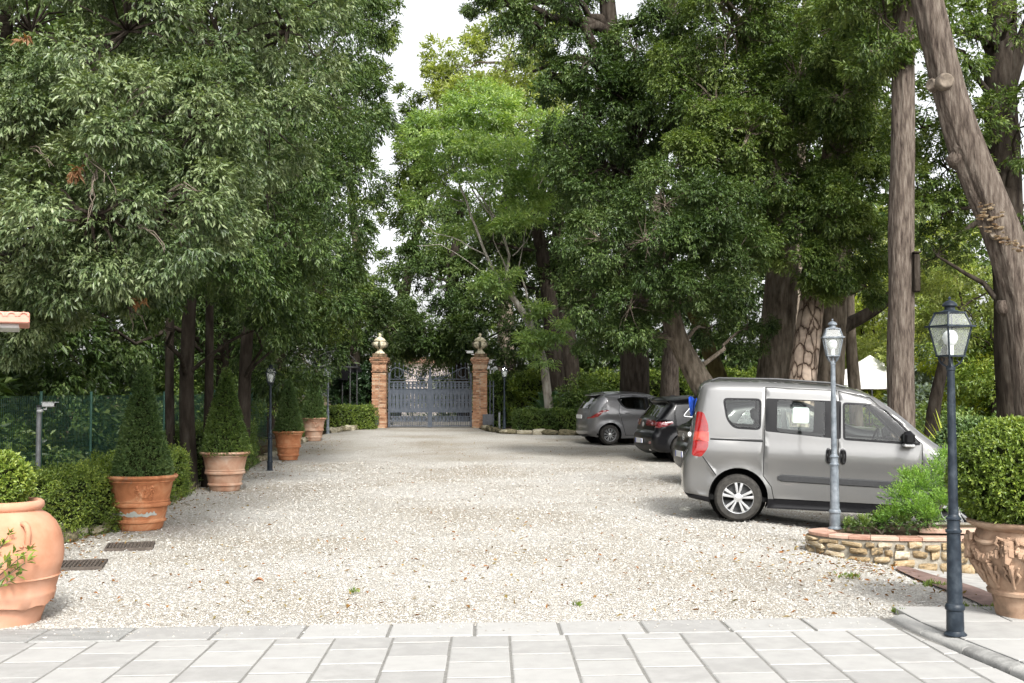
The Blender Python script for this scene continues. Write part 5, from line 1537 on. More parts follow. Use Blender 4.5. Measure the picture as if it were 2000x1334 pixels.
# ------------------------------------------------------------------ gate pillars, urns, gate
GY = 43.6
gzz = .36
brick_me = []
for v in range(4):
    m = MB(); r = random.Random(v)
    m.box((0, 0, 0), (.246 + r.uniform(-.006, .004), .12, .056 + r.uniform(-.003, .003)), 0, bev=.006)
    me = m.mesh('brick', smooth=False); me.materials.append(M_brick); brick_me.append(me)
def pillar(cx, lab):
    t = thing('gate_pillar', lab, 'gate pillar', (cx, GY, gzz))
    hw = .262
    core = MB()
    core.box((0, 0, 1.30), (hw * 2 - .03, hw * 2 - .03, 2.6))
    core.build('core', M_mortar, t, smooth=False)
    def course(z, e=0.0, flip=0):
        for q in range(4):
            a = q * PI / 2
            for k in range(2):
                off = -.132 + .265 * k - (.06 if flip else -.06) * 0
                x_ = off + (.065 if flip else -.065) * (1 if k == 0 else 1) * .0
                p = Matrix.Rotation(a, 3, 'Z') @ Vector((x_ + (.06 if flip else -.06) * .35, -(hw + e - .062), z))
                o = mesh_obj('brick', random.choice(brick_me), t, loc=p, rot=(0, 0, a))
                if e: o.scale = (1 + e * 1.6, 1, 1)
    z = .03; n = 0
    while z < .56: course(z, .035, n % 2); z += .0655; n += 1
    while z < 2.10: course(z, 0, n % 2); z += .0655; n += 1
    M_cap = mat('brick_moulding', [(.09, .06, .035), (.25, .13, .075), (.36, .20, .12), (.40, .29, .20)], scale=9, rough=.9, bump=.4, per_object=True)
    for (z_, h_, w_) in ((2.135, .06, .60), (2.20, .06, .54), (2.33, .19, .55), (2.45, .05, .60), (2.515, .07, .66), (2.585, .07, .72), (2.655, .06, .68)):
        part('moulding', M_cap, t, lambda m: m.box((0, 0, z_), (w_, w_, h_ - .004), bev=.012), smooth=False)
    part('capstone', mat('mossy_cap', [(.05, .045, .025), (.15, .10, .06), (.22, .16, .10)], scale=9, rough=1, bump=.5), t, lambda m: m.box((0, 0, 2.76), (.52, .52, .145), bev=.02), smooth=False)
    return t
def stone_urn(cx, lab, mossy):
    t = thing('stone_urn', lab, 'urn', (cx, GY, gzz + 2.8335), .3)
    part('foot', M_cream, t, lambda m: m.lathe([(.19, 0), (.19, .03), (.175, .05), (.12, .09), (.095, .14), (.09, .19)], 24, cap=False))
    def bowl(m):
        m.lathe([(.09, .19), (.15, .215), (.225, .27), (.26, .335), (.262, .38), (.235, .43), (.20, .46), (.205, .475), (.23, .485), (.232, .51), (.19, .52)], 24, cap=False)
    part('bowl', M_cream, t, bowl)
    part('lid', M_cream, t, lambda m: m.lathe([(.215, .51), (.21, .535), (.18, .57), (.12, .61), (.07, .635), (.04, .65), (.035, .67), (.06, .70), (.065, .725), (.04, .76), (.015, .79), (0, .80)], 24, cap=False))
    M_moss = mat('urn_dark_stain', [(.05, .05, .03), (.12, .115, .075)], scale=9, rough=1, bump=.4)
    def lobe(m):
        pts = [(.09, .19), (.15, .215), (.225, .27), (.26, .335), (.262, .38), (.235, .43), (.20, .46)]
        m.tube([(r + .004, 0, z) for r, z in pts], [.02, .03, .045, .055, .055, .045, .03], 8)
    for q in range(4):
        p = part('lug', M_moss, t, lobe, rot=(0, 0, -PI / 2 - .3 + q * PI / 2))
    return t
XL, XR = P(741.5, 767, GY).x, P(937.5, 767, GY).x
pillar(XL, 'left brick gate pillar with ivy creeping up beside it')
pillar(XR, 'right brick gate pillar with a white camera under its cap')
stone_urn(XL, 'pale lidded stone urn on top of the left gate pillar', 0)
stone_urn(XR, 'pale lidded stone urn on top of the right gate pillar', 1)

def gate():
    x0, x1 = P(758.5, 767, GY).x, P(921.5, 767, GY).x
    w = (x1 - x0)
    t = thing('metal_gate', 'grey blue double metal gate with scrolls and spikes between brick pillars', 'gate', (x0, GY, gzz))
    H = 1.80
    mid = w / 2
    for leaf in (0, 1):
        L = leaf_e = bpy.data.objects.new('gate_leaf', None); link(L, t); child(L, t)
        L.location = (0 if leaf == 0 else w, 0, 0)
        sg = 1 if leaf == 0 else -1           # mirrored leaf
        lw = mid - .04
        bx = lambda m, xa, xb, za, zb, th=.04, y=0: m.box((sg * (xa + xb) / 2, y, (za + zb) / 2), (abs(xb - xa), th, zb - za))
        for (xa, xb, zt_) in ((.0, .06, 2.1), (lw - .05, lw, 1.86)):
            part('stile', M_gate, L, lambda m: bx(m, xa, xb, .03, zt_, .06), smooth=False)
        zr = [(.05, .09), (.235, .27), (.415, .445), (.58, .62), (1.47, 1.50), (1.73, 1.775)]
        for za, zb in zr:
            part('rail', M_gate, L, lambda m: bx(m, .06, lw - .05, za, zb, .05), smooth=False)
        part('rail', M_gate, L, lambda m: bx(m, .06, lw - .05, 1.845, 1.87, .03), smooth=False)
        # sheet with dagger-shaped openings
        xa, xb, za, zb = .06, lw - .05, .62, 1.47
        holes = []
        n = 10
        for q in range(n):
            xc = xa + (xb - xa) * (q + .5) / n
            holes.append([(xc - .017, 1.09), (xc + .017, 1.09), (xc + .013, 1.20), (xc, 1.34), (xc - .013, 1.20)])
            holes.append([(xc - .017, .94), (xc - .013, .86), (xc, .72), (xc + .013, .86), (xc + .017, .94)])
            holes.append([(xc + .022 * math.cos(a), 1.015 + .022 * math.sin(a)) for a in np.linspace(0, 2 * PI, 9)[:-1]])
        V, F = cdt([[(xa, za), (xb, za), (xb, zb), (xa, zb)]] + holes, [])
        c = V[F].mean(1); keep = np.ones(len(F), bool)
        for h in holes: keep &= ~in_poly(c[:, 0], c[:, 1], h)
        F = F[keep]
        n_ = len(V)
        V3 = np.concatenate([np.stack([sg * V[:, 0], np.full(n_, -.006), V[:, 1]], 1), np.stack([sg * V[:, 0], np.full(n_, .006), V[:, 1]], 1)])
        mesh_obj('panel', np_mesh('panel', V3, np.concatenate([F, F[:, ::-1] + n_])), L, mat=M_gate)
        # rings between the rails, and plates behind the top row
        for (zc, r) in ((1.615, .042), (.34, .04)):
            for q in range(n):
                xc = xa + (xb - xa) * (q + .5) / n
                m = MB(); m.tube([(r * math.cos(a), 0, r * 1.25 * math.sin(a)) for a in np.linspace(0, 2 * PI, 15)[:-1]], .012, 6, closed=True)
                m.tube([(0, 0, -r * 1.25), (0, 0, r * 1.25)], .011, 6)
                m.build('ring', M_gate, L, loc=(sg * xc, 0, zc))
            for q in range(n + 1):
                xc = xa + (xb - xa) * q / n
                if 0 < q < n:
                    hh = .12 if zc > 1 else .08
                    part('plate', M_gate, L, lambda m: bx(m, xc - .036, xc + .036, zc - hh, zc + hh, .012), smooth=False)
        for q in range(n * 2 + 1):
            xc = xa + (xb - xa) * (q + .5) / (n * 2 + 1)
            part('bar', M_gate, L, lambda m: m.tube([(sg * xc, 0, .445), (sg * xc, 0, .58)], .012, 6))
            part('bar', M_gate, L, lambda m: m.tube([(sg * xc, 0, .09), (sg * xc, 0, .235)], .012, 6))
        # swept top: C-scroll at the hinge side running down to the middle
        curve = []
        for a in np.linspace(-2.5 * PI, .62 * PI, 44):
            rr = .06 + .20 * (a + 2.5 * PI) / (3.12 * PI)
            curve.append((sg * (.30 - rr * math.cos(PI * .0 + a + PI * .5) * -1), 0, 2.02 + rr * math.sin(a + PI * .5) * .92))
        part('scroll', M_gate, L, lambda m: m.tube([(sg * (.32 + (.05 + .018 * q) * math.cos(2.6 + q * .42)), 0, 2.06 + (.05 + .0145 * q) * math.sin(2.6 + q * .42)) for q in range(0, 14)], .014, 6))
        arch = [(.07, 1.95), (.06, 2.05), (.09, 2.17), (.17, 2.26), (.29, 2.295), (.42, 2.27), (.58, 2.19), (.80, 2.07), (1.02, 1.97), (1.22, 1.91), (1.40, 1.885)]
        part('scroll', M_gate, L, lambda m: m.tube([(sg * a, 0, b) for a, b in arch], .018, 8))
        part('scroll', M_gate, L, lambda m: m.tube([(sg * (1.44 + .075 * math.cos(q * .5)), 0, 1.965 + .075 * math.sin(q * .5)) for q in range(0, 11)], .011, 6))
        for q in range(9):
            xc = .085 + q * .165
            top = float(np.interp(xc, [a for a, b in arch], [b for a, b in arch])) + (.13 if q < 9 else 0)
            def spear(m):
                m.tube([(sg * xc, 0, 1.86), (sg * xc, 0, top)], .011, 6)
                m.lathe([(.011, top), (.028, top + .03), (.012, top + .07), (0, top + .12)], 8, (sg * xc, 0, 0), cap=False)
            part('spear', M_gate, L, spear)
    part('centre_post', M_gate, t, lambda m: (m.box((mid, -.02, 1.05), (.10, .07, 2.06)), m.lathe([(.05, 2.08), (.058, 2.11), (.03, 2.18), (0, 2.34)], 10, (mid, -.02, 0), cap=False)), smooth=False)
gate()

# small things about the gate
def box_thing(name, lab, cat, c, d, m_, rz=0, door=True):
    t = thing(name, lab, cat, c, rz)
    part('case', m_, t, lambda m: m.box((0, 0, d[2] / 2), d, bev=.012), smooth=False)
    if door: part('cover', m_, t, lambda m: m.box((0, -d[1] / 2 - .006, d[2] * .55), (d[0] * .8, .014, d[2] * .7), bev=.004), smooth=False)
    return t
M_box = mat('motor_grey', [(.05, .055, .065), (.08, .085, .095)], scale=12, rough=.5)
box_thing('gate_motor', 'dark grey gate motor box at the foot of the left gate pillar', 'gate motor', (P(734, 800, 43.0).x, 43.0, .47), (.22, .2, .34), M_box)
box_thing('gate_motor', 'dark grey metal box at the foot of the right gate pillar', 'gate motor', (P(953, 800, 42.9).x, 42.9, .49), (.40, .2, .40), M_box)
pm = thing('marker_post', 'short grey metal post between the right gate pillar and the small lamp', 'post', (P(975.5, 800, 41).x, 41, .36))
part('post', mat('galvanised', [(.25, .27, .29), (.36, .38, .40)], scale=10, rough=.45, metal=.5), pm, lambda m: m.tube([(0, 0, 0), (0, 0, .62)], .04, 10))
part('cap', M_box, pm, lambda m: m.tube([(0, 0, .62), (0, 0, .65)], .046, 10))
def cctv(name, lab, p, rz, s=1.0, bracket=(0, .12, -.06)):
    t = thing(name, lab, 'security camera', p, rz)
    t.scale = (s, s, s)
    part('housing', M_white, t, lambda m: m.box((0, 0, 0), (.26, .095, .085), bev=.015), smooth=False)
    part('sunshield', M_white, t, lambda m: m.box((.02, 0, .052), (.32, .115, .012), bev=.004), smooth=False)
    part('lens', M_black, t, lambda m: m.tube([(.125, 0, 0), (.14, 0, 0)], .035, 12))
    part('bracket', M_white, t, lambda m: m.tube([(-.05, 0, -.04), (-.06, 0, -.09), (bracket[0] - .1, bracket[1], bracket[2] - .03), (bracket[0] - .16, bracket[1], bracket[2] - .03)], .014, 8))
    return t
cctv('security_camera', 'white security camera on the left side under the right pillar urn', (P(918, 690, 43.4).x, 43.4, P(918, 688, 43.4).z), PI, 1.0)
cctv('security_camera', 'small grey security camera on the right flank of the right gate pillar', (P(957, 705, 43.4).x, 43.4, P(957, 705, 43.4).z), -.5, .9)
# side fence bars right of the pillar
sf = thing('side_railing', 'dark vertical bar railing in the gap right of the right gate pillar', 'railing', (P(948, 800, 44).x, 44, .36))
for q in range(3): part('bar', M_gate, sf, lambda m: m.box((.05 + q * .13, 0, .9), (.045, .045, 1.8)), smooth=False)
for z_ in (.3, 1.6): part('rail', M_gate, sf, lambda m: m.box((.18, .03, z_), (.36, .02, .05)), smooth=False)

# iron arbour behind the left hedge
ax0 = P(655, 800, 43); 
arb = thing('iron_arbour', 'dark iron garden arbour with domed ring roof behind the hedge left of the gate', 'arbour', (ax0.x, 43, .36))
ra = .82
for q in range(6):
    a = q * PI / 3 + .35
    part('post', M_darkmetal, arb, lambda m: m.tube([(ra * math.cos(a), ra * math.sin(a), 0), (ra * math.cos(a), ra * math.sin(a), 2.28)], .025, 8))
    part('roof_rib', M_darkmetal, arb, lambda m: m.tube([(ra * math.cos(b) * math.cos(a), ra * math.cos(b) * math.sin(a), 2.3 + .62 * math.sin(b)) for b in np.linspace(0, PI / 2, 10)], .016, 6))
part('ring', M_darkmetal, arb, lambda m: m.tube([(ra * math.cos(a), ra * math.sin(a), 2.29) for a in np.linspace(0, 2 * PI, 37)[:-1]], .032, 8, closed=True))
part('finial', M_darkmetal, arb, lambda m: m.lathe([(.03, 2.9), (.05, 2.95), (.02, 3.05), (.03, 3.1), (.012, 3.3), (0, 3.42)], 10, cap=False))
hd = thing('round_sign', 'dark rounded metal sheet beside the iron arbour near the left gate pillar', 'metal sheet', P(686, 724, 43.6))
def sheet_fn(m):
    pts = [(-.47, -.36), (-.47, .1), (-.3, .2), (-.05, .27), (.15, .26), (.33, .16), (.41, -.02), (.38, -.06), (-.1, -.08), (-.12, -.36)]
    n = len(pts)
    m.add([(a, -.015, b) for a, b in pts] + [(a, .015, b) for a, b in pts], [tuple(range(n)), tuple(range(2 * n - 1, n - 1, -1))] + [(i, n + i, n + (i + 1) % n, (i + 1) % n) for i in range(n)])
part('plate', M_black, hd, sheet_fn, smooth=False)
part('post', M_darkmetal, hd, lambda m: m.tube([(-.05, .05, -2.0), (-.05, .05, .1)], .03, 8))

# pale house beyond the gate
hs = thing('distant_house', 'pale pinkish house glimpsed beyond the metal gate', 'house', (-5.3, 75, .36))
M_plaster = mat('pale_plaster', [(.72, .62, .57), (.80, .71, .66)], scale=2, rough=.9)
part('wall', M_plaster, hs, lambda m: m.box((-.9, 3, 1.65), (4.4, 6, 3.3)), smooth=False)
part('roof', mat('roof_tiles', [(.25, .11, .07), (.38, .19, .12)], scale=5, rough=.9), hs, lambda m: m.add([(-3.4, -.3, 3.29), (1.6, -.3, 3.29), (1.6, 6.5, 3.29), (-3.4, 6.5, 3.29), (-2.4, 3, 3.8), (.6, 3, 3.8)], [(0, 1, 5, 4), (1, 2, 5), (2, 3, 4, 5), (3, 0, 4), (3, 2, 1, 0)]), smooth=False)
for x_ in (-2.3, .5):
    w_ = part('window', mat('shutter_green', [(.05, .08, .06), (.08, .12, .09)], scale=5), hs, lambda m: (m.box((x_ - .5, -.03, 1.7), (.08, .08, 1.3)), m.box((x_ + .5, -.03, 1.7), (.08, .08, 1.3)), m.box((x_, -.03, 2.39), (1.08, .08, .08)), m.box((x_, -.03, 1.01), (1.08, .08, .08))), smooth=False)
    part('pane', M_carglass, w_, lambda m: m.box((x_, -.012, 1.7), (.92, .01, 1.3)), smooth=False)

# camera pole, fence on the left
cp = G(77, 947); cp = Vector((P(77, 767, 14.2).x, 14.2, 0))
pole = thing('camera_pole', 'grey metal pole beside the fence carrying a security camera', 'pole', cp)
part('pole', mat('pole_grey', [(.16, .165, .17), (.26, .27, .28)], scale=12, rough=.4, metal=.3), pole, lambda m: m.tube([(0, 0, 0), (0, 0, 1.52)], .03, 12))
part('cap', M_darkmetal, pole, lambda m: m.tube([(0, 0, 1.52), (0, 0, 1.545)], .034, 12))
part('bracket', M_white, pole, lambda m: m.tube([(0, -.03, 1.47), (.03, -.06, 1.47), (.07, -.06, 1.48)], .018, 8))
cctv('security_camera', 'white security camera on top of the grey pole by the fence', (cp.x + .15, 14.13, 1.55), -.15, .62, bracket=(.05, 0, -.06))
sp_ = thing('spot_light', 'small black garden spotlight peeping from the hedge behind the big jar', 'spotlight', G(100, 1052))
part('stake', M_black, sp_, lambda m: m.tube([(0, 0, 0), (0, 0, .2)], .012, 8))
part('head', M_black, sp_, lambda m: (m.tube([(-.06, 0, .2), (.05, -.02, .27)], [.03, .045], 10), m.box((.0, 0, .26), (.1, .02, .03))))

M_fence = mat('fence_green', [(.012, .05, .035), (.02, .075, .055)], scale=10, rough=.5)
fence = thing('mesh_fence', 'dark green wire mesh fence behind the left hedges', 'fence', (-6.6, 10.5, 0))
f0, f1 = Vector((-6.75, 10.4, 0)), Vector((-7.1, 33, 0))
nb = 11
for b in range(nb):
    a_, c_ = f0.lerp(f1, b / nb), f0.lerp(f1, (b + 1) / nb)
    za, zc = float(gz(a_.x, a_.y)), float(gz(c_.x, c_.y))
    A_ = a_ - Vector((-6.6, 10.5, 0)); C_ = c_ - Vector((-6.6, 10.5, 0))
    part('post', M_fence, fence, lambda m: m.tube([(A_.x, A_.y, za - .05), (A_.x, A_.y, za + 1.72)], .022, 8))
    m = MB()
    d = (C_ - A_); L = d.length
    nv = int(L / .06)
    for q in range(nv + 1):
        p = A_.lerp(C_, q / nv)
        m.box((p.x, p.y, za + .85), (.004, .004, 1.6), 0)
    for q in range(17):
        z_ = za + .05 + q * .1
        m.box((A_ + d / 2) + Vector((0, 0, z_)), (.004, L, .004), math.atan2(d.y, d.x) - PI / 2)
    o = m.build('wire_mesh', M_fence, fence, smooth=False); o['kind'] = 'stuff'

# eave of the house at the left, with its terracotta tiles
eave = thing('roof_eave', 'corner of a pinkish terracotta tiled roof eave poking in at the left edge', 'roof', P(-20, 620, 9.0), .40)
M_eave = mat('eave_paint', [(.48, .21, .155), (.56, .27, .205)], scale=4, rough=.7)
M_tile = mat('eave_tile', [(.42, .20, .14), (.50, .27, .20), (.52, .36, .29)], scale=6, rough=.85, bump=.2, per_object=True)
pe = Vector(eave.location)
pr = P(57, 632, 9.0) - pe; pr.x *= .93
part('fascia', M_eave, eave, lambda m: m.box((pr.x / 2 - .75, .35, pr.z + .05), (pr.x + 1.5, .8, .09), bev=.01), smooth=False)
part('soffit', M_white, eave, lambda m: m.box((pr.x / 2 - .79, .40, pr.z - .012), (pr.x + 1.42, .72, .03)), smooth=False)
for q in range(7):
    xo = pr.x - .045 - q * .09
    def tl(m):
        V, F = [], []
        for (yy, zz, rr) in ((-.06, .062, .04), (.8, .12, .036)):
            for k in range(9):
                a = PI * k / 8
                V.append((xo + rr * math.cos(a), yy, pr.z + zz + rr * .9 * math.sin(a)))
            for k in range(9):
                a = PI * k / 8
                V.append((xo + (rr - .012) * math.cos(a), yy, pr.z + zz + (rr - .012) * .9 * math.sin(a)))
        for k in range(8):
            F += [(k, k + 1, 18 + k + 1, 18 + k), (9 + k, 27 + k, 27 + k + 1, 9 + k + 1), (k, 9 + k, 9 + k + 1, k + 1)]
        m.add(V, F)
    part('roof_tile', M_tile, eave, tl)

# white canopy at the right
cv = P(1700, 768, 45)
can = thing('garden_canopy', 'white peaked garden canopy with orange lit underside beyond the tree trunks', 'canopy', (cv.x, 45, float(gz(cv.x, 45))))
M_canvas = mat('white_canvas', [(.74, .73, .70), (.80, .79, .77)], scale=3, rough=.8)
M_amber = mat('orange_lit_underside', [(.62, .33, .07), (.70, .40, .10)], scale=3, rough=.8)  # orange light on the canopy's underside, put into the colour
hz0 = cv.z - float(gz(cv.x, 45)) + .16; hw = 2.0
def roof_fn(m):
    n = 8; V = []; F = []
    for i in range(n + 1):
        u = i / n
        s = hw * (1 - u) ; z_ = hz0 + 1.35 * (u ** 1.35)
        V += [(-s, -s, z_), (s, -s, z_), (s, s, z_), (-s, s, z_)]
    for i in range(n):
        for k in range(4): F.append((i * 4 + k, i * 4 + (k + 1) % 4, i * 4 + 4 + (k + 1) % 4, i * 4 + 4 + k))
    m.add(V, F)
part('roof_cloth', M_canvas, can, roof_fn, rot=(0, 0, .5), smooth=False)
part('lining', M_amber, can, lambda m: m.add([(-hw * .96, -hw * .96, hz0 - .03), (hw * .96, -hw * .96, hz0 - .03), (hw * .96, hw * .96, hz0 - .03), (-hw * .96, hw * .96, hz0 - .03), (0, 0, hz0 + .35)], [(0, 1, 4), (1, 2, 4), (2, 3, 4), (3, 0, 4)]), rot=(0, 0, .5), smooth=False)  # underside of the roof cloth, coloured as if lit orange
for sx in (-1, 1):
    for sy in (-1, 1):
        part('leg', M_darkmetal, can, lambda m: m.tube([(sx * hw * .97, sy * hw * .97, 0), (sx * hw * .97, sy * hw * .97, hz0)], .03, 8), rot=(0, 0, .5))

# cycad, columns of ivy, strappy plant
def fronds(name, lab, cat, base, n, L, pw, lm_, rise=1.0, leaf=.16):
    t = thing(name, lab, cat, base)
    m = MB()
    part('trunk', M_barkdark, t, lambda m: m.lathe([(.16, -.05), (.18, .2), (.12, .35), (0, .4)], 12, cap=False))
    for q in range(n):
        a = 2.4 * q; el = .35 + 1.0 * (q / n)
        pts = []
        for i in range(8):
            u = i / 7
            r = L * u * math.cos(el) ; z = .35 + L * u * math.sin(el) * rise - L * .45 * u * u
            pts.append(Vector((r * math.cos(a), r * math.sin(a), z)))
        V, F = [], []
        for i in range(24):
            u = .08 + .9 * i / 24
            k = min(6, int(u * 7)); p = pts[k].lerp(pts[k + 1], u * 7 - k); d = (pts[k + 1] - pts[k]).normalized()
            s = d.cross(Vector((0, 0, 1))).normalized(); up_ = s.cross(d)
            for sg in (-1, 1):
                ll = leaf * math.sin(PI * min(1, u * .9 + .12)) + .03
                tip = p + s * sg * ll * .9 + d * ll * .5 + up_ * ll * .15
                o_ = len(V); V += [p - d * pw, p + d * pw, tip]; F.append((o_, o_ + 1, o_ + 2))
        nV = len(V)
        me = np_mesh('frond', np.array([tuple(v) for v in V]), np.array(F), rng.random(len(F)) * .6 + .2)
        mesh_obj('frond', me, t, mat=lm_)
    return t
cy = P(1075, 800, 40.5)
fronds('cycad', 'dark spiky cycad palm behind the low hedge left of the grey hatchback', 'cycad', (cy.x, 40.5, .34), 26, 1.45, .03, LF_cycad, 1.25, .26)
st_ = P(1856, 830, 23)
sp2 = thing('strappy_plant', 'bright strap leaved plant by the dark twisting trunk right of the van', 'plant', (st_.x, 23, 0))
part('crown_base', M_barkdark, sp2, lambda m: m.lathe([(.12, -.05), (.10, .3), (0, .4)], 10, cap=False))
for q in range(34):
    a = q * 2.4; el = 1.35 - .9 * (q / 34) ; L_ = random.uniform(.9, 1.35)
    V, F = [], []
    sx_, sy_ = -math.sin(a), math.cos(a)
    for i in range(7):
        u = i / 6; r_ = L_ * u * math.cos(el); z_ = .3 + L_ * u * math.sin(el) - .35 * u * u * (1.5 - el)
        w_ = .026 * (1 - u ** 2) + .002
        V += [(r_ * math.cos(a) - sx_ * w_, r_ * math.sin(a) - sy_ * w_, z_), (r_ * math.cos(a) + sx_ * w_, r_ * math.sin(a) + sy_ * w_, z_)]
    for i in range(6): F.append((2 * i, 2 * i + 1, 2 * i + 3, 2 * i + 2))
    mesh_obj('leaf', np_mesh('leaf', np.array(V), np.array(F), np.full(6, random.uniform(.1, .7))), sp2, mat=LF_yellow)
ic = P(1113, 800, 40.2)
ivy = thing('ivy_column', 'narrow mossy green column of clipped ivy beside the cycad', 'topiary', (ic.x, 40.2, .34))
n = 700
a = rng.uniform(0, 2 * PI, n); z = rng.uniform(0, 1.35, n)
A = np.stack([.11 * np.cos(a), .11 * np.sin(a), z], 1)
V, F, T = surface_leaves(A, unit(A * np.array([1, 1, 0])), .06, .035, 4)
mesh_obj('foliage', np_mesh('foliage', V, F, T), ivy, mat=LF_hedge)
part('core', M_core, ivy, lambda m: m.tube([(0, 0, 0), (0, 0, 1.33)], [.1, .09], 10))
ds = P(1905, 830, 21)
ball('dark_shrub', 'rounded very dark green shrub behind the bonnet of the van at the right', (ds.x, 21, .65), .62, 1500, .07, LF_yew, 'shrub', .85)

# fallen leaves and weeds on the gravel
def litter():
    n = 2800
    y = 1 / ((1 / 8.6) + rng.random(n) * (1 / 36 - 1 / 8.6)); x = rng.uniform(-5.6, 8, n)
    # more gather along the left edge and near the planter
    m_ = rng.random(n)
    x = np.where(m_ < .35, -5.3 - .03 * (y - 12) + np.abs(rng.normal(0, .5, n)), x)
    x = np.where((m_ > .35) & (m_ < .5), rng.normal(3.4, .7, n), x); y = np.where((m_ > .35) & (m_ < .5), rng.normal(11.2, 1.0, n), y)
    k = in_poly(x, y, np.array(drive_poly)); x, y = x[k], y[k]; n = len(x)
    A = np.stack([x, y, gz(x, y) + .016], 1)
    ax = unit(np.stack([rng.normal(0, 1, n), rng.normal(0, 1, n), rng.normal(.1, .2, n)], 1))
    V, F, T = leaf_tris(A, ax, 1, .055, .024, .0, .2, 0, 1.2, .4, rng.random(n), .05)
    M_lit = leaf_mat('dry_leaf', [(.12, .06, .02), (.24, .10, .03), (.16, .13, .05), (.30, .20, .08)], rough=.8, trans=.15, spec=.1)
    o = mesh_obj('fallen_leaves', np_mesh('fallen_leaves', V, F, T), mat=M_lit); o['kind'] = 'stuff'
    tuft = [(G(1660, 1128), 9, .05), (G(1822, 1145), 12, .06), (G(690, 1160), 3, .025), (G(1920, 1200), 14, .05), (G(1880, 1190), 12, .04), (G(1935, 1195), 12, .04), (G(1130, 1185), 3, .02), (G(1760, 1200), 8, .03)]
    A, ax = [], []
    for p, c_, r in tuft:
        for q in range(c_ * 3):
            A.append((p.x + random.gauss(0, r), p.y + random.gauss(0, r), p.z + .005)); ax.append((random.gauss(0, .5), random.gauss(0, .5), 1))
    V, F, T = leaf_tris(np.array(A), unit(np.array(ax)), 3, .05, .010, .0, .5, -.2, .2, .3)
    o = mesh_obj('weeds', np_mesh('weeds', V, F, T), mat=LF_box); o['kind'] = 'stuff'
litter()
cl = G(505, 1140)
dl_ = thing('curled_leaf', 'large curled brown leaf lying alone on the gravel at left centre', 'leaf', cl)
def curl(m):
    V, F = [], []
    for i in range(6):
        u = i / 5
        w = .034 * math.sin(PI * (u * .9 + .07))
        for s in (-1, 0, 1): V.append((-.05 + .1 * u, s * w, .014 + .022 * abs(s) * w / .034 + .018 * math.sin(u * 3)))
    for i in range(5):
        for s in range(2): F.append((i * 3 + s, i * 3 + s + 1, i * 3 + 4 + s, i * 3 + 3 + s))
    m.add(V, F)
part('blade', mat('brown_leaf', [(.20, .08, .03), (.30, .14, .06)], scale=20, rough=.8), dl_, curl)
# ------------------------------------------------------------------ vehicles
def offset_poly(poly, d):
    p = [Vector((a, b)) for a, b in poly]
    n = len(p)
    area = sum(p[i].x * p[(i + 1) % n].y - p[(i + 1) % n].x * p[i].y for i in range(n))
    sg = 1 if area > 0 else -1
    out = []
    for i in range(n):
        e0 = (p[i] - p[i - 1]).normalized(); e1 = (p[(i + 1) % n] - p[i]).normalized()
        n0 = Vector((-e0.y, e0.x)) * sg; n1 = Vector((-e1.y, e1.x)) * sg
        b = n0 + n1
        if b.length < .2: b = n0
        b.normalize()
        c = max(.4, b.dot(n0))
        out.append(tuple(p[i] + b * d / c))
    return out

def round_poly(poly, r, k=4):
    p = [Vector((a, b)) for a, b in poly]
    n = len(p); out = []
    for i in range(n):
        a, b, c = p[i - 1], p[i], p[(i + 1) % n]
        l0, l1 = (a - b).length, (c - b).length
        rr = min(r, l0 * .45, l1 * .45)
        s, e = b + (a - b).normalized() * rr, b + (c - b).normalized() * rr
        for q in range(k + 1):
            t = q / k
            out.append(tuple(s * (1 - t) ** 2 + b * 2 * t * (1 - t) + e * t * t))
    return out

def catmull(pts, step):
    P_ = [np.array(p[:2], float) for p in pts]
    out, tags = [], []
    for i in range(len(P_) - 1):
        p0, p1, p2, p3 = P_[max(0, i - 1)], P_[i], P_[i + 1], P_[min(len(P_) - 1, i + 2)]
        k = max(1, int(np.hypot(*(p2 - p1)) / step))
        for j in range(k):
            t = j / k
            # centripetal-ish: limited tangents keep tight corners clean
            m1 = (p2 - p0) * .5; m2 = (p3 - p1) * .5
            L = np.hypot(*(p2 - p1))
            for m_ in (m1, m2):
                l_ = np.hypot(*m_)
                if l_ > L: m_ *= L / l_
            h = ((2 * t ** 3 - 3 * t ** 2 + 1) * p1 + (t ** 3 - 2 * t ** 2 + t) * m1 + (-2 * t ** 3 + 3 * t ** 2) * p2 + (t ** 3 - t ** 2) * m2)
            out.append(tuple(h)); tags.append(pts[i][2] if len(pts[i]) > 2 else 'body')
    out.append(tuple(P_[-1])); tags.append('body')
    return out, tags

def seg_dist(pts, line):
    a = np.array(line[:-1]); b = np.array(line[1:])
    p = pts[:, None]; ab = (b - a)[None]
    t = np.clip(np.sum((p - a) * ab, -1) / np.maximum(np.sum(ab * ab, -1), 1e-12), 0, 1)
    return np.min(np.linalg.norm(p - (a + ab * t[..., None]), axis=-1), axis=1)

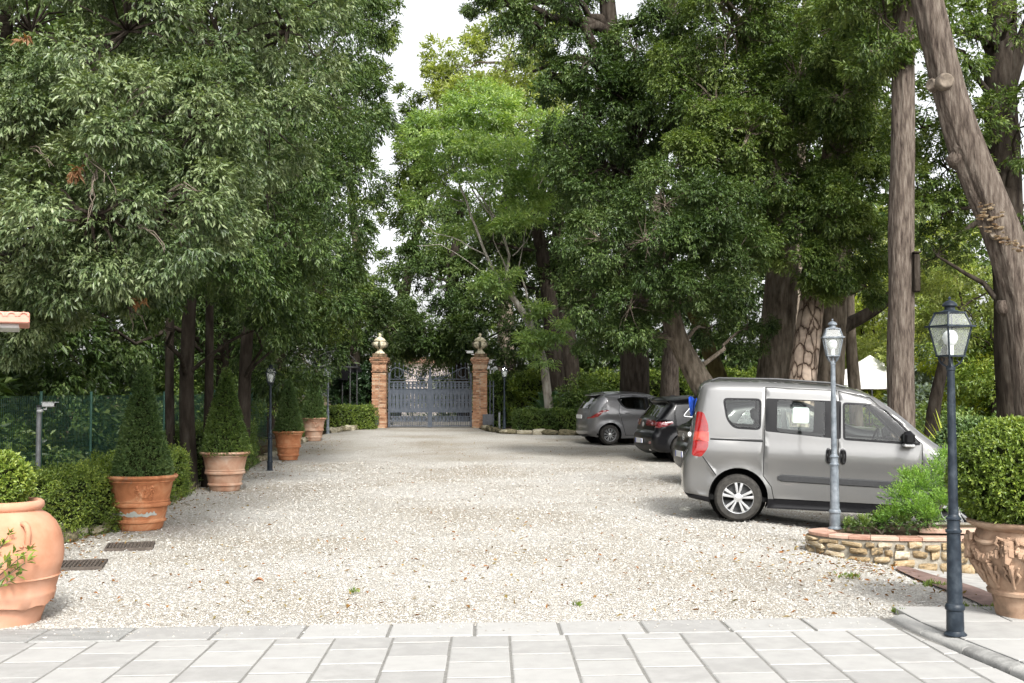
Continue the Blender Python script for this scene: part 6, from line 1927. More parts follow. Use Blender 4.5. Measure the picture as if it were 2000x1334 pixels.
def wheel(parent, c, r, side, style, seed=0):
    """side -1: outer face towards -y"""
    w = bpy.data.objects.new('wheel', None); link(w, parent); child(w, parent)
    w.location = c
    W = .20
    prof = [(r * .66, -W / 2), (r * .72, -W / 2 - .004), (r * .88, -W / 2 - .006), (r * .965, -W / 2 + .018), (r, -W / 2 + .045), (r, W / 2 - .045), (r * .965, W / 2 - .018), (r * .85, W / 2), (r * .66, W / 2 - .01)]
    rot = Matrix.Rotation(PI / 2 if side < 0 else -PI / 2, 3, 'X')
    def tb(m):
        m.lathe(prof[::1], 48, cap=False)
        m.v = [tuple(rot @ Vector((p[0], p[1], -p[2]))) for p in m.v]
    part('tyre', M_rubber, w, tb, ang=35)
    o = lambda x, y, z: rot @ Vector((x, y, z))     # local z = outward
    z0 = W / 2 - .012
    def rimf(m):
        rr = r * .68
        m.lathe([(rr, z0 + .006), (rr * .985, z0 + .012), (rr * .94, z0 + .004), (rr * .92, z0 - .03), (rr * .9, z0 - .10)], 48, cap=False)
        def spoke(a, w0, w1, zi=0.0):
            u = Vector((math.cos(a), math.sin(a), 0)); v = Vector((-u.y, u.x, 0))
            V = []
            for (rad, ww, zz, th) in ((rr * .17, w0, z0 - .004 + zi, .03), (rr * .55, (w0 + w1) / 2, z0 + .004 + zi, .025), (rr * .95, w1, z0 + .0, .02)):
                for (s, dz) in ((-1, -th), (-1, 0), (-.6, .006), (.6, .006), (1, 0), (1, -th)):
                    V.append(u * rad + v * (s * ww / 2) + Vector((0, 0, zz + dz)))
            F = []
            for i in range(2):
                for k in range(5): F.append((i * 6 + k, i * 6 + k + 1, i * 6 + 7 + k, i * 6 + 6 + k))
            m.add(V, F)
        if style == 'pairs':
            for q in range(5):
                a = q * 2 * PI / 5 + .28
                for s in (-1, 1):
                    spoke(a + s * .20, .020, .042)
        elif style == 'multi':
            for q in range(20):
                spoke(q * 2 * PI / 20 + (.05 if q % 2 else -.05), .009, .013)
        else:
            for q in range(5): spoke(q * 2 * PI / 5 + .4, .05, .085)
        m.lathe([(rr * .27, z0 - .02), (rr * .26, z0 + .006), (rr * .18, z0 + .012), (rr * .10, z0 + .016), (0, z0 + .016)], 24, cap=False)
        for q in range(5):
            a = q * 2 * PI / 5 + .28
            m.lathe([(.011, z0 + .008), (.011, z0 + .002), (0, z0 + .001)], 8, (rr * .21 * math.cos(a), rr * .21 * math.sin(a), .008), cap=False)
        m.v = [tuple(o(*p)) for p in m.v]
    part('rim', M_alloy, w, rimf, ang=35)
    def back(m):
        m.lathe([(r * .66, z0 - .085), (r * .3, z0 - .07), (0, z0 - .065)], 32, cap=False)
        m.v = [tuple(o(*p)) for p in m.v]
    part('brake_disc', M_darkmetal, w, back)
    return w

def vehicle(name, label, loc, yaw, pitch, S, group=None):
    t = thing(name, label, S.get('cat', 'car'), loc, group=group)
    t.rotation_mode = 'XYZ'
    t.rotation_euler = (Matrix.Rotation(yaw, 3, 'Z') @ Matrix.Rotation(pitch, 3, 'Y')).to_euler()
    W = S['W']; zb = S['belt']; L = S['L']; r = S.get('r', .13)
    line, tags = catmull(S['outline'], .045)
    bottom = S.get('bottom', [])
    outer = line + list(bottom)
    def yplain(x, z):
        x = np.asarray(x, float); z = np.asarray(z, float)
        y = W * (1 - S.get('tr', .05) * (1 - sm(0, S.get('trl', .9), x)) ** 1.6 - S.get('tf', .09) * sm(L - 1.1, L, x) ** 1.6)
        y = y - S.get('tumble', .16) * np.maximum(0, z - zb) ** 1.25
        y = y - .10 * np.maximum(0, .52 - z) ** 1.5
        y = y + S.get('cr', .018) * np.exp(-((z - S.get('crease', .78)) / S.get('crw', .10)) ** 2)
        for (xc, zc, ra) in S['arches']:        # flared arches
            dd = np.hypot(x - xc, z - zc) - ra
            y = y + S.get('flare', .018) * np.exp(-(dd / .05) ** 2)
        return y
    def yside(P_):
        d = seg_dist(P_, line)
        e = np.clip(1 - d / r, 0, 1)
        return yplain(P_[:, 0], P_[:, 1]) - r * (1 - np.sqrt(np.maximum(0, 1 - e * e)))
    # points
    xs, zs = np.meshgrid(np.arange(-.3, L + .3, .055), np.arange(.12, 2.0, .055))
    g = np.stack([xs.ravel(), zs.ravel()], 1)
    g = g[in_poly(g[:, 0], g[:, 1], outer)]
    g = g[seg_dist(g, line) > r * .9]
    ring = []
    for dd in (.006, .02, .045, .08, r * .88):
        if dd > r: continue
        q = offset_poly(line + list(bottom), dd)[:len(line)]
        ring += [p for p in q]
    ring = np.array(ring)
    ring = ring[in_poly(ring[:, 0], ring[:, 1], outer)]
    polys = [outer]
    regs = []
    for nm, poly, m_, gap in S['side']:
        polys.append(poly)
        inner_ = None
        if gap:
            inner_ = offset_poly(poly, gap); polys.append(inner_)
        regs.append((nm, poly, inner_, m_))
    circ = []
    for (xc, zc, ra) in S['arches']:
        c_ = [(xc + ra * math.cos(a), zc + ra * math.sin(a)) for a in np.linspace(0, 2 * PI, 41)[:-1]]
        circ.append(c_); polys.append(c_)
    V, F = cdt(polys, np.concatenate([g, ring]))
    cen = V[F].mean(1)
    keep = in_poly(cen[:, 0], cen[:, 1], outer)
    for (xc, zc, ra) in S['arches']: keep &= np.hypot(cen[:, 0] - xc, cen[:, 1] - zc) > ra - .002
    F = F[keep]; cen = cen[keep]
    cls = np.full(len(F), -1)
    for i, (nm, poly, inner_, m_) in enumerate(regs):
        ins = in_poly(cen[:, 0], cen[:, 1], poly) & (cls == -1)
        if inner_ is not None:
            i2 = in_poly(cen[:, 0], cen[:, 1], inner_)
            cls[ins & i2] = i
            cls[ins & ~i2] = -2
        else:
            cls[ins] = i
    Y = yside(V)
    # strip over the top, from one side to the other
    ln = np.array(line); yw = yside(ln)
    nrm = np.zeros_like(ln)
    tt = np.gradient(ln, axis=0); nrm = np.stack([-tt[:, 1], tt[:, 0]], 1); nrm /= np.linalg.norm(nrm, axis=1, keepdims=True)
    fr = np.array([-1, -.93, -.84, -.6, -.3, 0, .3, .6, .84, .93, 1])
    bul = S.get('bulge', .035)
    verts = {}; allv = []
    def vid(x, y, z):
        k = (round(x, 4), round(y, 4), round(z, 4))
        if k not in verts: verts[k] = len(allv); allv.append((x, y, z))
        return verts[k]
    faces = {}
    def addf(nm, m_, idx): faces.setdefault((nm, m_), []).append(idx)
    paint = S['paint']
    for sg in (-1, 1):
        for f, c in zip(F, cls):
            if c == -2: continue
            idx = tuple(vid(V[i, 0], sg * Y[i], V[i, 1]) for i in f)
            if sg < 0: idx = idx
            else: idx = idx[::-1]
            nm, m_ = ('body', 'paint') if c == -1 else (regs[c][0], regs[c][3])
            if nm in ('door', 'front_door', 'rear_door', 'sliding_door', 'side_window', 'tail_light', 'window_frame', 'bumper_corner', 'sill'):
                nm = nm + ('|L' if sg > 0 else '|R') + (str(c) if nm in ('side_window', 'tail_light') else '')
            addf(nm, m_, idx)
    grid = np.empty((len(line), len(fr)), int)
    for i in range(len(line)):
        for j, q in enumerate(fr):
            b = bul * (1 - q * q) if 0 < i < len(line) - 1 else 0
            grid[i, j] = vid(ln[i, 0] + nrm[i, 0] * b, yw[i] * q, ln[i, 1] + nrm[i, 1] * b)
    for i in range(len(line) - 1):
        zc = (ln[i, 1] + ln[i + 1, 1]) / 2
        for j in range(len(fr) - 1):
            q = (fr[j] + fr[j + 1]) / 2
            tg = tags[i]
            nm, m_ = 'body', 'paint'
            if tg in ('windshield', 'rear_window') and abs(q) < .86: nm, m_ = tg, 'glass'
            elif tg == 'windshield' and abs(q) < .95: nm, m_ = 'pillar', 'black'
            elif tg == 'black': nm, m_ = 'trim', 'black'
            elif tg == 'bumper': nm, m_ = 'rear_bumper' if ln[i, 0] < L / 2 else 'front_bumper', S.get('bumper_mat', 'paint')
            if ln[i, 0] < L / 2:
                for (z0_, z1_, f0_, lm) in S.get('rear_lights', []):
                    if z0_ < zc < z1_ and f0_ < abs(q): nm, m_ = ('tail_light' if z0_ > .7 else 'reflector') + ('|L' if q > 0 else '|R'), lm
            addf(nm, m_, (grid[i, j], grid[i, j + 1], grid[i + 1, j + 1], grid[i + 1, j]))
    AV = np.array(allv)
    mats_ = dict(paint=paint, glass=M_carglass, black=M_black, red=M_red, red2=M_red2, darkred=M_darkred, darkglass=M_black, grey=M_darkmetal, rub=M_rub)
    mats_.update(S.get('mats', {}))
    # body keeps shared normals with the doors by a smooth flag and real continuity of the surface
    for (nm, m_), fl in faces.items():
        used = sorted({i for f in fl for i in f}); mp = {a: b for b, a in enumerate(used)}
        me = bpy.data.meshes.new(nm.split('|')[0])
        Vv = AV[used].copy()
        if m_ == 'glass': pass
        me.from_pydata([tuple(p) for p in Vv], [], [tuple(mp[i] for i in f) for f in fl])
        me.polygons.foreach_set('use_smooth', np.ones(len(me.polygons), bool)); me.update()
        mesh_obj(nm.split('|')[0], me, t, mat=mats_[m_])
    # dark lining seen through the gaps, wheel wells, floor
    keepl = (V[F].mean(1)[:, 1] < zb - .06)
    Fl = F[keepl]
    lv, lf = [], []
    for sg in (-1, 1):
        n0 = len(lv)
        lv += [(p[0] * .985 + .02, sg * (yy - .035), p[1]) for p, yy in zip(V, Y)]
        lf += [tuple(int(i) + n0 for i in f) for f in Fl]
    m = MB(); m.add(lv, lf)
    m.box((L / 2, 0, .30), (L - .5, W * 2 - .14, .06))
    m.build('lining', M_lining, t)
    for (xc, zc, ra) in S['arches']:
        for sg in (-1, 1):
            m = MB(); n0 = len(m.v); k = 20
            vv = []
            for i in range(k + 1):
                a = -.35 + (PI + .7) * i / k
                for yy in (W - .012, W - .36):
                    vv.append((xc + (ra + .004) * math.cos(a), sg * yy, zc + (ra + .004) * math.sin(a)))
            ff = [(2 * i, 2 * i + 1, 2 * i + 3, 2 * i + 2) for i in range(k)]
            m.add(vv, ff)
            m.add([(xc, sg * (W - .36), zc)] + [(xc + ra * math.cos(a), sg * (W - .36), zc + ra * math.sin(a)) for a in np.linspace(0, 2 * PI, 21)[:-1]], [(0, i + 1, (i + 1) % 20 + 1) for i in range(20)])
            m.build('wheel_well', M_lining, t)
    for (xc, zc, ra) in S['arches']:
        for sg in (-1, 1):
            wheel(t, (xc, sg * (W - .115), S['wr']), S['wr'], sg, S['rim'])
    # seats
    M_seat = mat('seat_cloth', [(.02, .021, .023), (.045, .046, .05)], scale=30, rough=.95)
    for (xs_, ys_) in S.get('seats', []):
        st_ = bpy.data.objects.new('seat', None); link(st_, t); child(st_, t)
        part('cushion', M_seat, st_, lambda m: m.box((xs_ + .25, ys_, .62), (.5, .48, .16), bev=.05))
        part('backrest', M_seat, st_, lambda m: m.box((xs_, ys_, .98), (.13, .48, .62), bev=.05, M=Matrix.Rotation(-.18, 3, 'Y')))
        part('headrest', M_seat, st_, lambda m: m.box((xs_ - .09, ys_, 1.40), (.09, .26, .18), bev=.04, M=Matrix.Rotation(-.12, 3, 'Y')))
    return t, yplain

M_red2 = mat('tail_light_pale', [(.32, .018, .012), (.38, .055, .03)], scale=14, rough=.12, spec=.7, coat=1.0)
M_rub = mat('rub_strip', [(.018, .019, .021), (.03, .031, .033)], scale=40, rough=.55)
M_lining = mat('car_lining', [(.008, .008, .008), (.014, .014, .014)], scale=20, rough=1, spec=0)
def paint_mat(name, c, rough=.35, metal=.5, coat=.8, dust=.10):
    m, n, l, b = nodes(name)
    tc = n.new('ShaderNodeTexCoord'); nz = n.new('ShaderNodeTexNoise'); nz.inputs['Scale'].default_value = 900; nz.inputs['Detail'].default_value = 0
    l.new(tc.outputs['Object'], nz.inputs['Vector'])
    rp = ramp(n, [tuple(v * .86 for v in c), tuple(v * 1.12 for v in c)], [.35, .65]); l.new(nz.outputs['Fac'], rp.inputs[0])
    # thin road dust, thicker in blotches
    n2 = n.new('ShaderNodeTexNoise'); n2.inputs['Scale'].default_value = 2.2; n2.inputs['Detail'].default_value = 8
    l.new(tc.outputs['Object'], n2.inputs['Vector'])
    r2 = ramp(n, [(0, 0, 0), (dust, dust, dust)], [.45, .8]); l.new(n2.outputs['Fac'], r2.inputs[0])
    mx = n.new('ShaderNodeMixRGB'); mx.inputs[2].default_value = (.30, .28, .24, 1)
    l.new(r2.outputs[0], mx.inputs[0]); l.new(rp.outputs[0], mx.inputs[1]); l.new(mx.outputs[0], b.inputs['Base Color'])
    b.inputs['Metallic'].default_value = metal; b.inputs['Roughness'].default_value = rough
    b.inputs['Coat Weight'].default_value = coat; b.inputs['Coat Roughness'].default_value = .04
    return m
PT_van = paint_mat('paint_champagne_grey', (.148, .148, .146), .36, .5)
PT_grey = paint_mat('paint_grey', (.16, .16, .165), .35, .6)
PT_black = paint_mat('paint_black', (.003, .003, .004), .3, .0, .35, 0.0)
PT_black.node_tree.nodes['Principled BSDF'].inputs['Specular IOR Level'].default_value = .2

# ---- the van
van_front = round_poly([(2.05, 1.625), (2.45, 1.63), (2.60, 1.56), (3.02, 1.155), (3.02, 1.11), (2.06, 1.135)], .05)
van_slide = round_poly([(1.07, 1.64), (2.035, 1.64), (2.035, 1.145), (1.07, 1.205)], .03)
van_q = round_poly([(.505, 1.625), (1.015, 1.635), (1.015, 1.215), (.66, 1.222), (.56, 1.34)], .07)
sl_glass = round_poly([(1.22, 1.625), (1.83, 1.625), (1.83, 1.165), (1.22, 1.21)], .04)
fr_glass = offset_poly(van_front, .03)
q_glass = offset_poly(van_q, .028)
door_s = [(1.06, 1.79), (1.98, 1.78), (1.99, .322), (1.20, .322), (1.165, .48), (1.055, .62)]
door_f = [(2.0, 1.775), (2.40, 1.70), (3.05, 1.13), (3.06, .62), (3.03, .322), (2.0, .322)]
van = dict(cat='van', L=4.39, W=.865, belt=1.15, tumble=.17, wr=.312, rim='pairs', paint=PT_van, r=.12, tr=.03, trl=.5, tf=.13, crease=.90, cr=.035, crw=.17, bulge=.04, flare=.02,
    outline=[(.10, .27, 'black'), (.035, .36, 'bumper'), (.012, .50, 'bumper'), (.01, .60, 'bumper'), (.03, .78, 'bumper'), (.075, .89, 'body'), (.10, 1.02, 'body'), (.125, 1.2, 'rear_window'), (.16, 1.45, 'rear_window'), (.195, 1.66, 'body'), (.225, 1.77, 'body'), (.27, 1.815, 'body'), (.40, 1.845, 'body'),
             (1.0, 1.857, 'body'), (1.55, 1.848, 'body'), (2.07, 1.812, 'body'), (2.39, 1.735, 'windshield'), (2.70, 1.55, 'windshield'), (3.05, 1.265, 'windshield'), (3.25, 1.12, 'black'), (3.34, 1.08, 'body'), (3.60, 1.04, 'body'), (3.95, .97, 'body'), (4.20, .86, 'body'), (4.33, .74, 'bumper'), (4.385, .58, 'bumper'), (4.38, .40, 'bumper'), (4.30, .24, 'black')],
    bottom=[(3.95, .21), (3.1, .20), (1.1, .20), (.40, .235)],
    arches=[(.745, .325, .385), (3.50, .325, .385)],
    side=[('side_window', sl_glass, 'glass', 0), ('side_window', fr_glass, 'glass', 0), ('side_window', q_glass, 'glass', 0),
          ('window_frame', van_front, 'black', 0), ('window_frame', van_slide, 'black', 0), ('window_frame', van_q, 'black', 0),
          ('tail_light', round_poly([(.175, 1.435), (.265, 1.42), (.325, 1.27), (.338, 1.165), (.15, 1.165)], .03), 'red', 0), ('tail_light', [(.15, 1.165), (.338, 1.165), (.342, 1.04), (.135, 1.05)], 'red2', 0), ('tail_light', round_poly([(.135, 1.05), (.342, 1.04), (.335, .95), (.25, .83), (.125, .845)], .03), 'red', 0),
          ('bumper_seam', [(.262, .835), (.272, .842), (.455, .60), (.445, .593)], 'black', 0),
          ('rail_groove', [(.36, 1.085), (1.045, 1.085), (1.045, 1.062), (.36, 1.062)], 'black', 0),
          ('sliding_door', door_s, 'paint', .009), ('front_door', door_f, 'paint', .009),
          ('sill', [(1.12, .325), (3.1, .325), (3.1, .19), (1.12, .19)], 'black', 0),
          ('bumper_corner', [(0, .34), (.44, .30), (.44, .20), (0, .2)], 'black', 0)],
    seats=[(2.05, -.38), (2.05, .38), (1.05, -.42), (1.05, 0), (1.05, .42)])
vw = Vector((2.972, 15.1, 0))
yaw_v, pitch_v = R(-10), R(2.2)
Rm = Matrix.Rotation(yaw_v, 3, 'Z') @ Matrix.Rotation(pitch_v, 3, 'Y')
vloc = vw - Rm @ Vector((.745, -.85, 0)); 
vt, yv = vehicle('parked_van', 'champagne grey five door van with roof rails parked behind the stone planter', vloc, yaw_v, pitch_v, van)
def both(fn):
    for sg in (-1, 1): fn(sg)
M_gloss = mat('gloss_black', [(.01, .01, .011), (.016, .016, .017)], scale=10, rough=.18, spec=.6)
def van_bits(sg):
    y_ = lambda x, z, o=0: sg * (float(yv(x, z)) + o)
    # door handles: upright ovals
    for (x0, x1) in ((1.845, 1.93), (2.02, 2.105)):
        def hf(m):
            xc, zc = (x0 + x1) / 2, .925
            n = 20; V = []; 
            for (s, o) in ((1.0, -.004), (.97, .010), (.8, .014), (.6, .004), (.0, .003)):
                for k in range(n):
                    a = 2 * PI * k / n
                    ex = abs(math.cos(a)) ** .7 * math.copysign(1, math.cos(a)); ez = abs(math.sin(a)) ** .7 * math.copysign(1, math.sin(a))
                    x = xc + s * .044 * ex; z = zc + s * .105 * ez
                    V.append((x, y_(x, z, o), z))
            F = [(l * n + k, l * n + (k + 1) % n, l * n + n + (k + 1) % n, l * n + n + k) for l in range(4) for k in range(n)]
            m.add(V, F)
            m.box((xc, y_(xc, zc, .018), zc), (.026, .02, .17), bev=.01)
        part('door_handle', M_gloss, vt, hf)
    def strip_(m):
        xs = np.linspace(1.245, 3.42, 40); V = []; F = []
        for i, x in enumerate(xs):
            k = min(1, (x - 1.245) / .05 + .25) ** .5 * min(1, (3.42 - x) / .05 + .3)
            zc = .605 - .012 * (x - 1.2); h = .046 * k
            for (zz, o) in ((-h, 0), (-h * .8, .018), (h * .7, .022), (h, .002)):
                V.append((x, y_(x, zc + zz, o), zc + zz))
        for i in range(len(xs) - 1):
            for k in range(3): F.append((i * 4 + k, i * 4 + k + 1, i * 4 + 5 + k, i * 4 + 4 + k))
        m.add(V, F)
    part('rub_strip', M_rub, vt, strip_, ang=30)
    ym = y_(2.93, 1.12)
    part('mirror', M_black, vt, lambda m: (m.box((2.86, ym + sg * .12, 1.20), (.13, .20, .19), bev=.05), m.box((2.90, ym + sg * .03, 1.12), (.12, .12, .07), bev=.02)))
    part('mirror_trim', M_alloy, vt, lambda m: m.box((2.86, ym + sg * .125, 1.108), (.135, .20, .04), bev=.012))
    part('roof_rail', M_darkmetal, vt, lambda m: m.tube([(.35, sg * .66, 1.85), (.45, sg * .66, 1.885), (1.2, sg * .66, 1.90), (1.9, sg * .66, 1.875), (2.1, sg * .66, 1.825)], .014, 8))
    part('headlight', M_lampglass, vt, lambda m: m.box((4.16, sg * .66, .80), (.16, .2, .14), bev=.05))
    part('reverse_light', M_white, vt, lambda m: m.blob((.085, sg * .775, 1.12), (.05, .05, .07), 1, .05))
both(van_bits)
part('steering_wheel', M_black, vt, lambda m: m.tube([(2.62 + .05 * math.cos(a) * 1, .38 + .19 * math.sin(a), 1.10 + .17 * math.cos(a)) for a in np.linspace(0, 2 * PI, 25)[:-1]], .016, 8, closed=True))
part('dashboard', M_black, vt, lambda m: m.box((2.98, 0, 1.0), (.5, 1.45, .22), bev=.08))
def vpoint(x, y, z): return vloc + Rm @ Vector((x, y, z))
nt = thing('paper_notice', 'square white paper notice with cut corners stuck inside the sliding door window of the van', 'notice', vpoint(1.525, -float(yv(1.5, 1.43)) + .02, 1.435))
nt.rotation_euler = (Rm @ Matrix.Rotation(-.16, 3, 'X')).to_euler()
part('paper', mat('paper_white', [(.42, .47, .46), (.46, .51, .50)], scale=4, rough=.7), nt, lambda m: m.add([(a, yy, b) for yy in (-.001, .001) for a, b in ((-.085, -.105), (.085, -.105), (.105, -.085), (.105, .085), (.085, .105), (-.085, .105), (-.105, .085), (-.105, -.085))], [tuple(range(8)), tuple(range(15, 7, -1))] + [(i, 8 + i, 8 + (i + 1) % 8, (i + 1) % 8) for i in range(8)]), smooth=False)
M_faint = mat('faint_print', [(.33, .38, .37), (.37, .42, .41)], scale=30, rough=.7)
for q, (dx, dz, w_) in enumerate(((-.03, .012, .018), (.0, .012, .02), (.03, .012, .018), (-.012, -.02, .05))):
    part('faded_print', M_faint, nt, lambda m: m.box((dx, -.0022, dz), (w_, .0008, .012)), smooth=False)
bc = P(1351, 790, 16.4)
blue = thing('blue_cloth', 'bright blue cloth hanging just behind the rear edge of the van', 'cloth', bc)
def cloth(m):
    V, F = [], []
    for i in range(9):
        u = i / 8
        for j in range(5):
            s = j / 4
            V.append((-.045 + .10 * s + .03 * u * (1 - s) , .03 * math.sin(s * 7 + u * 3), .10 - .27 * u + .02 * math.sin(s * 5)))
    for i in range(8):
        for j in range(4): F.append((i * 5 + j, i * 5 + j + 1, i * 5 + 6 + j, i * 5 + 5 + j))
    m.add(V, F)
part('cloth', mat('blue_fabric', [(.01, .06, .42), (.02, .10, .55)], scale=8, rough=.6), blue, cloth)

# ---- small grey hatchback
gw = Vector((2.80, 32.5, 0))
hb = dict(L=3.84, W=.835, belt=.97, tumble=.26, wr=.285, rim='multi', paint=PT_grey, r=.20, tr=.17, trl=.7, tf=.14, crease=.86, bulge=.05, flare=.02,
    outline=[(.16, .24, 'black'), (.02, .32, 'bumper'), (.02, .46, 'bumper'), (.02, .62, 'bumper'), (.04, .74, 'body'), (.075, .90, 'body'), (.12, 1.02, 'rear_window'), (.24, 1.19, 'rear_window'), (.43, 1.385, 'body'), (.52, 1.445, 'body'), (.72, 1.465, 'body'), (1.13, 1.48, 'body'), (1.55, 1.465, 'body'), (1.95, 1.41, 'windshield'), (2.35, 1.25, 'windshield'), (2.78, 1.0, 'body'), (3.2, .90, 'body'), (3.6, .76, 'bumper'), (3.82, .55, 'bumper'), (3.8, .3, 'black')],
    bottom=[(3.5, .2), (2.5, .18), (1.0, .18), (.35, .21)],
    arches=[(.62, .30, .335), (3.01, .30, .335)],
    side=[('side_window', round_poly([(.93, 1.30), (1.30, 1.35), (1.69, 1.33), (1.72, 1.0), (1.15, 1.05), (1.03, 1.12)], .05), 'glass', 0),
          ('side_window', round_poly([(1.78, 1.325), (2.0, 1.295), (2.45, 1.03), (2.45, .965), (1.81, .995)], .04), 'glass', 0),
          ('window_frame', round_poly([(.84, 1.31), (1.0, 1.345), (1.35, 1.375), (1.72, 1.355), (2.02, 1.32), (2.52, 1.02), (2.52, .94), (1.8, .965), (1.12, 1.02), (.98, 1.10)], .05), 'black', 0),
          ('tail_light', [(.0, .74), (.15, .765), (.27, .80), (.42, .925), (.585, .965), (.58, .99), (.38, .985), (.24, .90), (.10, .80), (-.02, .77)], 'red', 0),
          ('rear_door', [(.98, 1.40), (1.72, 1.39), (1.78, .9), (1.76, .26), (1.08, .26), (.98, .62), (.88, .95)], 'paint', .012), ('front_door', [(1.75, 1.39), (2.05, 1.36), (2.62, 1.0), (2.66, .26), (1.79, .26), (1.8, .9)], 'paint', .012)],
    rear_lights=[(.74, .80, .90, 'red')], seats=[(1.7, -.34), (1.7, .34), (1.0, -.36), (1.0, .36)])
yaw_g = R(14)
Rg = Matrix.Rotation(yaw_g, 3, 'Z')
gl = gw - Rg @ Vector((.62, -.82, 0)); gl.z = float(gz(gl.x, gl.y))
gt, yg = vehicle('parked_car', 'small rounded grey hatchback with red corner tail light by the low hedge', gl, yaw_g, -R(.4), hb, 'cars parked nose in on the right')
part('spoiler', PT_grey, gt, lambda m: m.box((.44, 0, 1.44), (.30, 1.02, .03), bev=.012, M=Matrix.Rotation(-.25, 3, 'Y')))
part('number_plate', M_white, gt, lambda m: m.box((-.045, 0, .80), (.02, .5, .11), bev=.004), smooth=False)
part('rear_wiper', M_black, gt, lambda m: m.tube([(.13, 0, 1.12), (.19, .2, 1.17), (.21, .34, 1.18)], .008, 6))
both(lambda sg: part('door_handle', PT_grey, gt, lambda m: m.box((1.15, sg * (float(yg(1.15, .9)) + .012), .90), (.15, .02, .03), bev=.008)))
both(lambda sg: part('mirror', PT_grey, gt, lambda m: m.box((2.42, sg * .92, 1.02), (.14, .18, .13), bev=.04)))

# ---- black crossover and dark saloon beside the van
def suv(dz): return dict(L=4.2, W=.88, belt=.99, tumble=.28, wr=.325, rim='five', paint=PT_black, r=.15, tr=.07, trl=.8, tf=.12, crease=.85, bulge=.07, flare=.03,
    outline=[(.16, .24, 'black'), (.0, .34, 'black'), (-.03, .50, 'bumper'), (-.02, .66, 'bumper'), (.05, .74, 'body'), (.065, .86, 'body'), (.085, .98, 'body'), (.16, 1.05, 'rear_window'), (.36, 1.30, 'rear_window'), (.44, 1.40, 'body'), (.36, 1.455, 'body'), (.55, 1.485, 'body'), (1.1, 1.51, 'body'), (1.7, 1.49, 'body'), (2.1, 1.43, 'windshield'), (2.9, 1.05, 'body'), (3.5, .95, 'body'), (3.95, .82, 'bumper'), (4.17, .62, 'bumper'), (4.15, .32, 'black')],
    bottom=[(3.8, .22), (2.8, .21), (1.1, .21), (.4, .24)],
    arches=[(.75, .335, .38), (3.30, .335, .38)],
    side=[('side_window', round_poly([(.72, 1.10), (.92, 1.31), (1.20, 1.34), (1.20, 1.05)], .04), 'glass', 0), ('side_window', round_poly([(1.28, 1.345), (1.75, 1.34), (1.75, 1.02), (1.28, 1.04)], .03), 'glass', 0), ('side_window', round_poly([(1.83, 1.33), (2.08, 1.30), (2.6, 1.06), (2.6, 1.0), (1.83, 1.01)], .03), 'glass', 0),
          ('window_trim', offset_poly(round_poly([(.72, 1.10), (.92, 1.31), (1.20, 1.34), (1.20, 1.05)], .04), -.011), 'chrome', 0), ('window_frame', round_poly([(.68, 1.085), (.90, 1.335), (1.3, 1.375), (1.8, 1.365), (2.12, 1.33), (2.7, 1.04), (2.7, .975), (1.2, 1.02)], .04), 'black', 0),
          ('tail_light', [(-.05, .96), (.45, .965), (.46, .93), (.30, .86), (.12, .82), (-.05, .83)], 'darkred', 0),
          ('rear_door', [(1.05, 1.40), (1.78, 1.39), (1.8, .28), (1.14, .28), (1.1, .7)], 'paint', .012), ('front_door', [(1.82, 1.385), (2.15, 1.34), (2.78, 1.02), (2.8, .28), (1.83, .28)], 'paint', .012)],
    rear_lights=[(.83, .955, .38, 'darkred'), (.44, .48, .75, 'darkred')], seats=[(1.8, -.36), (1.8, .36), (1.05, -.38), (1.05, .38)], mats=dict(chrome=M_alloy))
yaw_b = R(11)
Rb = Matrix.Rotation(yaw_b, 3, 'Z')
bw = Vector((4.08, 26.9, 0)); bloc = bw - Rb @ Vector((.75, -.86, 0)); bloc.z = float(gz(bw.x, bw.y))
bt, ybk = vehicle('parked_car', 'glossy black crossover car between the grey hatchback and the van', bloc, yaw_b, 0, suv(0), 'cars parked nose in on the right')
def plate(t, x, y, z):
    pl = part('number_plate', M_white, t, lambda m: m.box((x, y, z), (.02, .52, .11), bev=.004), smooth=False)
    M_blue = mat('plate_blue', [(.01, .05, .35), (.02, .07, .42)], scale=5, rough=.4)
    both(lambda sg: part('blue_band', M_blue, pl, lambda m: m.box((x - .0115, y + sg * .235, z), (.004, .05, .105)), smooth=False))
plate(bt, -.115, 0, .50)
part('emblem', M_alloy, bt, lambda m: m.tube([(-.006, .055 * math.cos(a), .885 + .055 * math.sin(a)) for a in np.linspace(0, 2 * PI, 21)[:-1]], .006, 6, closed=True))
part('emblem', M_alloy, bt, lambda m: [m.tube([(-.006, a, .885 + b), (-.006, c_, .885 + d_)], .005, 5) for a, b, c_, d_ in ((-.03, .038, -.012, -.04), (-.012, -.04, 0, 0), (0, 0, .012, -.04), (.012, -.04, .03, .038), (-.012, .045, 0, .012), (0, .012, .012, .045))])
part('antenna', M_black, bt, lambda m: m.blob((.75, 0, 1.555), (.16, .04, .07), 4, .05))
both(lambda sg: part('mirror', PT_black, bt, lambda m: m.box((2.5, sg * .97, 1.05), (.14, .2, .14), bev=.04)))
part('exhaust', M_alloy, bt, lambda m: m.tube([(-.01, -.5, .30), (.1, -.5, .30)], .03, 10))

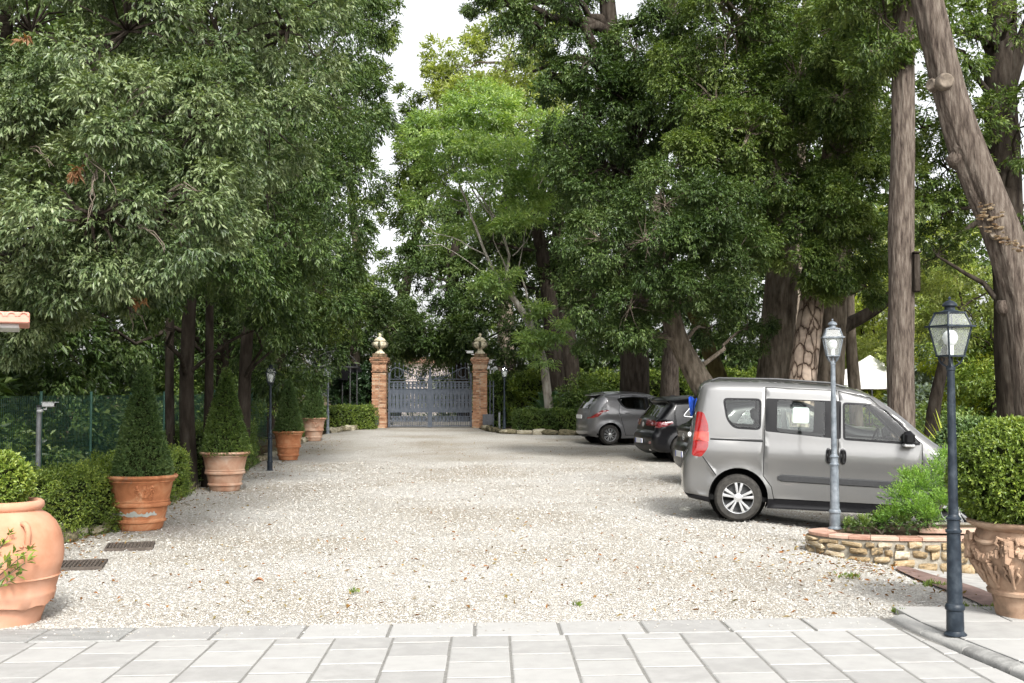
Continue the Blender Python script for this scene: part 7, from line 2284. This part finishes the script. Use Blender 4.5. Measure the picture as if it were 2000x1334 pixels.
sal = dict(L=4.45, W=.90, belt=.98, tumble=.30, wr=.33, rim='five', paint=PT_black, r=.15, tr=.06, trl=.8, tf=.12, crease=.85, bulge=.05, flare=.03,
    outline=[(.16, .24, 'black'), (.0, .34, 'black'), (-.03, .50, 'bumper'), (-.02, .68, 'bumper'), (.03, .76, 'body'), (.05, .90, 'body'), (.03, 1.02, 'body'), (.08, 1.07, 'body'), (.22, 1.13, 'rear_window'), (.62, 1.45, 'body'), (.66, 1.50, 'body'), (1.0, 1.55, 'body'), (1.7, 1.56, 'body'), (2.2, 1.49, 'windshield'), (3.0, 1.08, 'body'), (3.7, .98, 'body'), (4.2, .86, 'bumper'), (4.43, .62, 'bumper'), (4.4, .32, 'black')],
    bottom=[(4.0, .22), (2.8, .21), (1.1, .21), (.4, .24)], arches=[(.80, .34, .38), (3.5, .34, .38)],
    side=[('side_window', round_poly([(.75, 1.14), (.95, 1.38), (1.6, 1.41), (1.6, 1.06)], .04), 'glass', 0), ('side_window', round_poly([(1.7, 1.41), (2.2, 1.36), (2.75, 1.08), (2.75, 1.02), (1.7, 1.05)], .03), 'glass', 0),
          ('tail_light', [(-.05, .99), (.35, .99), (.38, .93), (.1, .86), (-.05, .86)], 'darkred', 0)],
    rear_lights=[(.86, .985, .5, 'darkred'), (.40, .62, .93, 'darkred')], seats=[(1.8, -.36), (1.8, .36), (1.05, -.38), (1.05, .38)])
yaw_s = R(5); Rs = Matrix.Rotation(yaw_s, 3, 'Z')
s0 = P(1316, 800, 22.2)
sloc = Vector((s0.x, 22.2, 0)) - Rs @ Vector((0, .80, 0)); sloc.z = float(gz(sloc.x, sloc.y))
stt, ysl = vehicle('parked_car', 'dark car almost hidden behind the rear of the van with a round silver badge', sloc, yaw_s, 0, sal, 'cars parked nose in on the right')
bx_, bz_ = -.005, .88
yb = 0.0
part('emblem', M_alloy, stt, lambda m: m.tube([(bx_, yb + .06 * math.cos(a), bz_ + .06 * math.sin(a)) for a in np.linspace(0, 2 * PI, 21)[:-1]], .007, 6, closed=True))
part('emblem', M_alloy, stt, lambda m: [m.tube([(bx_, yb, bz_), (bx_, yb + .055 * math.sin(a), bz_ + .055 * math.cos(a))], .006, 5) for a in (0, 2 * PI / 3, 4 * PI / 3)])
plate(stt, -.09, 0, .56)
